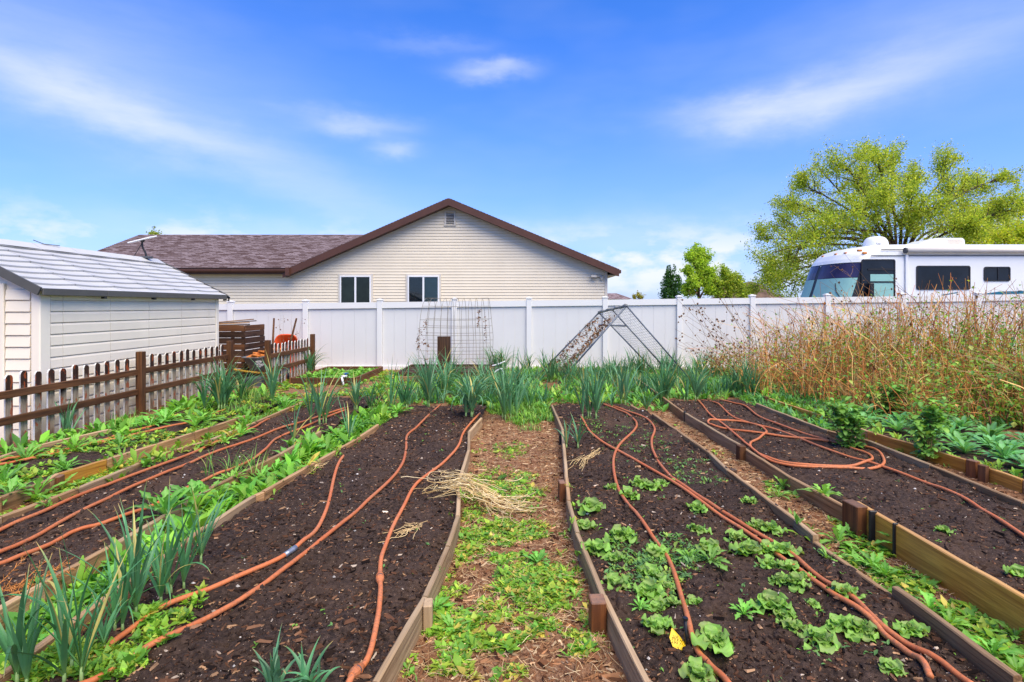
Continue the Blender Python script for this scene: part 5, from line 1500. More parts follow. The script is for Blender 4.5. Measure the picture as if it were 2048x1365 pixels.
for k in range(14):
    x = c0 + (c1 - c0) * (.62 + .30 * k / 13)
    MB().box(x - .012, x + .012, ay0 - .012, ay0 - .001, 3.46, 3.62).build('grille_slat', M_rvtrim, ac)
MB().box(rvx(1960), rvx(2000), 16.3, 16.8, 3.38, 3.47, bev=.03).build('roof_vent', M_rvtrim, rv)
# marker lights, teal stripes
for (px, py) in ((1720, 501.5),):
    MB().box(rvx(px) - .06, rvx(px) + .06, rvN - .015, rvN + .06, rvz(py) - .03, rvz(py) + .03, bev=.01).build('marker_light', M_amberlight, rv)
for u in (-.32, -.12, .1):
    c = plan(u, 3.20, .01); MB().bbox(c[0], c[1], c[2], .03, .05, .02, .008).build('marker_light', M_amberlight, rv)
c = plan(-.72, 3.16, .012); MB().bbox(c[0], c[1], c[2], .06, .03, .028, .008).build('marker_light', M_amberlight, rv)
for (pts) in ([(1882, 590), (1918, 584), (1915, 586.5), (1884, 592)], [(1960, 589), (1998, 583.5), (2040, 582.5), (2130, 581), (2130, 589), (2040, 588), (2000, 589.5)]):
    P = np.array([[rvx(x), rvN - .0045, rvz(y)] for x, y in pts]); N = len(P)
    V = np.vstack([P, P + [0, .004, 0], [P.mean(0)]])
    mesh('teal_stripe', V, [np.array([[k, (k + 1) % N, 2 * N] for k in range(N)])], M_teal, rv)
for x in (10.6, 17.5):
    for y in (rvN + .15, rvF_ - .15):
        wh = MB().tube(np.column_stack([x + .36 * np.cos(th_), np.full(25, y), .45 + .36 * np.sin(th_)]), .11, 8, False).build('wheel', M_black, rv, smooth=True)
        MB().tube([[x, y - .06, .45], [x, y + .06, .45]], .27, 16).build('rim', M_steel, wh)

# ================================================================== FAR BACKGROUND
hill_pts = [(1380, 604), (1440, 596), (1475, 578), (1505, 560), (1535, 553), (1560, 562), (1590, 582), (1625, 598), (1700, 606)]
DH = 420.0
Vh = []; n = len(hill_pts)
for d_, sc in ((0.0, 0.0), (25, .65), (60, 1.0), (120, .4)):
    for (x, y) in hill_pts:
        p = at(x, y, DH); zz = p[2] - 1.0
        Vh.append([p[0] * (1 + d_ / 900), DH + d_, zz * sc + rng.normal(0, .4) * sc])
ii = np.arange(4 * n).reshape(4, n)
o = mesh('hill', np.array(Vh), [np.stack([ii[:-1, :-1], ii[:-1, 1:], ii[1:, 1:], ii[1:, :-1]], -1).reshape(-1, 4)], plain('hill_scrub', (0.13, 0.085, 0.06), .95, .1, 0, .5, .12), smooth=True); tag(o, kind='structure')
fh = thing('distant_house', 'dark roof of a distant house just right of the cream house', 'house', (10.4, 62, 0))
a, b = at(1200, 594, 62)[0], at(1252, 594, 62)[0]
MB().box(a, b, 60, 64, 0, 2.45).build('wall', M_siding, fh)
zp = at(0, 587, 62)[2]
V = np.array([[a - .3, 59.6, 2.4], [b + .3, 59.6, 2.4], [b + .3, 64.4, 2.4], [a - .3, 64.4, 2.4], [a - .3, 62, zp], [a + 1.9, 62, zp]])
mesh('roof', V, [np.array([[0, 1, 5, 4], [2, 3, 4, 5], [0, 3, 2, 1]]), np.array([[1, 2, 5], [0, 4, 3]])], M_shingle, fh)

def leafcloud(P, size, colors, w, asp=.6, jit=.18):
    N = len(P)
    d = rng.normal(0, 1, (N, 3)); d /= np.linalg.norm(d, axis=1, keepdims=True)
    e = rng.normal(0, 1, (N, 3)); e -= d * (d * e).sum(1, keepdims=True); e /= np.linalg.norm(e, axis=1, keepdims=True)
    s = size * rng.uniform(.6, 1.4, (N, 1))
    V = np.stack([P - d * s * .5, P + e * s * asp * .4, P + d * s * .5, P - e * s * asp * .4], 1)
    C = np.repeat(pal(colors, w, N, jit), 4, 0)
    return V.reshape(-1, 3), np.arange(N * 4).reshape(N, 4), C
def branch_tree(name, label, trunk_base, fork, tips, nsub, ntw, nleaf, lsize, colors, w, trunk_r=.28, spread=.9, tw=.5, grp='trees beyond the fence', barkc=(0.085, 0.055, 0.038), trunk=True, dens=None):
    t = thing(name, label, 'tree', tuple(np.array(trunk_base)), grp)
    mb = MB(); LP = []
    mb.tube(smooth_path([trunk_base, (np.array(trunk_base) + fork) / 2 + [.05, .05, 0], fork], 5), np.linspace(trunk_r, trunk_r * .8, 11), 10, c=barkc)
    for tip in tips:
        tip, f = np.array(tip[:3], float), np.array(fork, float)
        m1 = f + (tip - f) * .35 + np.array([-(tip[0] - f[0]) * .08, 0, .12 * np.linalg.norm(tip - f)]); m2 = f + (tip - f) * .72 + np.array([0, 0, .07 * np.linalg.norm(tip - f)])
        P = smooth_path([f, m1 + rng.normal(0, .1, 3), m2 + rng.normal(0, .12, 3), tip], 6)
        r_ = np.linspace(trunk_r * .42, .018, len(P)); mb.tube(P, r_, 7, False, c=np.array(barkc) * random.uniform(.8, 1.3))
        L = np.linalg.norm(tip - f)
        for k in range(nsub):
            s = random.uniform(.28, 1.0) ** .8; i = min(len(P) - 2, int(s * (len(P) - 1)))
            d = P[i + 1] - P[i]; d /= np.linalg.norm(d)
            dv = d * .8 + rng.normal(0, .55, 3) * spread + np.array([0, 0, .22]); dv /= np.linalg.norm(dv)
            ln = L * random.uniform(.10, .26) * (1.25 - .5 * s)
            Q = np.array([P[i], P[i] + dv * ln * .5 + rng.normal(0, .05, 3), P[i] + dv * ln + [0, 0, .04 * ln]])
            mb.tube(Q, [.028, .016, .008], 4, False, c=np.array(barkc) * random.uniform(.8, 1.4))
            for q in range(ntw):
                b0 = Q[1] + (Q[2] - Q[1]) * random.uniform(-.6, 1)
                tv = dv * .6 + rng.normal(0, .6, 3); tv /= np.linalg.norm(tv); tl = tw * random.uniform(.5, 1.3)
                e_ = b0 + tv * tl; mb.tube([b0, (b0 + e_) / 2 + rng.normal(0, .03, 3), e_], [.009, .006, .003], 3, False, c=np.array(barkc) * 1.3)
                m_ = max(2, int(nleaf * random.uniform(.2, 1.6) * (0.15 + .92 * s ** 2.0)))
                LP.append(b0 + (e_ - b0) * rng.random((m_, 1)) + rng.normal(0, .11, (m_, 3)) * tw / .5)
    mb.build('trunk', M_bark, t)
    V, Fq, C = leafcloud(np.concatenate(LP), lsize, colors, w)
    tag(mesh('crown', V, [Fq], M_treeleaf, t, col=C), kind='stuff')
    return t
YT = 26.0
def tp(x, y, dy=0): return at(x, y, YT + dy)
fork = tp(1795, 545)
tips = [tp(1490, 548, -1), tp(1530, 500, -2), tp(1510, 470, 1), tp(1548, 428, 0), tp(1560, 380, 2), tp(1590, 345, -1), tp(1640, 320, 1), tp(1680, 302, -2), tp(1715, 288, 1.5), tp(1750, 286, -1), tp(1785, 296, 2), tp(1830, 318, 0),
        tp(1700, 400, -4), tp(1640, 440, -4), tp(1590, 480, -4), tp(1760, 380, -4), tp(1820, 370, -3.5), tp(1900, 292, 1), tp(1915, 350, -1), tp(1960, 338, 2), tp(2015, 335, 0), tp(2045, 400, -1), tp(1985, 418, 2), tp(1950, 445, -3), tp(1560, 530, 3), tp(1620, 560, -3), tp(1870, 400, -4), tp(1600, 400, 4), tp(1720, 350, 4), tp(1500, 575, 2), tp(1545, 585, -2)]
GC = [(0.25, 0.33, 0.03), (0.36, 0.42, 0.045), (0.15, 0.24, 0.02), (0.46, 0.47, 0.07)]
branch_tree('spreading_tree', 'large spreading yellow-green tree rising behind the motorhome', fork * [1, 1, 0], fork, [fork + (np.array(q) - fork) * np.array([.95, 1, .88]) for q in tips], 14, 5, 82, .092, GC, [4, 3, 2.8, 1.6], .18, .85, .62)
YT = 34.0
fk = tp(2030, 570)
tips = [tp(1895, 462), tp(1920, 436, -1), tp(1955, 426, 1), tp(2000, 428), tp(2040, 420, 1), tp(2090, 430), tp(1890, 500, 1), tp(1950, 470, -3), tp(2010, 470, -3), tp(2060, 460, -3), tp(2140, 470)]
branch_tree('yellow_green_tree', 'yellow-green tree at the right edge behind the motorhome roof', fk * [1, 1, 0], fk, tips, 12, 5, 50, .15, [(0.34, 0.40, 0.03), (0.26, 0.36, 0.03), (0.42, 0.42, 0.05)], [3, 3, 2], .3, .9, .7)
YT = 48.0
fk = tp(1398, 600)
tips = [tp(1375, 545), tp(1383, 515), tp(1392, 508, 1), tp(1403, 530), tp(1412, 513), tp(1418, 545), tp(1425, 560), tp(1388, 560, -1), tp(1400, 550, 1), tp(1370, 580), tp(1430, 585)]
branch_tree('light_green_tree', 'tall light green poplar standing right of the dark cypress', fk * [1, 1, 0], fk, tips, 13, 5, 46, .20, [(0.30, 0.42, 0.04), (0.22, 0.34, 0.03), (0.38, 0.46, 0.07)], [3, 3, 1], .2, .6, .55)
fk = tp(1452, 606)
tips = [tp(1435, 560), tp(1450, 545), tp(1466, 560), tp(1478, 572), tp(1440, 585), tp(1462, 580), tp(1490, 590)]
branch_tree('small_green_tree', 'low rounded green tree between the poplar and the big tree', fk * [1, 1, 0], fk, tips, 13, 5, 46, .20, [(0.25, 0.34, 0.035), (0.34, 0.38, 0.06), (0.17, 0.26, 0.025)], [3, 2, 2], .2, .7, .6)
# cypress-like dark trees: upright sprays
def column_tree(name, label, px0, px1, pytop, Y, colors, lsize, n):
    b = at((px0 + px1) / 2, 612, Y); hw = (px1 - px0) / 2 * Y / F; H = at(0, pytop, Y)[2]
    t = thing(name, label, 'tree', (b[0], Y, 0), 'trees beyond the fence')
    MB().tube([[b[0], Y, 0], [b[0] + .1, Y, H * .5], [b[0], Y, H * .95]], [.2, .12, .03], 6, c=(.06, .04, .03)).build('trunk', M_bark, t)
    P = []
    for k in range(46):
        a = random.random() * 6.28; r_ = hw * random.uniform(.15, .92); z0 = random.uniform(.02, .62) * H
        top = min(H * random.uniform(.78, 1.0) if r_ < hw * .75 else H * .8, z0 + H * random.uniform(.25, .5)); m_ = n // 46
        s = rng.random((m_, 1)); c = np.array([b[0] + r_ * math.cos(a), Y + r_ * math.sin(a), 0])
        Q = c + np.hstack([np.zeros((m_, 2)), z0 + (top - z0) * s]) + rng.normal(0, 1, (m_, 3)) * np.array([.24, .24, .15]) * (1.15 - s)
        P.append(Q)
    V, Fq, C = leafcloud(np.concatenate(P), lsize, colors, [3, 2, 1]); mesh('crown', V, [Fq], M_treeleaf, t, col=C)
column_tree('cypress_tree', 'dark green upright cypress beyond the fence, left of the poplar', 1320, 1361, 526, 45.0, [(0.045, 0.115, 0.026), (0.03, 0.08, 0.02), (0.075, 0.15, 0.035)], .16, 9000)
fk = at(1275, 606, 70); branch_tree('tiny_far_tree', 'tiny olive tree top showing over the fence right of the house', fk * [1, 1, 0], fk, [at(1270, 595, 70), at(1275, 591, 70), at(1281, 595, 70)], 6, 3, 22, .2, [(0.22, 0.22, 0.03), (0.28, 0.25, 0.04)], [1, 1], .15, .6, .5)
fk = at(308, 486, 42); branch_tree('tiny_far_tree', 'leafy tree tip just showing above the left roof ridge', fk * [1, 1, 0], fk, [at(304, 472, 42), at(308, 467, 42), at(312, 472, 42)], 5, 3, 22, .16, [(0.26, 0.30, 0.04), (0.18, 0.25, 0.03)], [1, 1], .12, .6, .45)
# ================================================================== PLANTS
def strips(base, az, el, L, Wd, curv, seg, prof, fold=0.25, col0=None, col1=None, wav=0.0, wavk=3.0, lobes=0.0, tipc=None, tipf=.12, roll=0.0, p=1.4, midc=None):
    """N leaves. returns V (N,seg+1,3,3), colour (N,seg+1,3,3)"""
    N = len(az)
    t = np.linspace(0, 1, seg + 1)
    e = el[:, None] - curv[:, None] * t[None] ** p
    ds = (L / seg)[:, None]
    em = (e[:, :-1] + e[:, 1:]) / 2
    h = np.concatenate([np.zeros((N, 1)), np.cumsum(np.cos(em) * ds, 1)], 1)
    v = np.concatenate([np.zeros((N, 1)), np.cumsum(np.sin(em) * ds, 1)], 1)
    azt = az[:, None] + roll * (t[None] ** 2) * rng.normal(0, 1, (N, 1))
    ca, sa = np.cos(az)[:, None], np.sin(az)[:, None]
    P = np.stack([base[:, None, 0] + h * ca, base[:, None, 1] + h * sa, base[:, None, 2] + v], -1)
    side = np.stack([-np.sin(azt), np.cos(azt), np.zeros_like(azt)], -1)
    nrm = np.stack([-np.sin(e) * ca, -np.sin(e) * sa, np.cos(e)], -1)
    w = prof(t)[None] * Wd[:, None]
    if lobes > 0:
        zig = 1 - lobes * (0.5 + 0.5 * np.cos(np.arange(seg + 1) * math.pi))[None] * (t[None] > .12) * (t[None] < .95)
        w = w * zig
    fo = fold * (1 - .3 * t)[None]
    ph = rng.random((N, 1)) * 6.28
    wl_ = wav * np.sin(wavk * 6.28 * t[None] + ph) * w; wr_ = wav * np.sin(wavk * 6.28 * t[None] + ph + 1.9) * w
    Lft = P + side * (w * np.cos(fo))[..., None] + nrm * (w * np.sin(fo) + wl_)[..., None]
    Rgt = P - side * (w * np.cos(fo))[..., None] + nrm * (w * np.sin(fo) + wr_)[..., None]
    V = np.stack([Lft, P, Rgt], 2)
    c = col0[:, None, :] * (1 - t[None, :, None]) + (col1 if col1 is not None else col0)[:, None, :] * t[None, :, None]
    if tipc is not None:
        tf = np.clip((t[None, :] - (1 - tipf * rng.uniform(.2, 2.0, (N, 1)))) * 12, 0, 1)[..., None]
        c = c * (1 - tf) + np.array(tipc)[None, None] * tf
    C = np.repeat(c[:, :, None, :], 3, 2)
    if midc is not None: C[:, :, 1, :] = C[:, :, 1, :] * .6 + np.array(midc) * .4
    return V, C
def strip_faces(N, seg):
    ii = np.arange(N * (seg + 1) * 3).reshape(N, seg + 1, 3)
    a = ii[:, :-1, :-1]; b = ii[:, :-1, 1:]; c = ii[:, 1:, 1:]; d = ii[:, 1:, :-1]
    return np.stack([a, b, c, d], -1).reshape(-1, 4)
def put_leaves(name, V, C, mat, parent, split=False, maxsplit=120):
    N, S, _, _ = V.shape
    if split:
        f = strip_faces(1, S - 1)
        for i in range(N): mesh(name, V[i], [f], mat, parent, C[i], smooth=True)
    else:
        mesh('leaves', V, [strip_faces(N, S - 1)], mat, parent, C, smooth=True)
pr_strap = lambda t: np.minimum(1, 4 * t + .45) * np.clip((1 - t) * 1.6, 0.02, 1) ** .8
pr_leaf = lambda t: np.sin(math.pi * np.clip(t * .93 + .05, 0, 1)) ** .8
pr_ros = lambda t: (0.18 + .82 * np.clip((t - .1) / .55, 0, 1)) * np.clip((1.02 - t) * 4.0, 0.03, 1) ** .7
pr_lett = lambda t: (0.30 + .70 * np.clip(t / .55, 0, 1) ** 1.2) * np.clip((1.03 - t) * 5, 0.08, 1) ** .6
pr_round = lambda t: (0.10 + .9 * np.clip((t - .3) / .3, 0, 1)) * np.clip((1.02 - t) * 3.2, 0.05, 1) ** .6
def J(n, s=.15): return 1 + rng.normal(0, s, (n, 1)).clip(-.45, .6)

LEEK0 = np.array((0.16, 0.30, 0.075)); LEEK1 = np.array((0.055, 0.185, 0.062)); LEEK2 = np.array((0.10, 0.235, 0.12))
def leek(x, y, h, nl, spread, label, name='leek', cat='leek', width=.015, stems=1, split=False, group='leeks and onions of the garden', droop=.5, fine=False, pale=0.0):
    """fan of strap leaves on pale stalks; h = height in metres"""
    z = hgt(x, y)
    t = thing(name, label, cat, (x, y, z), group)
    B, A, EL, LL, WW, CU, C0, C1 = [], [], [], [], [], [], [], []
    mb = MB()
    for s in range(stems):
        sx = x + (random.gauss(0, spread * .35) if stems > 1 else 0); sy = y + (random.gauss(0, spread * .35) if stems > 1 else 0); sz = hgt(sx, sy)
        sh = h * random.uniform(.06, .12)
        fan = random.random() * 3.14
        r_ = width * .75
        mb.tube([[sx, sy, sz - .02], [sx, sy, sz + sh * .5], [sx, sy, sz + sh * 1.15]], [r_ * 1.05, r_ * .85, r_ * .55], 7, c=(0.26, 0.38, 0.13))
        n = max(4, int(nl * (1.35 if split else 1.15) / stems))
        for k in range(n):
            B.append([sx, sy, sz + sh * random.uniform(.35, 1.0)])
            A.append(fan + math.pi * (k % 2) + random.gauss(0, .55)); inner = k / n
            EL.append(R(random.uniform(56, 78) + 14 * inner)); LL.append(h * random.uniform(.70, 1.06) * (.8 + .25 * inner)); WW.append(width * random.uniform(.6, 1.1))
            CU.append(max(.0, random.gauss(droop * (1.25 - .7 * inner), droop * .5)))
            if random.random() < .10: CU[-1] = random.uniform(1.4, 2.4)
    n = len(A); A, EL, LL, WW, CU, B = map(np.array, (A, EL, LL, WW, CU, B))
    c1 = (LEEK1 * (1 - pale) + LEEK2 * pale) * J(n, .22); yl = rng.random((n, 1)) < .07; c1 = np.where(yl, np.array((0.42, 0.36, 0.11)) * J(n, .15), c1); c0 = LEEK0 * J(n, .15)
    # base pale, middle blue-green
    V, C = strips(B, A, EL, LL, WW, CU, 9, pr_strap, .55, c0, c1, roll=.35, tipc=(0.50, 0.33, 0.10), tipf=.07, p=2.0)
    tt = np.linspace(0, 1, 10)[None, :, None, None]
    mixf = np.clip(tt / .22, 0, 1)
    Cb = C * 0 + c1[:, None, None, :]; C = np.where(tt > .86, C, c0[:, None, None, :] * (1 - mixf) + Cb * mixf)
    sk = mb.build('stalk' if stems == 1 else 'stalks', M_leek, t, smooth=True)
    if stems > 1: tag(sk, kind='stuff')
    put_leaves('leaf', V, C, M_leek, t, split)
    return t
BR = np.array((0.115, 0.30, 0.028)); DK = np.array((0.05, 0.16, 0.03)); BG = np.array((0.085, 0.27, 0.095))
def rosette(x, y, size, nl, label, kind='weed', split=False, name=None, cat=None, group=None, base=BR, z=None, tall=0.0, t=None):
    z = hgt(x, y) if z is None else z
    if t is None: t = thing(name or 'leafy_weed', label, cat or 'weed', (x, y, z), group)
    i = np.arange(nl); f = i / max(1, nl - 1)                     # 0 outer .. 1 inner
    A = i * 2.399 + rng.random(nl) * .7
    if kind == 'lettuce':
        EL = R(1) * (10 + 58 * f ** 1.2 + rng.normal(0, 9, nl)); LL = size * (1.0 - .42 * f) * rng.uniform(.62, 1.15, nl); WW = LL * rng.uniform(.34, .48, nl); CU = (.25 + .75 * (1 - f)) * rng.uniform(.4, 1.7, nl)
        c0 = np.array((0.20, 0.36, 0.07)) * J(nl, .12); c1 = (np.array((0.115, 0.275, 0.035)) * (1 - .3 * f[:, None])) * J(nl, .16)
        red = (rng.random((nl, 1)) < .38) * (f[:, None] > .25); c1 = c1 * (1 - .55 * red) + np.array((0.13, 0.10, 0.06)) * .55 * red
        V, C = strips(np.tile([x, y, z], (nl, 1)) + rng.normal(0, size * (.10 if size < .1 else .07), (nl, 3)) * [1, 1, .12], A, EL, LL, WW, CU, 12, pr_lett, .34, c0, c1, wav=.40, wavk=2.3, midc=(0.30, 0.42, 0.14))
        C[:, 6:, [0, 2]] = C[:, 6:, [0, 2]] * 1.12 + np.array((.05, .065, .012))
    elif kind == 'poppy':
        EL = R(1) * (22 + 52 * f + rng.normal(0, 8, nl)); LL = size * (1.0 - .3 * f) * rng.uniform(.8, 1.15, nl); WW = LL * rng.uniform(.11, .17, nl); CU = rng.uniform(.3, 1.2, nl)
        c1 = base * J(nl, .2); V, C = strips(np.tile([x, y, z], (nl, 1)), A, EL, LL, WW, CU, 8, pr_ros, .35, c1 * 1.25, c1, wav=.22, wavk=2.6, lobes=.16, midc=(0.2, 0.36, 0.2))
    else:
        EL = R(1) * (16 + 50 * f + rng.normal(0, 10, nl) + 16 * tall); LL = size * (1.0 - .35 * f) * rng.uniform(.75, 1.2, nl); WW = LL * rng.uniform(.10, .18, nl); CU = rng.uniform(.3, 1.3, nl)
        c1 = base * J(nl, .22); V, C = strips(np.tile([x, y, z], (nl, 1)), A, EL, LL, WW, CU, 9, pr_ros, .3, c1 * 1.15, c1, wav=.15, wavk=2.2, lobes=.48, midc=(0.30, 0.46, 0.16))
    if split: put_leaves('leaf', V, C, M_leaf, t, True)
    else: mesh('leaves', V, [strip_faces(V.shape[0], V.shape[1] - 1)], M_leaf, t, C, smooth=True)
    return t
def pxm(y, z=.1): return (y - CY) / (CH - z)       # photo pixels per metre at that ground row

# ---- lettuces of the bed right of the path: px of the heart, spread in px, how to find it
LETT = [
 (1183, 1018, 52, 'upper of two lettuces by the left board of the lettuce bed'), (1169, 1047, 48, 'lower of two lettuces by the left board of the lettuce bed'),
 (1224, 976, 26, 'small lettuce just left of the winding hose where it bends'), (1257, 990, 40, 'leftmost lettuce of the cluster right of the winding hose'), (1278, 972, 40, 'middle lettuce of the cluster right of the winding hose'), (1298, 978, 38, 'front lettuce of the cluster right of the winding hose'), (1320, 966, 34, 'rightmost lettuce of the cluster right of the winding hose'),
 (1394, 1016, 44, 'lettuce just left of the paired hoses, farthest of them'), (1499, 1009, 32, 'small bronze lettuce right of the paired hoses, near the board'), (1517, 1055, 46, 'left one of the two lettuces right of the paired hoses'), (1541, 1062, 44, 'right one of the two lettuces right of the paired hoses'),
 (1394, 1062, 36, 'lone lettuce in bare soil left of the paired hoses'), (1474, 1077, 40, 'upper left lettuce of the group under the paired hoses'), (1499, 1104, 54, 'broad lettuce of the group touching the lower paired hose'), (1537, 1102, 38, 'small lettuce touching the lower paired hose'), (1568, 1106, 46, 'lettuce growing between the paired hoses'),
 (1540, 1130, 42, 'frilly lettuce left of the lettuce between the hoses'), (1583, 1140, 46, 'lettuce below the one between the paired hoses'), (1557, 1163, 40, 'lettuce left of the lowest of its group beside the paired hoses'), (1590, 1174, 42, 'lowest lettuce of the group beside the paired hoses'), (1608, 1163, 26, 'small lettuce squeezed against the lower paired hose'), (1418, 1099, 44, 'reddish lettuce above the bright weed right of the winding hose'),
 (1191, 1105, 56, 'lettuce hard against the left board, next to the big cluster'), (1241, 1080, 64, 'large bronze hearted lettuce at the top of the big cluster'), (1228, 1122, 46, 'lettuce in the middle left of the big cluster'), (1231, 1172, 56, 'lettuce at the lower left of the big cluster'), (1311, 1108, 50, 'lettuce lying against the winding hose at the top'), (1300, 1150, 62, 'large lettuce in the middle of the big cluster'), (1297, 1183, 58, 'lettuce with bronze leaves low in the big cluster'), (1335, 1172, 36, 'small lettuce touching the winding hose in the big cluster'),
 (1311, 1211, 62, 'lettuce at the bottom of the big cluster'), (1346, 1209, 44, 'lettuce at the bottom right of the big cluster, left of the hose'), (1386, 1203, 48, 'lettuce just right of the winding hose, above the yellow tag'), (1311, 1258, 46, 'lettuce left of the yellow tag'), (1426, 1283, 92, 'biggest lettuce, right of the yellow tag'), (1399, 1350, 78, 'large lettuce at the bottom edge below the yellow tag'),
 (1543, 1219, 58, 'lettuce with a bronze heart at the left of the front row'), (1568, 1240, 40, 'second lettuce of the diagonal front row'), (1593, 1264, 50, 'third lettuce of the diagonal front row'), (1639, 1290, 58, 'last lettuce of the diagonal front row'), (1675, 1253, 52, 'pale round leaved lettuce left of the paired hoses, front'), (1727, 1260, 54, 'pale round leaved lettuce touching the lower hose, front'), (1625, 1207, 28, 'small lettuce alone above the front pale lettuces'), (1689, 1196, 50, 'lettuce growing over both paired hoses'), (1821, 1267, 50, 'lettuce right of the paired hoses near the low board'), (1782, 1350, 60, 'lettuce left of the paired hoses at the bottom edge'),
 (1885, 1060, 34, 'small lettuce in the bed with the looped hose'), (2041, 1150, 44, 'lettuce at the right edge behind the amber board')]
for (x, y, s, lab) in LETT:
    p = gp(x, y + s * .10, SOIL); sz = s / pxm(y) * (random.uniform(.60, .78) if s < 60 else .54)
    rosette(p[0], p[1], sz, 12 + int(s / 6), lab, 'lettuce', split=s >= 40, name='lettuce', cat='lettuce', group='lettuces in the vegetable beds')

# ---- leeks and onions, near ones with every leaf its own piece
LEEKS = [  # base px, height px, leaves, stems, spread m, split, label, droop
 (272, 1241, 262, 13, 1, .03, 1, 'tallest leek by the left board in front of the leafy weeds', .5), (246, 1266, 200, 11, 2, .05, 1, 'leek pair just left of the tallest leek', .55), (322, 1212, 150, 9, 1, .03, 1, 'slender leek right of the tallest leek', .5), (352, 1182, 195, 16, 3, .09, 1, 'many leaved leek clump above the hose with the coupling', .4), (402, 1131, 160, 8, 1, .02, 1, 'single upright leek farthest along the left board', .3),
 (28, 1385, 260, 16, 2, .08, 1, 'leek clump cut by the bottom left corner', .5), (122, 1372, 300, 19, 3, .10, 1, 'big leek clump at the bottom left, second from the corner', .55), (205, 1300, 120, 8, 2, .05, 1, 'small leek behind the bottom left clump', .5),
 (560, 1385, 105, 10, 3, .06, 0, 'thin onion shoots at the bottom edge, left of the connector hose', .4), (618, 1392, 95, 12, 4, .08, 0, 'wiry onion shoots at the bottom edge beside the connector', .9),
 (639, 852, 105, 22, 5, .16, 0, 'leek clump standing in the leafy weeds near the box bed', .4), (592, 893, 80, 8, 2, .08, 0, 'thin leek at the left end of the leafy weeds', .3), (700, 884, 88, 10, 2, .06, 0, 'leek leaning over the hose end beside the leafy weeds', .5), (712, 828, 62, 16, 5, .16, 0, 'short leeks in the weeds right of the box bed', .4), (742, 822, 62, 14, 5, .15, 0, 'dense short leeks left of the tallest far leek', .4), (779, 834, 128, 11, 2, .05, 0, 'tall far leek with one very high leaf', .35), (808, 820, 74, 18, 4, .13, 0, 'leek clump between the tall far leek and the broad fan', .5), (855, 812, 98, 22, 3, .10, 0, 'broad fan of leek leaves at the top of the left bed', .7), (888, 796, 88, 20, 3, .12, 0, 'dark leek clump right of the broad fan', .7),
 (940, 836, 92, 46, 6, .16, 0, 'drooping pale onion clump at the head of the central path', 1.5), (985, 800, 76, 34, 8, .22, 0, 'wispy onion clump behind the drooping onions', 1.1), (1013, 842, 118, 24, 6, .16, 0, 'tall thin onion clump at the head of the central path', .4), (1032, 818, 92, 24, 6, .2, 0, 'onion clump right of the tall thin onions', .5),
 (440, 818, 86, 60, 9, .34, 0, 'largest leek clump, left of the box bed before the picket fence', .7), (490, 806, 74, 22, 5, .2, 0, 'right hand part of the largest leek clump', .7), (544, 812, 92, 15, 3, .09, 0, 'leek with one long bent leaf before the grey wheelbarrow', .6), (622, 752, 58, 20, 3, .12, 0, 'dark leek in the box bed by the picket fence end', .6), (131, 878, 82, 15, 3, .08, 0, 'leek growing against the picket fence', .3),
 (1186, 838, 92, 24, 5, .13, 0, 'leek clump at the top of the lettuce bed', .4), (1180, 792, 70, 26, 6, .22, 0, 'leek clump behind the top of the lettuce bed, under the A-frame', .5), (1224, 815, 50, 8, 2, .06, 0, 'small wilted leek left of the upright one', .9), (1245, 808, 92, 20, 2, .07, 0, 'upright leek with pale stalk at the top of the lettuce bed', .45), (1293, 826, 72, 9, 1, .03, 0, 'single leek at the head of the narrow path', .45), (1328, 800, 92, 26, 4, .12, 0, 'bushy leek at the top left of the looped hose bed', .5), (1371, 802, 62, 12, 2, .06, 0, 'slim leek between two bushy ones at the looped hose bed', .4), (1391, 800, 78, 22, 3, .09, 0, 'leek clump right of the A-frame leg', .5), (1478, 792, 66, 22, 4, .13, 0, 'left half of the big leek pair at the end of the right bed', .5), (1506, 795, 78, 26, 3, .10, 0, 'right half of the big leek pair at the end of the right bed', .5),
 (1133, 898, 66, 6, 1, .02, 0, 'left one of two leeks by the central path board', .3), (1154, 898, 66, 9, 2, .05, 0, 'right one of two leeks by the central path board', .4), (1100, 766, 60, 20, 5, .2, 0, 'leeks at the left foot of the A-frame', .5), (1140, 770, 62, 20, 5, .2, 0, 'leeks in front of the left A-frame leg', .5),
 (1004, 742, 46, 34, 6, .25, 0, 'dark grassy onion clump right of the wire trellis', .9), (1052, 746, 42, 16, 4, .2, 0, 'small onion clump by the fence post right of the trellis', .6), (1084, 748, 42, 16, 4, .2, 0, 'second small onion clump left of the A-frame', .6), (1275, 752, 48, 34, 8, .4, 0, 'leeks under the A-frame ridge', .5), (1340, 752, 46, 34, 8, .4, 0, 'leeks inside the right side of the A-frame', .5), (1400, 748, 44, 34, 8, .4, 0, 'leeks against the fence right of the A-frame', .5), (1225, 760, 48, 26, 6, .3, 0, 'leeks inside the left side of the A-frame', .5), (960, 775, 54, 26, 6, .3, 0, 'leeks behind the drooping onions, below the trellis', .7), (905, 765, 52, 22, 5, .25, 0, 'leeks in front of the upright brown board', .6), (850, 768, 50, 20, 5, .25, 0, 'leeks at the left foot of the wire trellis', .6)]
for (x, y, h, nl, stm, spr, split, lab, dr) in LEEKS:
    zz = SOIL if inbed(*gp(x, y, SOIL)[:2]) else PATHZ
    p = gp(x, y, zz); hm = h / pxm(y, zz) * (1.0 if split else 1.16)
    if not split and stm >= 3 and y < 870: nl = int(nl * 1.5); hm *= 1.1
    leek(p[0], p[1], hm, nl, spr, lab, stems=stm, split=bool(split), width=(.0105 if split else .0135) * random.uniform(.9, 1.15) * (1.25 if y < 860 else 1), droop=dr * (1.0 if split else 1.45), pale=random.uniform(0, .6) if split else random.uniform(.3, 1.0), name='onion' if 'onion' in lab else 'leek', cat='onion' if 'onion' in lab else 'leek')

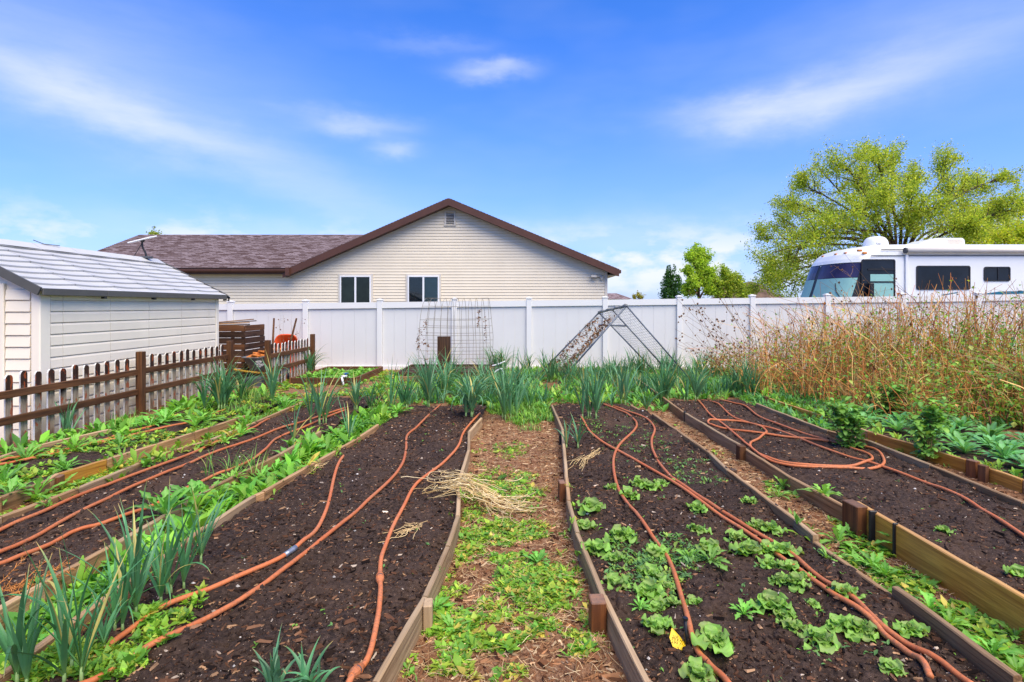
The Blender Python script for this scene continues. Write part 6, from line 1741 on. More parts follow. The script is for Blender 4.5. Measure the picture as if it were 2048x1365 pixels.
# ---- leafy weeds one can pick out
WEEDS = [  # px, spread px, leaves, label, tone
 (330, 1052, 88, 15, 'big lobed weed behind the many leaved leek clump', 0), (300, 1092, 80, 14, 'bright weed left of the many leaved leek clump', 0), (385, 1015, 74, 14, 'lobed weed at the upper end of the near weed row', 0), (255, 1128, 76, 13, 'weed behind the tallest leek', 0), (418, 1000, 56, 12, 'smaller weed beyond the near weed row', 0), (215, 1168, 70, 13, 'weed left of the tallest leek', 0), (160, 1195, 66, 12, 'round leaved weed near the left board end', 0), (360, 1085, 70, 13, 'weed in the middle of the leek clump', 0), (110, 1230, 60, 12, 'weed in front of the dry orange fronds', 0),
 (520, 958, 52, 12, 'first weed of the far leafy row', 0), (550, 938, 60, 13, 'second weed of the far leafy row', 0), (582, 922, 60, 13, 'third weed of the far leafy row', 0), (612, 902, 60, 13, 'fourth weed of the far leafy row', 0), (645, 888, 58, 13, 'fifth weed of the far leafy row', 0), (676, 872, 58, 13, 'sixth weed of the far leafy row', 0), (708, 858, 56, 13, 'seventh weed of the far leafy row', 0), (738, 846, 54, 13, 'eighth weed of the far leafy row', 0), (766, 834, 50, 12, 'ninth weed of the far leafy row', 0), (795, 824, 46, 12, 'last weed of the far leafy row, by the tall leek', 0),
 (72, 992, 76, 14, 'big weed on the weedy strip at far left', 0), (20, 1008, 60, 12, 'weed at the left edge on the weedy strip', 0), (8, 962, 66, 13, 'weed at the left edge in the picket fence bed', 0), (120, 975, 44, 10, 'smaller weed beside the red stake on the left strip', 0), (52, 912, 62, 12, 'weed at the foot of the first pickets', 0), (147, 896, 56, 12, 'weed in the picket fence bed before the leek', 0), (240, 886, 48, 12, 'weed in the middle of the picket fence bed', 0), (130, 935, 50, 11, 'weed by the amber board of the picket fence bed', 0), (330, 838, 60, 14, 'lush weed by the picket fence post', 0), (365, 820, 62, 14, 'lush weed right of the fence post', 0), (392, 850, 58, 13, 'lush weed at the foot of the largest leek clump', 0), (300, 850, 44, 12, 'weed between the grass tuft and the lush weeds', 0), (410, 838, 54, 13, 'weed right of the lush weed', 0), (490, 838, 52, 13, 'weed below the largest leek clump', 0), (568, 806, 52, 12, 'broad leaved weed right of the bent leaf leek', 0), (186, 862, 40, 11, 'weed behind the pickets right of the fence leek', 0), (480, 870, 40, 11, 'weed on the second strip near the far boards', 0), (450, 882, 36, 10, 'small weed on the second strip', 0),
 (1648, 1008, 62, 11, 'tall leaved weed by the board of the narrow path', 0), (1566, 972, 48, 11, 'weed in the narrow path below the brown stake', 0), (1555, 990, 40, 10, 'small weed beside it in the narrow path', 0), (1676, 1082, 70, 12, 'bright weed leaning on the worn board', 0), (1745, 1128, 76, 12, 'bright weed over the buried end of the worn board', 0), (1770, 1150, 56, 12, 'weed right of the buried board end', 0), (1655, 1110, 44, 10, 'low weed by the worn board', 0), (1700, 1070, 40, 10, 'small weed mid path behind the bright weed', 0), (1860, 1215, 70, 12, 'weed behind the low dark board', 0), (1900, 1245, 60, 12, 'second weed behind the low dark board', 0), (1985, 1300, 80, 13, 'big weed behind the low dark board at bottom right', 0), (2030, 1270, 60, 12, 'weed under the amber board at the right edge', 0), (1800, 1105, 58, 12, 'weed at the foot of the amber board', 0), (2035, 1345, 70, 12, 'weed in the bottom right corner', 0),
 (1422, 1130, 60, 16, 'bright frilly weed right of the winding hose', 0), (1487, 1226, 52, 14, 'yellow-green weed left of the front lettuce row', 0), (1380, 1120, 46, 12, 'weed crossing the winding hose in the big cluster', 0), (1280, 1215, 40, 12, 'weed at the foot of the big lettuce cluster', 0),
 (1075, 1118, 48, 12, 'upright dandelion in the middle of the central path', 0), (870, 1215, 58, 10, 'broad leaved weed by the stake left of the central path', 0), (905, 1255, 54, 10, 'broad leaved weed below the stake left of the central path', 0), (1150, 1190, 40, 10, 'weed by the right board of the central path', 0), (462, 975, 44, 12, 'grassy weed at the end of the split board', 0)]
for (x, y, s, nl, lab, tone) in WEEDS:
    zz = SOIL if inbed(*gp(x, y, SOIL)[:2]) else PATHZ
    p = gp(x, y + s * .12, zz); sz = s / pxm(y, zz) * (.86 if x < 820 else .78); nl = int(nl * 1.5)
    rosette(p[0], p[1], sz, nl, lab, 'weed', split=(s >= 66), name='leafy_weed', cat='weed', group='leafy weeds among the beds', tall=random.uniform(0, .8), base=BR * random.uniform(.8, 1.25) * np.array([random.uniform(.75, 1.2), 1, 1]))
# ---- blue-green rosettes of the far right bed, in rough rows
RLAB = []
k = 0
rowsR = [(2.0, [4.75, 5.15]), (4.75, [4.62]), (5.05, [4.60, 5.0, 5.4]), (5.35, [4.72, 5.12]), (5.65, [4.62, 5.02, 5.45]), (5.95, [4.72, 5.15, 5.55]), (6.3, [4.55, 4.95, 5.4]), (6.65, [4.5, 4.9, 5.35]), (7.0, [4.45, 4.85, 5.3]), (7.4, [4.45, 4.85, 5.3])]
ords = ['first', 'second', 'third']
nth = {4.75: 'ninth', 5.05: 'eighth', 5.35: 'seventh', 5.65: 'sixth', 5.95: 'fifth', 6.3: 'fourth', 6.65: 'third', 7.0: 'second', 7.4: 'farthest'}
for (yy, xs_) in rowsR[1:]:
    for j, xx in enumerate(xs_):
        lab = 'grey-green rosette, %s from the board, %s row from the back, far right bed' % (ords[j], nth[yy])
        rosette(xx + random.gauss(0, .05), yy + random.gauss(0, .06), random.uniform(.21, .29), 25, lab, 'poppy', split=False, name='leafy_rosette', cat='plant', group='leafy rosettes in the far right bed', base=BG * random.uniform(.8, 1.2) * np.array((1.1, 1.05, .85)) + np.array((.03, .03, -.015)) * random.random(), tall=.4)

# ---- ground cover: low weeds nobody could count
def cover(name, label, X, Y, Z, size, colors, w, nl=4, cat='ground cover', el=(15, 55), rw=(.28, .42), curv=.6, prof=pr_round, mat=None):
    n = len(X); N = n * nl; sg = 2 if (np.mean(size) < .06 or n > 1500) else 3
    B = np.repeat(np.stack([X, Y, Z], -1), nl, 0) + rng.normal(0, .012, (N, 3)) * [1, 1, .1]
    L = np.repeat(size, nl) * rng.uniform(.6, 1.25, N)
    c = np.repeat(pal(colors, w, n, .15), nl, 0) * J(N, .15)
    V, C = strips(B, rng.random(N) * 6.28, R(1) * rng.uniform(el[0], el[1], N), L, L * rng.uniform(rw[0], rw[1], N), rng.uniform(.1, curv * 2, N), sg, prof, .25, c * .95, c)
    o = mesh(name, V, [strip_faces(N, sg)], mat or M_leaf, col=C, smooth=True)
    return tag(o, label, cat, kind='stuff')
GCOL = [(0.17, 0.32, 0.028), (0.10, 0.24, 0.03), (0.27, 0.36, 0.04), (0.40, 0.33, 0.06)]
def patches_px(ells, n, z=0.04):
    """sample ground points inside ellipses given in the photo's ground rows"""
    out = []
    A = np.array([e[2] * e[3] * e[4] for e in ells], float); A /= A.sum()
    for i, e in zip(rng.multinomial(n, A), ells):
        a = rng.random(i) * 6.28; r_ = np.sqrt(rng.random(i)) * rng.uniform(.8, 1.08, i)
        px = e[0] + e[2] * r_ * np.cos(a); py = e[1] + e[3] * r_ * np.sin(a)
        Yg = F * (CH - z) / (py - CY); out.append(np.column_stack([(px - CX) * Yg / F, Yg]))
    return np.concatenate(out)
# central path
ell = [(1020, 902, 40, 18, 2.2), (1045, 955, 36, 12, 1.2), (975, 985, 40, 18, 2), (1030, 985, 50, 22, 2), (1085, 985, 16, 12, 1), (950, 1060, 40, 40, 2.2), (1010, 1065, 60, 28, 2.4), (1070, 1060, 34, 20, 1.6), (930, 1105, 38, 18, 1.8), (1030, 1118, 60, 12, 1.6), (1055, 1165, 80, 36, 2.4), (1115, 1175, 50, 36, 2), (1140, 1135, 34, 20, 1.4), (900, 1175, 40, 20, 1.0), (870, 1215, 30, 36, 1.6), (900, 1250, 60, 34, 2.2), (970, 1265, 90, 36, 2.4), (1060, 1250, 60, 20, 1.5), (900, 1320, 40, 30, 1.6), (1150, 1290, 40, 24, 1.2), (1100, 1200, 60, 22, 1.2), (1010, 1210, 70, 16, .5), (960, 930, 14, 50, .8), (810, 1330, 18, 30, .6), (960, 1345, 100, 18, .45), (1180, 1240, 20, 40, .6), (1000, 1000, 90, 70, .8)]
P = patches_px(ell, 7200); k = fbm(P[:, 0] * 7, P[:, 1] * 7, 3, 91) > .41; P = P[k]
P = P[(P[:, 0] > LX('B1', P[:, 1]) + .03) & (P[:, 0] < LX('B2', P[:, 1]) - .03)]
cover('path_weeds', 'low yellow-green weeds spreading in patches along the central path', P[:, 0], P[:, 1], path_h(P[:, 0], P[:, 1]) + .004, rng.gamma(5, .0046, len(P)).clip(.010, .06), GCOL, [4, 3, 2.6, 1.1], 5, rw=(.2, .38), prof=pr_leaf)
# narrow path and other strips
ell = [(1350, 880, 10, 10, 1), (1550, 975, 30, 14, 1.5), (1590, 985, 30, 16, 1.2), (1700, 1050, 40, 20, 1.5), (1740, 1080, 40, 20, 1.5), (1780, 1100, 40, 24, 1.6), (1720, 1120, 50, 26, 1.4), (1800, 1165, 60, 26, 1.8), (1790, 1200, 40, 16, 1.0), (1850, 1180, 40, 14, .8), (1910, 1235, 50, 30, 1.4), (1960, 1270, 60, 30, 1.6), (2010, 1320, 50, 30, 1.6), (1990, 1240, 60, 20, 1), (1430, 915, 20, 12, .8), (1350, 850, 14, 14, .6)]
P = patches_px(ell, 950); P = P[(P[:, 0] > LX('B3', P[:, 1]) + .03) & (P[:, 0] < LX('B4', P[:, 1]) - .03)]
cover('path_weeds', 'low weeds in the narrow path right of the lettuce bed', P[:, 0], P[:, 1], path_h(P[:, 0], P[:, 1]) + .004, rng.gamma(6, .006, len(P)).clip(.012, .07), GCOL, [3, 4, 2, .7], 5, rw=(.2, .38), prof=pr_leaf)
def band(fl, fr, y0, y1, n, thr=.45, sc=3.0, k=50, p=1.3):
    Y = y0 + (y1 - y0) * rng.random(n) ** p; l, r = fl(Y), fr(Y); X = l + (r - l) * (.05 + .9 * rng.random(n))
    m_ = fbm(X * sc, Y * sc, 3, k) > thr
    return X[m_], Y[m_]
X, Y = band(lambda Y: LX('A2', Y), lambda Y: LX('A1', Y), 2.0, 8.5, 2000, .36); cover('strip_weeds', 'dense low weeds on the strip left of the near bed', X, Y, path_h(X, Y) + .004, rng.uniform(.03, .07, len(X)), GCOL, [4, 4, 1.5, .4], 5)
X, Y = band(lambda Y: LX('A2', Y), lambda Y: LX('A1', Y), 2.1, 8.6, 620, .33, 2.0, 21); cover('lush_weeds', 'lush lobed weeds crowding the strip left of the near bed', X, Y, path_h(X, Y), rng.gamma(7, .018, len(X)).clip(.05, .22) * np.clip(Y / 4, .7, 1), [(0.13, 0.32, 0.03), (0.19, 0.38, 0.04), (0.09, 0.25, 0.035)], [3, 3, 2], 6, 'weeds', (30, 80), (.10, .19), .8, pr_ros)
X, Y = band(lambda Y: LX('A5', Y) - .45, lambda Y: LX('A5', Y) + .45, 5.0, 9.8, 620, .46, 1.6, 29, 1.0); cover('lush_weeds', 'lush weeds crowding the foot of the picket fence', X, Y, np.full(len(X), .06), rng.gamma(7, .018, len(X)).clip(.05, .22), [(0.13, 0.32, 0.03), (0.18, 0.37, 0.045), (0.09, 0.25, 0.035)], [3, 3, 2], 6, 'weeds', (30, 80), (.10, .19), .8, pr_ros)
X, Y = band(lambda Y: LX('A4', Y), lambda Y: LX('A3', Y), 4.0, 9.0, 1300, .40); cover('strip_weeds', 'low yellowish weeds on the second strip from the picket fence', X, Y, path_h(X, Y) + .004, rng.uniform(.025, .06, len(X)), GCOL, [4, 2, 3, .8], 5)
X, Y = band(lambda Y: LX('A5', Y), lambda Y: LX('A4', Y), 4.4, 9.6, 1500, .47, 2.0, 12); cover('bed_weeds', 'scattered weeds over the bed along the picket fence', X, Y, soil_h('L3', X, Y) + .004, rng.uniform(.03, .07, len(X)), GCOL, [4, 3, 2, 1], 5)
ell = [(160, 1330, 130, 34, 1.5), (60, 1345, 70, 30, 1), (300, 1270, 36, 26, 1), (330, 1240, 60, 16, .8), (255, 1330, 40, 24, 1), (390, 1205, 40, 16, .5), (310, 1290, 30, 14, .8)]
P = patches_px(ell, 800, SOIL); k = P[:, 0] > LX('A1', P[:, 1]) + .02; P = P[k]
cover('bed_weeds', 'frilly low weeds at the bottom left corner of the near bed', P[:, 0], P[:, 1], soil_h('L1', P[:, 0], P[:, 1]) + .004, rng.gamma(5, .006, len(P)).clip(.012, .06), GCOL, [4, 3, 2, .6], 7, rw=(.16, .32), prof=pr_leaf, el=(25, 75))
# seedlings sprinkled on the soil
for n, cnt, lab in (('L1', 46, 'tiny seedlings dotted over the bed left of the central path'), ('R1', 150, 'tiny seedlings dotted over the lettuce bed'), ('R2', 60, 'tiny seedlings dotted over the looped hose bed')):
    X, Y, Z = scatter_bed(n, cnt); cover('seedlings', lab, X, Y, Z, rng.uniform(.012, .03, cnt), [(0.14, 0.30, 0.04), (0.10, 0.22, 0.06)], [1, 1], 4, 'seedlings')
ell = [(1330, 840, 30, 14, 1), (1250, 880, 60, 30, .5), (1320, 890, 40, 20, .5), (1370, 925, 50, 20, .7), (1180, 855, 30, 20, 1.5), (1205, 815, 20, 12, 1.5), (1400, 960, 60, 22, .5), (1335, 1130, 60, 60, 1.2), (1260, 1150, 50, 40, 1), (1250, 1100, 40, 30, .8), (1400, 1120, 36, 24, 1.2)]
P = patches_px(ell, 820, SOIL); k = (P[:, 0] > LX('B2', P[:, 1]) + .03) & (P[:, 0] < LX('B3', P[:, 1]) - .03); P = P[k]
cover('bed_weeds', 'sparse small weeds between the lettuces', P[:, 0], P[:, 1], soil_h('R1', P[:, 0], P[:, 1]) + .003, rng.uniform(.016, .04, len(P)), [(0.12, 0.25, 0.05), (0.09, 0.19, 0.06), (0.2, 0.3, 0.05)], [2, 2, 1], 4)
# back of the garden: thick greens and grass before the fence
def region(n, x0, x1, y0, y1, thr, k, sc=1.6):
    X = x0 + (x1 - x0) * rng.random(n); Y = y0 + (y1 - y0) * rng.random(n)
    m_ = (fbm(X * sc, Y * sc, 3, k) > thr) & np.array([(not inbed(a, b)) or (a > LX('B6', b) + .05 and b > 6.9) for a, b in zip(X, Y)])
    m_ &= ~((X > -4.72) & (X < -3.33) & (Y > 10.95) & (Y < 13.2)) & ~((X > -2.75) & (X < -.5) & (Y > 11.9))
    return X[m_], Y[m_]
X, Y = region(3600, -2.9, 5.2, 8.3, 13.5, .34, 5); cover('back_greens', 'thick low greens filling the back of the garden before the fence', X, Y, path_h(X, Y), rng.uniform(.07, .19, len(X)), [(0.11, 0.29, 0.045), (0.17, 0.36, 0.04), (0.08, 0.23, 0.055), (0.25, 0.38, 0.06)], [3, 3, 2, 1], 6, 'greens', (25, 75), (.10, .22), .6, pr_ros)
X, Y = region(4000, 3.7, 8.5, 6.9, 12.0, .27, 15); cover('back_greens', 'thick blue-green leaves in front of the brambles', X, Y, path_h(X, Y) + .02, rng.uniform(.07, .18, len(X)), [(0.09, 0.26, 0.065), (0.13, 0.31, 0.05), (0.08, 0.21, 0.085)], [3, 3, 2], 5, 'greens', (25, 75), (.10, .2), .6, pr_ros)
X, Y = region(1500, -5.0, -2.4, 9.2, 13.4, .38, 25); cover('back_greens', 'yellowish low greens around the box bed', X, Y, path_h(X, Y), rng.uniform(.04, .10, len(X)), GCOL, [4, 3, 3, 1], 5, 'greens')
X = rng.uniform(-4.62, -3.44, 620); Y = rng.uniform(11.1, 13.0, 620); m_ = fbm(X * 3, Y * 3, 3, 8) > .40; cover('box_greens', 'low greens growing inside the square box bed', X[m_], Y[m_], np.full(m_.sum(), .13), rng.uniform(.05, .12, m_.sum()), [(0.12, 0.30, 0.035), (0.17, 0.33, 0.05)], [1, 1], 5, 'greens', (20, 60), (.16, .3), .6, pr_ros)
X, Y = region(2200, -1.9, 4.6, 8.6, 13.6, .53, 33, 1.3); cover('onion_grass', 'mass of thin onion leaves standing before the fence', X, Y, path_h(X, Y), rng.uniform(.16, .40, len(X)), [(0.05, 0.17, 0.075), (0.09, 0.22, 0.11), (0.13, 0.28, 0.06), (0.42, 0.36, 0.13)], [4, 3, 2, .5], 6, 'grass', (60, 88), (.018, .03), .5, pr_strap, M_leek)
X = rng.uniform(-.52, .45, 1500); Y = 6.9 + 3.0 * rng.random(1500); m_ = fbm(X * 2.6, Y * 2.6, 3, 44) > np.interp(Y, [6.9, 8.2], [.60, .38]); X, Y = X[m_], Y[m_]; cover('path_grass', 'grass and weeds closing the head of the central path', X, Y, path_h(X, Y), rng.uniform(.04, .15, len(X)), [(0.14, 0.30, 0.035), (0.20, 0.34, 0.05), (0.09, 0.22, 0.04)], [3, 2, 2], 5, 'grass', (35, 85), (.05, .10), .7, pr_strap)
# ragged weeds spilling over the board edges
for ln, y0, y1, n_, lab in (('A1', 2.2, 8.2, 420, 'the left board of the near bed'), ('A2', 2.4, 8.0, 300, 'the right board of the three hose bed'), ('A3', 4.0, 9.2, 320, 'the left board of the three hose bed'), ('A4', 4.2, 8.6, 300, 'the right board of the picket fence bed'), ('B6', 4.6, 9.0, 320, 'the board of the far right bed'), ('B3', 2.2, 4.2, 130, 'the worn board of the lettuce bed'), ('B1', 2.2, 4.6, 110, 'the left board of the central path'), ('B2', 2.6, 4.6, 70, 'the right board of the central path')):
    Y = y0 + (y1 - y0) * rng.random(n_); X = LX(ln, Y) + rng.normal({'A1': -.05, 'B6': .06, 'B3': .07, 'B1': .06, 'B2': -.06}.get(ln, .0), .05, n_)
    m_ = (fbm(X * 2.2, Y * 2.2, 3, 57) > .46) & (np.abs(X - LX(ln, Y)) > .02); X, Y = X[m_], Y[m_]
    Z = np.array([hgt(a, b) for a, b in zip(X, Y)]); zb = np.where(np.abs(X - LX(ln, Y)) < .025, BT, Z)
    cover('edge_weeds', 'ragged weeds leaning over ' + lab, X, Y, zb, (rng.gamma(4, .019, len(X)).clip(.03, .15) * np.clip(Y / 5.5, .4, 1) * (.6 if ln in ('B1', 'B2') else 1)), GCOL, [4, 4, 2, .6], 5, 'weeds', (25, 85), (.10, .24), .8, pr_ros)
# grass tufts
for (x, y, h, n, lab) in ((254, 862, 42, 150, 'fine grassy tuft at the foot of the picket fence'), (478, 838, 30, 90, 'yellow-green grassy tuft below the largest leek clump'), (515, 818, 40, 120, 'feathery grass tuft left of the bent leaf leek'), (1690, 720, 60, 110, 'pale grass tuft at the left end of the brambles'), (478, 968, 60, 60, 'tall grass tuft beside the split board'), (1060, 865, 22, 60, 'grass tuft beside the board at the head of the path'), (525, 848, 30, 80, 'grass tuft at the far end of the second strip')):
    p = gp(x, y if y > 760 else 760, .02); hm = h / pxm(max(y, 760), .02)
    t = thing('grass_tuft', lab, 'grass', (p[0], p[1], 0), 'grass tufts')
    B = np.tile([p[0], p[1], hgt(p[0], p[1])], (n, 1)) + rng.normal(0, 1, (n, 3)) * [hm * .5, hm * .35, 0]
    c = pal([(0.10, 0.26, 0.05), (0.18, 0.32, 0.06), (0.32, 0.34, 0.10)], [3, 3, 1], n)
    L_ = hm * rng.uniform(.5, 1.2, n)
    V, C = strips(B, rng.random(n) * 6.28, R(1) * rng.uniform(50, 88, n), L_, np.full(n, .004), rng.uniform(.3, 1.6, n), 5, pr_strap, .3, c, c)
    mesh('blades', V, [strip_faces(n, 5)], M_leaf, t, C, smooth=True)

# ================================================================== BRAMBLES
def canes(n, x0, x1, y0, y1, hmin, hmax, lean, rmin=.004, rmax=.0105, seg=7, hfun=None):
    X = x0 + (x1 - x0) * rng.random(n); Y = y0 + (y1 - y0) * rng.random(n)
    H = rng.uniform(hmin, hmax, n)
    if hfun is not None: H = H * hfun(X, Y)
    a = rng.random(n) * 6.28; ln = np.abs(rng.normal(0, lean, n)) * H
    t = np.linspace(0, 1, seg)
    kx = rng.normal(0, .03, (n, seg)).cumsum(1) * H[:, None] * .6; ky = rng.normal(0, .03, (n, seg)).cumsum(1) * H[:, None] * .6
    P = np.stack([X[:, None] + np.cos(a)[:, None] * ln[:, None] * t ** 2.2 + kx * t, Y[:, None] + np.sin(a)[:, None] * ln[:, None] * t ** 2.2 * .6 + ky * t, H[:, None] * (t - .16 * (ln / H)[:, None] * t ** 3.5)], -1)
    P[:, :, 2] = np.maximum(P[:, :, 2], 0)
    r = rng.uniform(rmin, rmax, (n, 1)) * np.linspace(1, .45, seg)[None]
    return P, r
def bramble_mass(label, specs, leaf_n, ncol):
    Vs, F4s, Cs, off = [], [], [], 0
    allP = []
    for (n, x0, x1, y0, y1, h0, h1, lean, hf) in specs:
        P, r = canes(n, x0, x1, y0, y1, h0, h1, lean, hfun=hf)
        # side shoots
        m_ = int(n * 2.4); i = rng.integers(0, n, m_); s = rng.integers(2, 6, m_)
        b0 = P[i, s]; d = rng.normal(0, 1, (m_, 3)) * [1, .8, .5] + [0, 0, .45]; d /= np.linalg.norm(d, axis=1, keepdims=True); l_ = rng.uniform(.08, .34, m_)[:, None]
        t = np.linspace(0, 1, 4)[None, :, None]
        Q = b0[:, None] + d[:, None] * l_[:, None] * t + rng.normal(0, .012, (m_, 4, 3)) * t - np.array([0, 0, .05]) * t ** 2
        for (PP, rr, k) in ((P, r, 3), (Q, np.tile(np.linspace(.0032, .0015, 4), (m_, 1)), 3)):
            V, F4, _ = tubes(PP, rr, k, False)
            c = pal(ncol, [3, 3, 2, 1], len(PP), .25); Vs.append(V); F4s.append(F4 + off); Cs.append(np.repeat(c, PP.shape[1] * k, 0)); off += len(V)
        allP.append(P.reshape(-1, 3)); allP.append(Q.reshape(-1, 3))
    o = mesh('bramble_canes', np.concatenate(Vs), [np.concatenate(F4s)], M_dry, col=np.concatenate(Cs)); tag(o, label, 'brambles', kind='stuff')
    return np.concatenate(allP)
CANE = [(0.54, 0.245, 0.065), (0.42, 0.145, 0.042), (0.66, 0.41, 0.155), (0.15, 0.065, 0.04)]
hleft = lambda X, Y: np.clip((X - 3.6) / 2.2, .45, 1.0)
AP = bramble_mass('thicket of brown bare bramble canes in front of the motorhome', [
    (330, 4.0, 6.2, 9.0, 12.6, 1.1, 1.85, .58, hleft), (480, 5.4, 9.2, 8.6, 12.8, .9, 2.05, .40, None), (380, 8.5, 13.0, 8.6, 13.0, 1.0, 2.1, .40, None), (420, 4.6, 8.6, 7.5, 9.6, .4, 1.15, .55, None), (120, 4.9, 6.6, 6.9, 8.0, .3, .8, .6, None), (260, 6.4, 9.5, 6.6, 8.4, .5, 1.25, .5, None), (90, 6.2, 12, 8.6, 12, 1.9, 2.3, .45, None)], 0, CANE)
# leaves of the brambles, thickest low and to the right
n = 40000
src = AP[rng.integers(0, len(AP), n)] + rng.normal(0, .06, (n, 3)); keep = rng.random(n) < np.clip(1.5 - src[:, 2] / 1.35, .08, 1) * np.clip((src[:, 0] - 4.2) / 3.2, .25, 1)
src = src[keep]; src[:, 2] = np.maximum(src[:, 2], .03); n = len(src)
c = pal([(0.12, 0.27, 0.03), (0.20, 0.35, 0.04), (0.07, 0.18, 0.025), (0.30, 0.35, 0.06)], [3, 3, 2, 1], n)
L_ = rng.uniform(.035, .085, n)
V, C = strips(src, rng.random(n) * 6.28, R(1) * rng.uniform(-30, 60, n), L_, L_ * rng.uniform(.28, .42, n), rng.uniform(0, 1.2, n), 2, pr_leaf, .25, c, c)
o = mesh('bramble_leaves', V, [strip_faces(n, 2)], M_leaf, col=C); tag(o, 'green leaves sprouting through the bramble canes', 'leaves', kind='stuff')
n = 4200
src = AP[rng.integers(0, len(AP), n)] + rng.normal(0, .05, (n, 3)); src[:, 2] = np.maximum(src[:, 2], .03)
c = pal([(0.30, 0.11, 0.03), (0.38, 0.2, 0.07), (0.2, 0.09, 0.04)], [2, 2, 1], n); L_ = rng.uniform(.03, .08, n)
V, C = strips(src, rng.random(n) * 6.28, R(1) * rng.uniform(-80, 20, n), L_, L_ * rng.uniform(.2, .38, n), rng.uniform(0, 2, n), 2, pr_leaf, .5, c, c)
o = mesh('dead_bramble_leaves', V, [strip_faces(n, 2)], M_dry, col=C); tag(o, 'curled dead brown leaves caught in the bramble canes', 'leaves', kind='stuff')
# tangled tan grass at the foot
n = 1500; X = rng.uniform(4.6, 8.6, n); Y = rng.uniform(7.7, 10.5, n); P, r = canes(n, 4.8, 8.8, 7.8, 10.5, .15, .75, .9, .0015, .003, 6)
V, F4, _ = tubes(P, r, 3, False); o = mesh('dry_grass', V, [F4], M_dry, col=np.repeat(pal([(0.45, 0.30, 0.13), (0.55, 0.40, 0.2), (0.36, 0.19, 0.07)], [2, 2, 2], n), 18, 0)); tag(o, 'tangle of dry tan grass at the foot of the brambles', 'grass', kind='stuff')
# arching seed-head stems leaning left out of the thicket
st = []
for k in range(26):
    b0 = np.array([random.uniform(4.4, 5.6), random.uniform(10.4, 12.2), .05]); tx, ty = random.uniform(1335, 1470), random.uniform(575, 700)
    st.append((b0, at(tx, ty, b0[1] - .3)))
seed_stalks('dry_seed_stems', 'dry stems with round seed heads arching left out of the brambles', 'dry weed', st, .02, rad=.0045, nh=(5, 11))
st = [(np.array([random.uniform(7, 8.4), random.uniform(9, 10.5), .3]), at(random.uniform(1640, 1770), random.uniform(500, 600), 10.0)) for k in range(9)]
seed_stalks('dry_seed_stems', 'tall dry seed heads standing in front of the motorhome windshield', 'dry weed', st, .02, rad=.0045, nh=(4, 8))
# pale dry arching stems at the right edge
t = thing('dry_arching_stems', 'pale dry stems arching in from the right edge over the brambles', 'dry weed', (9.0, 8.2, 0))
mb = MB()
for k in range(10):
    a = at(2080, random.uniform(770, 800), 7.6); b = at(random.uniform(1880, 1990), random.uniform(690, 760), 7.4); m_ = (a + b) / 2 + np.array([0, 0, random.uniform(0, .16)])
    mb.tube(smooth_path([a, m_, b], 5), np.linspace(.005, .002, 11), 4, False, c=np.array((.50, .35, .17)) * random.uniform(.7, 1.2))
mb.build('stems', M_dry, t)
for (x, y, r_) in ((2032, 826, .05), (2022, 838, .035)): pass
# two leafy bramble shoots in the beds
def shoot(label, x, y, h, n, spread, upto):
    p = gp(x, y, SOIL); t = thing('bramble_shoot', label, 'bramble', (p[0], p[1], 0), 'young bramble shoots in the beds')
    mb = MB(); LPs = []
    for k in range(n):
        a = random.uniform(0, 6.28); hh = h * random.uniform(.55, 1.1); e_ = np.array([p[0] + math.cos(a) * spread * random.random(), p[1] + math.sin(a) * spread * .7 * random.random(), SOIL + hh])
        if k % 3 == 0: e_[:2] += np.array([-.25, .0]) * upto
        P = smooth_path([[p[0] + random.gauss(0, .04), p[1] + random.gauss(0, .04), SOIL - .02], (p + e_) / 2 + [0, 0, hh * .2], e_], 5); mb.tube(P, np.linspace(.005, .002, len(P)), 4, False, c=(.20, .13, .05)); LPs.append(P)
    mb.build('canes', M_dry, t)
    LPs = np.concatenate(LPs); m_ = n * 34; s = LPs[rng.integers(2, len(LPs), m_)] + rng.normal(0, .035, (m_, 3)); s[:, 2] = np.maximum(s[:, 2], SOIL)
    c = pal([(0.11, 0.27, 0.035), (0.16, 0.33, 0.045), (0.06, 0.17, 0.03)], [3, 2, 2], m_); L_ = rng.uniform(.05, .10, m_)
    V, C = strips(s, rng.random(m_) * 6.28, R(1) * rng.uniform(-20, 50, m_), L_, L_ * rng.uniform(.3, .42, m_), rng.uniform(.2, 1.2, m_), 4, pr_leaf, .3, c, c, lobes=.2, midc=(0.24, 0.38, 0.1))
    mesh('leaves', V, [strip_faces(m_, 4)], M_leaf, t, C, smooth=True)
shoot('leafy bramble shoot beside the hose loop in the right bed', 1702, 892, .46, 15, .34, 1)
shoot('leafy bramble shoot in the path before the far right bed', 1858, 912, .52, 13, .30, .3)
shoot('leafy bramble shoot left of the rosettes by the far right bed', 1775, 830, .40, 12, .35, .3)

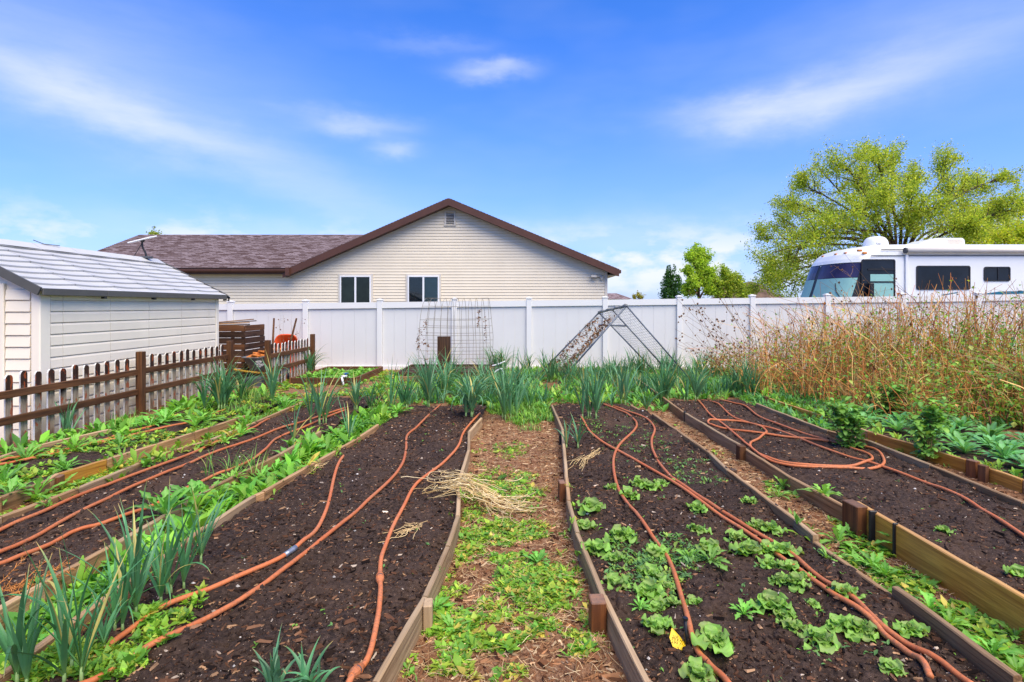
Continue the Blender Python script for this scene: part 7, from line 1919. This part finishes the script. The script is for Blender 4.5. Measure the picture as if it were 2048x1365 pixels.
# ================================================================== SMALL THINGS ON THE GROUND
# heap of pulled dry onion tops across the path board
p = gp(950, 1000, .1); t = thing('dried_onion_tops', 'heap of pulled dry straw coloured onion tops over the path board', 'dry stems', (p[0], p[1], 0))
n = 150; B = []
S_ = 8
P = np.zeros((n, S_, 3))
for k in range(n):
    x = random.gauss(955, 46); y = 1000 + (x - 955) * .16 + random.gauss(0, 13); b0 = gp(min(1050, max(845, x)), y, .08)
    a = random.gauss(2.7, .8) + (3.14 if random.random() < .5 else 0); L_ = random.uniform(.12, .42); bend = random.gauss(0, 1.2)
    for s in range(S_):
        f = s / (S_ - 1) - .5; P[k, s] = [b0[0] + math.cos(a + bend * f) * L_ * f, b0[1] + math.sin(a + bend * f) * L_ * f, 0]
    zg = np.array([hgt(q[0], q[1]) for q in P[k]]); near = np.abs(P[k, :, 0] - LX('B1', P[k, :, 1])) < .06
    zg = np.maximum(zg, np.where(near, BT + .005, 0)); zg = np.maximum(zg, np.interp(P[k, :, 0], [LX('B1', 4.2) - .35, LX('B1', 4.2) - .03, LX('B1', 4.2) + .05, LX('B1', 4.2) + .30], [SOIL, BT + .01, BT + .005, PATHZ + .02]))
    P[k, :, 2] = zg + random.uniform(.005, .05) + .012 * np.sin(np.linspace(0, 3.1, S_) + random.random() * 3)
V, F4, _ = tubes(P, np.tile(np.linspace(.0036, .0014, S_), (n, 1)), 4, False)
mesh('dry_stems', V, [F4], M_dry, t, np.repeat(pal([(0.62, 0.46, 0.22), (0.70, 0.56, 0.32), (0.46, 0.30, 0.12)], [3, 3, 1.5], n), S_ * 4, 0), smooth=True)
for (x0, y0_, x1, y1_, n, lab) in ((640, 935, 600, 950, 22, 'small bundle of dry roots on the soil by the left board'), (845, 1055, 790, 1070, 26, 'wilted pulled onion lying on the soil beside the connector hose'), (1190, 905, 1150, 940, 24, 'dry onion stems lying in the top of the lettuce bed')):
    a = gp(x0, y0_, SOIL); b = gp(x1, y1_, SOIL); t = thing('dry_stem_bundle', lab, 'dry stems', ((a[0] + b[0]) / 2, (a[1] + b[1]) / 2, 0), 'dry stem bundles on the soil')
    P = np.zeros((n, 5, 3))
    for k in range(n):
        c0 = a + rng.normal(0, .03, 3); c1 = b + rng.normal(0, .07, 3); f = random.uniform(.1, .8)
        for s in range(5):
            q = c0 + (c1 - c0) * (f + (s / 4 - .5) * .5) + rng.normal(0, .008, 3); P[k, s] = [q[0], q[1], hgt(q[0], q[1]) + random.uniform(.004, .025)]
    V, F4, _ = tubes(P, np.full((n, 5), .0022), 4, False); mesh('stems', V, [F4], M_dry, t, np.repeat(pal([(0.60, 0.44, 0.22), (0.5, 0.34, 0.16)], [1, 1], n), 20, 0))
# orange-brown forked twig at the right of the path
q = [gp(1093, 1240, .01), gp(1120, 1246, .03), gp(1139, 1250, .03), gp(1175, 1272, .03), gp(1205, 1296, .03), gp(1235, 1340, .03), gp(1243, 1368, .03)]
t = thing('fallen_twig', 'forked orange-brown twig lying on the central path', 'twig', tuple(q[3]))
MB().tube(smooth_path(q, 6), np.linspace(.0075, .004, 37), 6, c=(.40, .14, .04)).build('stem', M_dry, t, smooth=True)
MB().tube(smooth_path([gp(1137, 1251, .03), gp(1125, 1258, .03), gp(1122, 1275, .02)], 5), np.linspace(.005, .003, 11), 5, c=(.45, .2, .05)).build('side_branch', M_dry, t)
# flat stone
q = gp(1106, 961, .01); n = 10; a = np.arange(n) * 6.283 / n; r_ = .055 * (1 + .2 * np.sin(a * 3))
V = np.vstack([np.column_stack([q[0] + r_ * np.cos(a), q[1] + r_ * 1.1 * np.sin(a), np.full(n, .0)]), np.column_stack([q[0] + r_ * .8 * np.cos(a), q[1] + r_ * .9 * np.sin(a), np.full(n, .03)]), [[q[0], q[1], .034]]])
o = mesh('flat_stone', V, [np.array([[k, (k + 1) % n, n + (k + 1) % n, n + k] for k in range(n)]), np.array([[n + k, n + (k + 1) % n, 2 * n] for k in range(n)])], plain('stone', (0.20, 0.12, 0.10), .9, .2, 0, .3, 20)); tag(o, 'flat reddish stone on the path by the short red stake', 'stone')
# dry orange fern-like fronds at the left edge
p = gp(22, 1200, .1); t = thing('dry_frond', 'dry orange feathery frond lying at the left edge', 'dry plant', (p[0], p[1], 0))
mb = MB()
for k in range(16):
    a = random.uniform(-.5, 1.4); L_ = random.uniform(.12, .30); b0 = p + rng.normal(0, .05, 3) * [1, 1, .2] + [-.05, 0, .02]
    ax = np.array([math.cos(a), math.sin(a) * .6, random.uniform(.1, .7)]); ax /= np.linalg.norm(ax)
    mb.tube([b0, b0 + ax * L_], [.003, .0015], 4, False, c=(.42, .17, .05))
    for j in range(15):
        c0 = b0 + ax * L_ * (j + 1) / 16; d = np.cross(ax, rng.normal(0, 1, 3)); d /= np.linalg.norm(d); d = d * .7 + ax * .5
        mb.tube([c0, c0 + d * random.uniform(.02, .045)], [.0022, .001], 3, False, c=np.array((.55, .22, .06)) * random.uniform(.7, 1.3))
mb.build('fronds', M_dry, t)
# plant tag on its stake
p = gp(1352, 1292, SOIL); t = thing('plant_tag', 'crumpled yellow plant tag with black handwriting beside the biggest lettuce', 'plant tag', (p[0], p[1], SOIL))
sq = [at(1340, 1278, p[1]), at(1348, 1265, p[1]), at(1362, 1278, p[1]), at(1372, 1290, p[1]), at(1388, 1304, p[1]), at(1380, 1306, p[1]), at(1364, 1297, p[1]), at(1343, 1288, p[1])]
V = np.array(sq); V[:, 1] += np.array([.01, .035, .02, .0, -.01, -.015, -.03, -.02]); c = V.mean(0) + [0, -.012, .008]
V = np.vstack([V, V + [0, .004, -.002], [c], [c + [0, .004, -.002]]])
n = 8
mesh('tag', V, [np.array([[(k + 1) % n, k, 16] for k in range(n)] + [[n + k, n + (k + 1) % n, 17] for k in range(n)]), np.array([[k, (k + 1) % n, n + (k + 1) % n, n + k] for k in range(n)])], plain('yellow_tag', (0.85, 0.55, 0.01), .4, .4, 0, .06), t)
for (txt, x, y, s) in (('KIT', 1350, 1274, .017), ('W 8 IUI', 1355, 1280, .016), ('FOX PATY', 1356, 1286, .017)):
    q = at(x, y, p[1] - .034)
    text_mesh(txt, s, M_black, t, Matrix.Translation(Vector(q)) @ Matrix.Rotation(R(90), 4, 'X') @ Matrix.Rotation(R(168), 4, 'Z'), 'lettering', .0003)
p = gp(1373, 1292, SOIL); t = thing('black_stake', 'black plastic garden stake standing behind the yellow tag', 'stake', (p[0], p[1], SOIL))
zt = at(0, 1240, p[1])[2]
MB().tube([[p[0], p[1], SOIL - .03], [p[0] - .005, p[1], zt]], [.006, .008], 8).build('rod', M_black, t, smooth=True)
MB().tube([[p[0] - .005, p[1], zt], [p[0] - .005, p[1], zt + .01]], .012, 10).build('head', M_black, t)
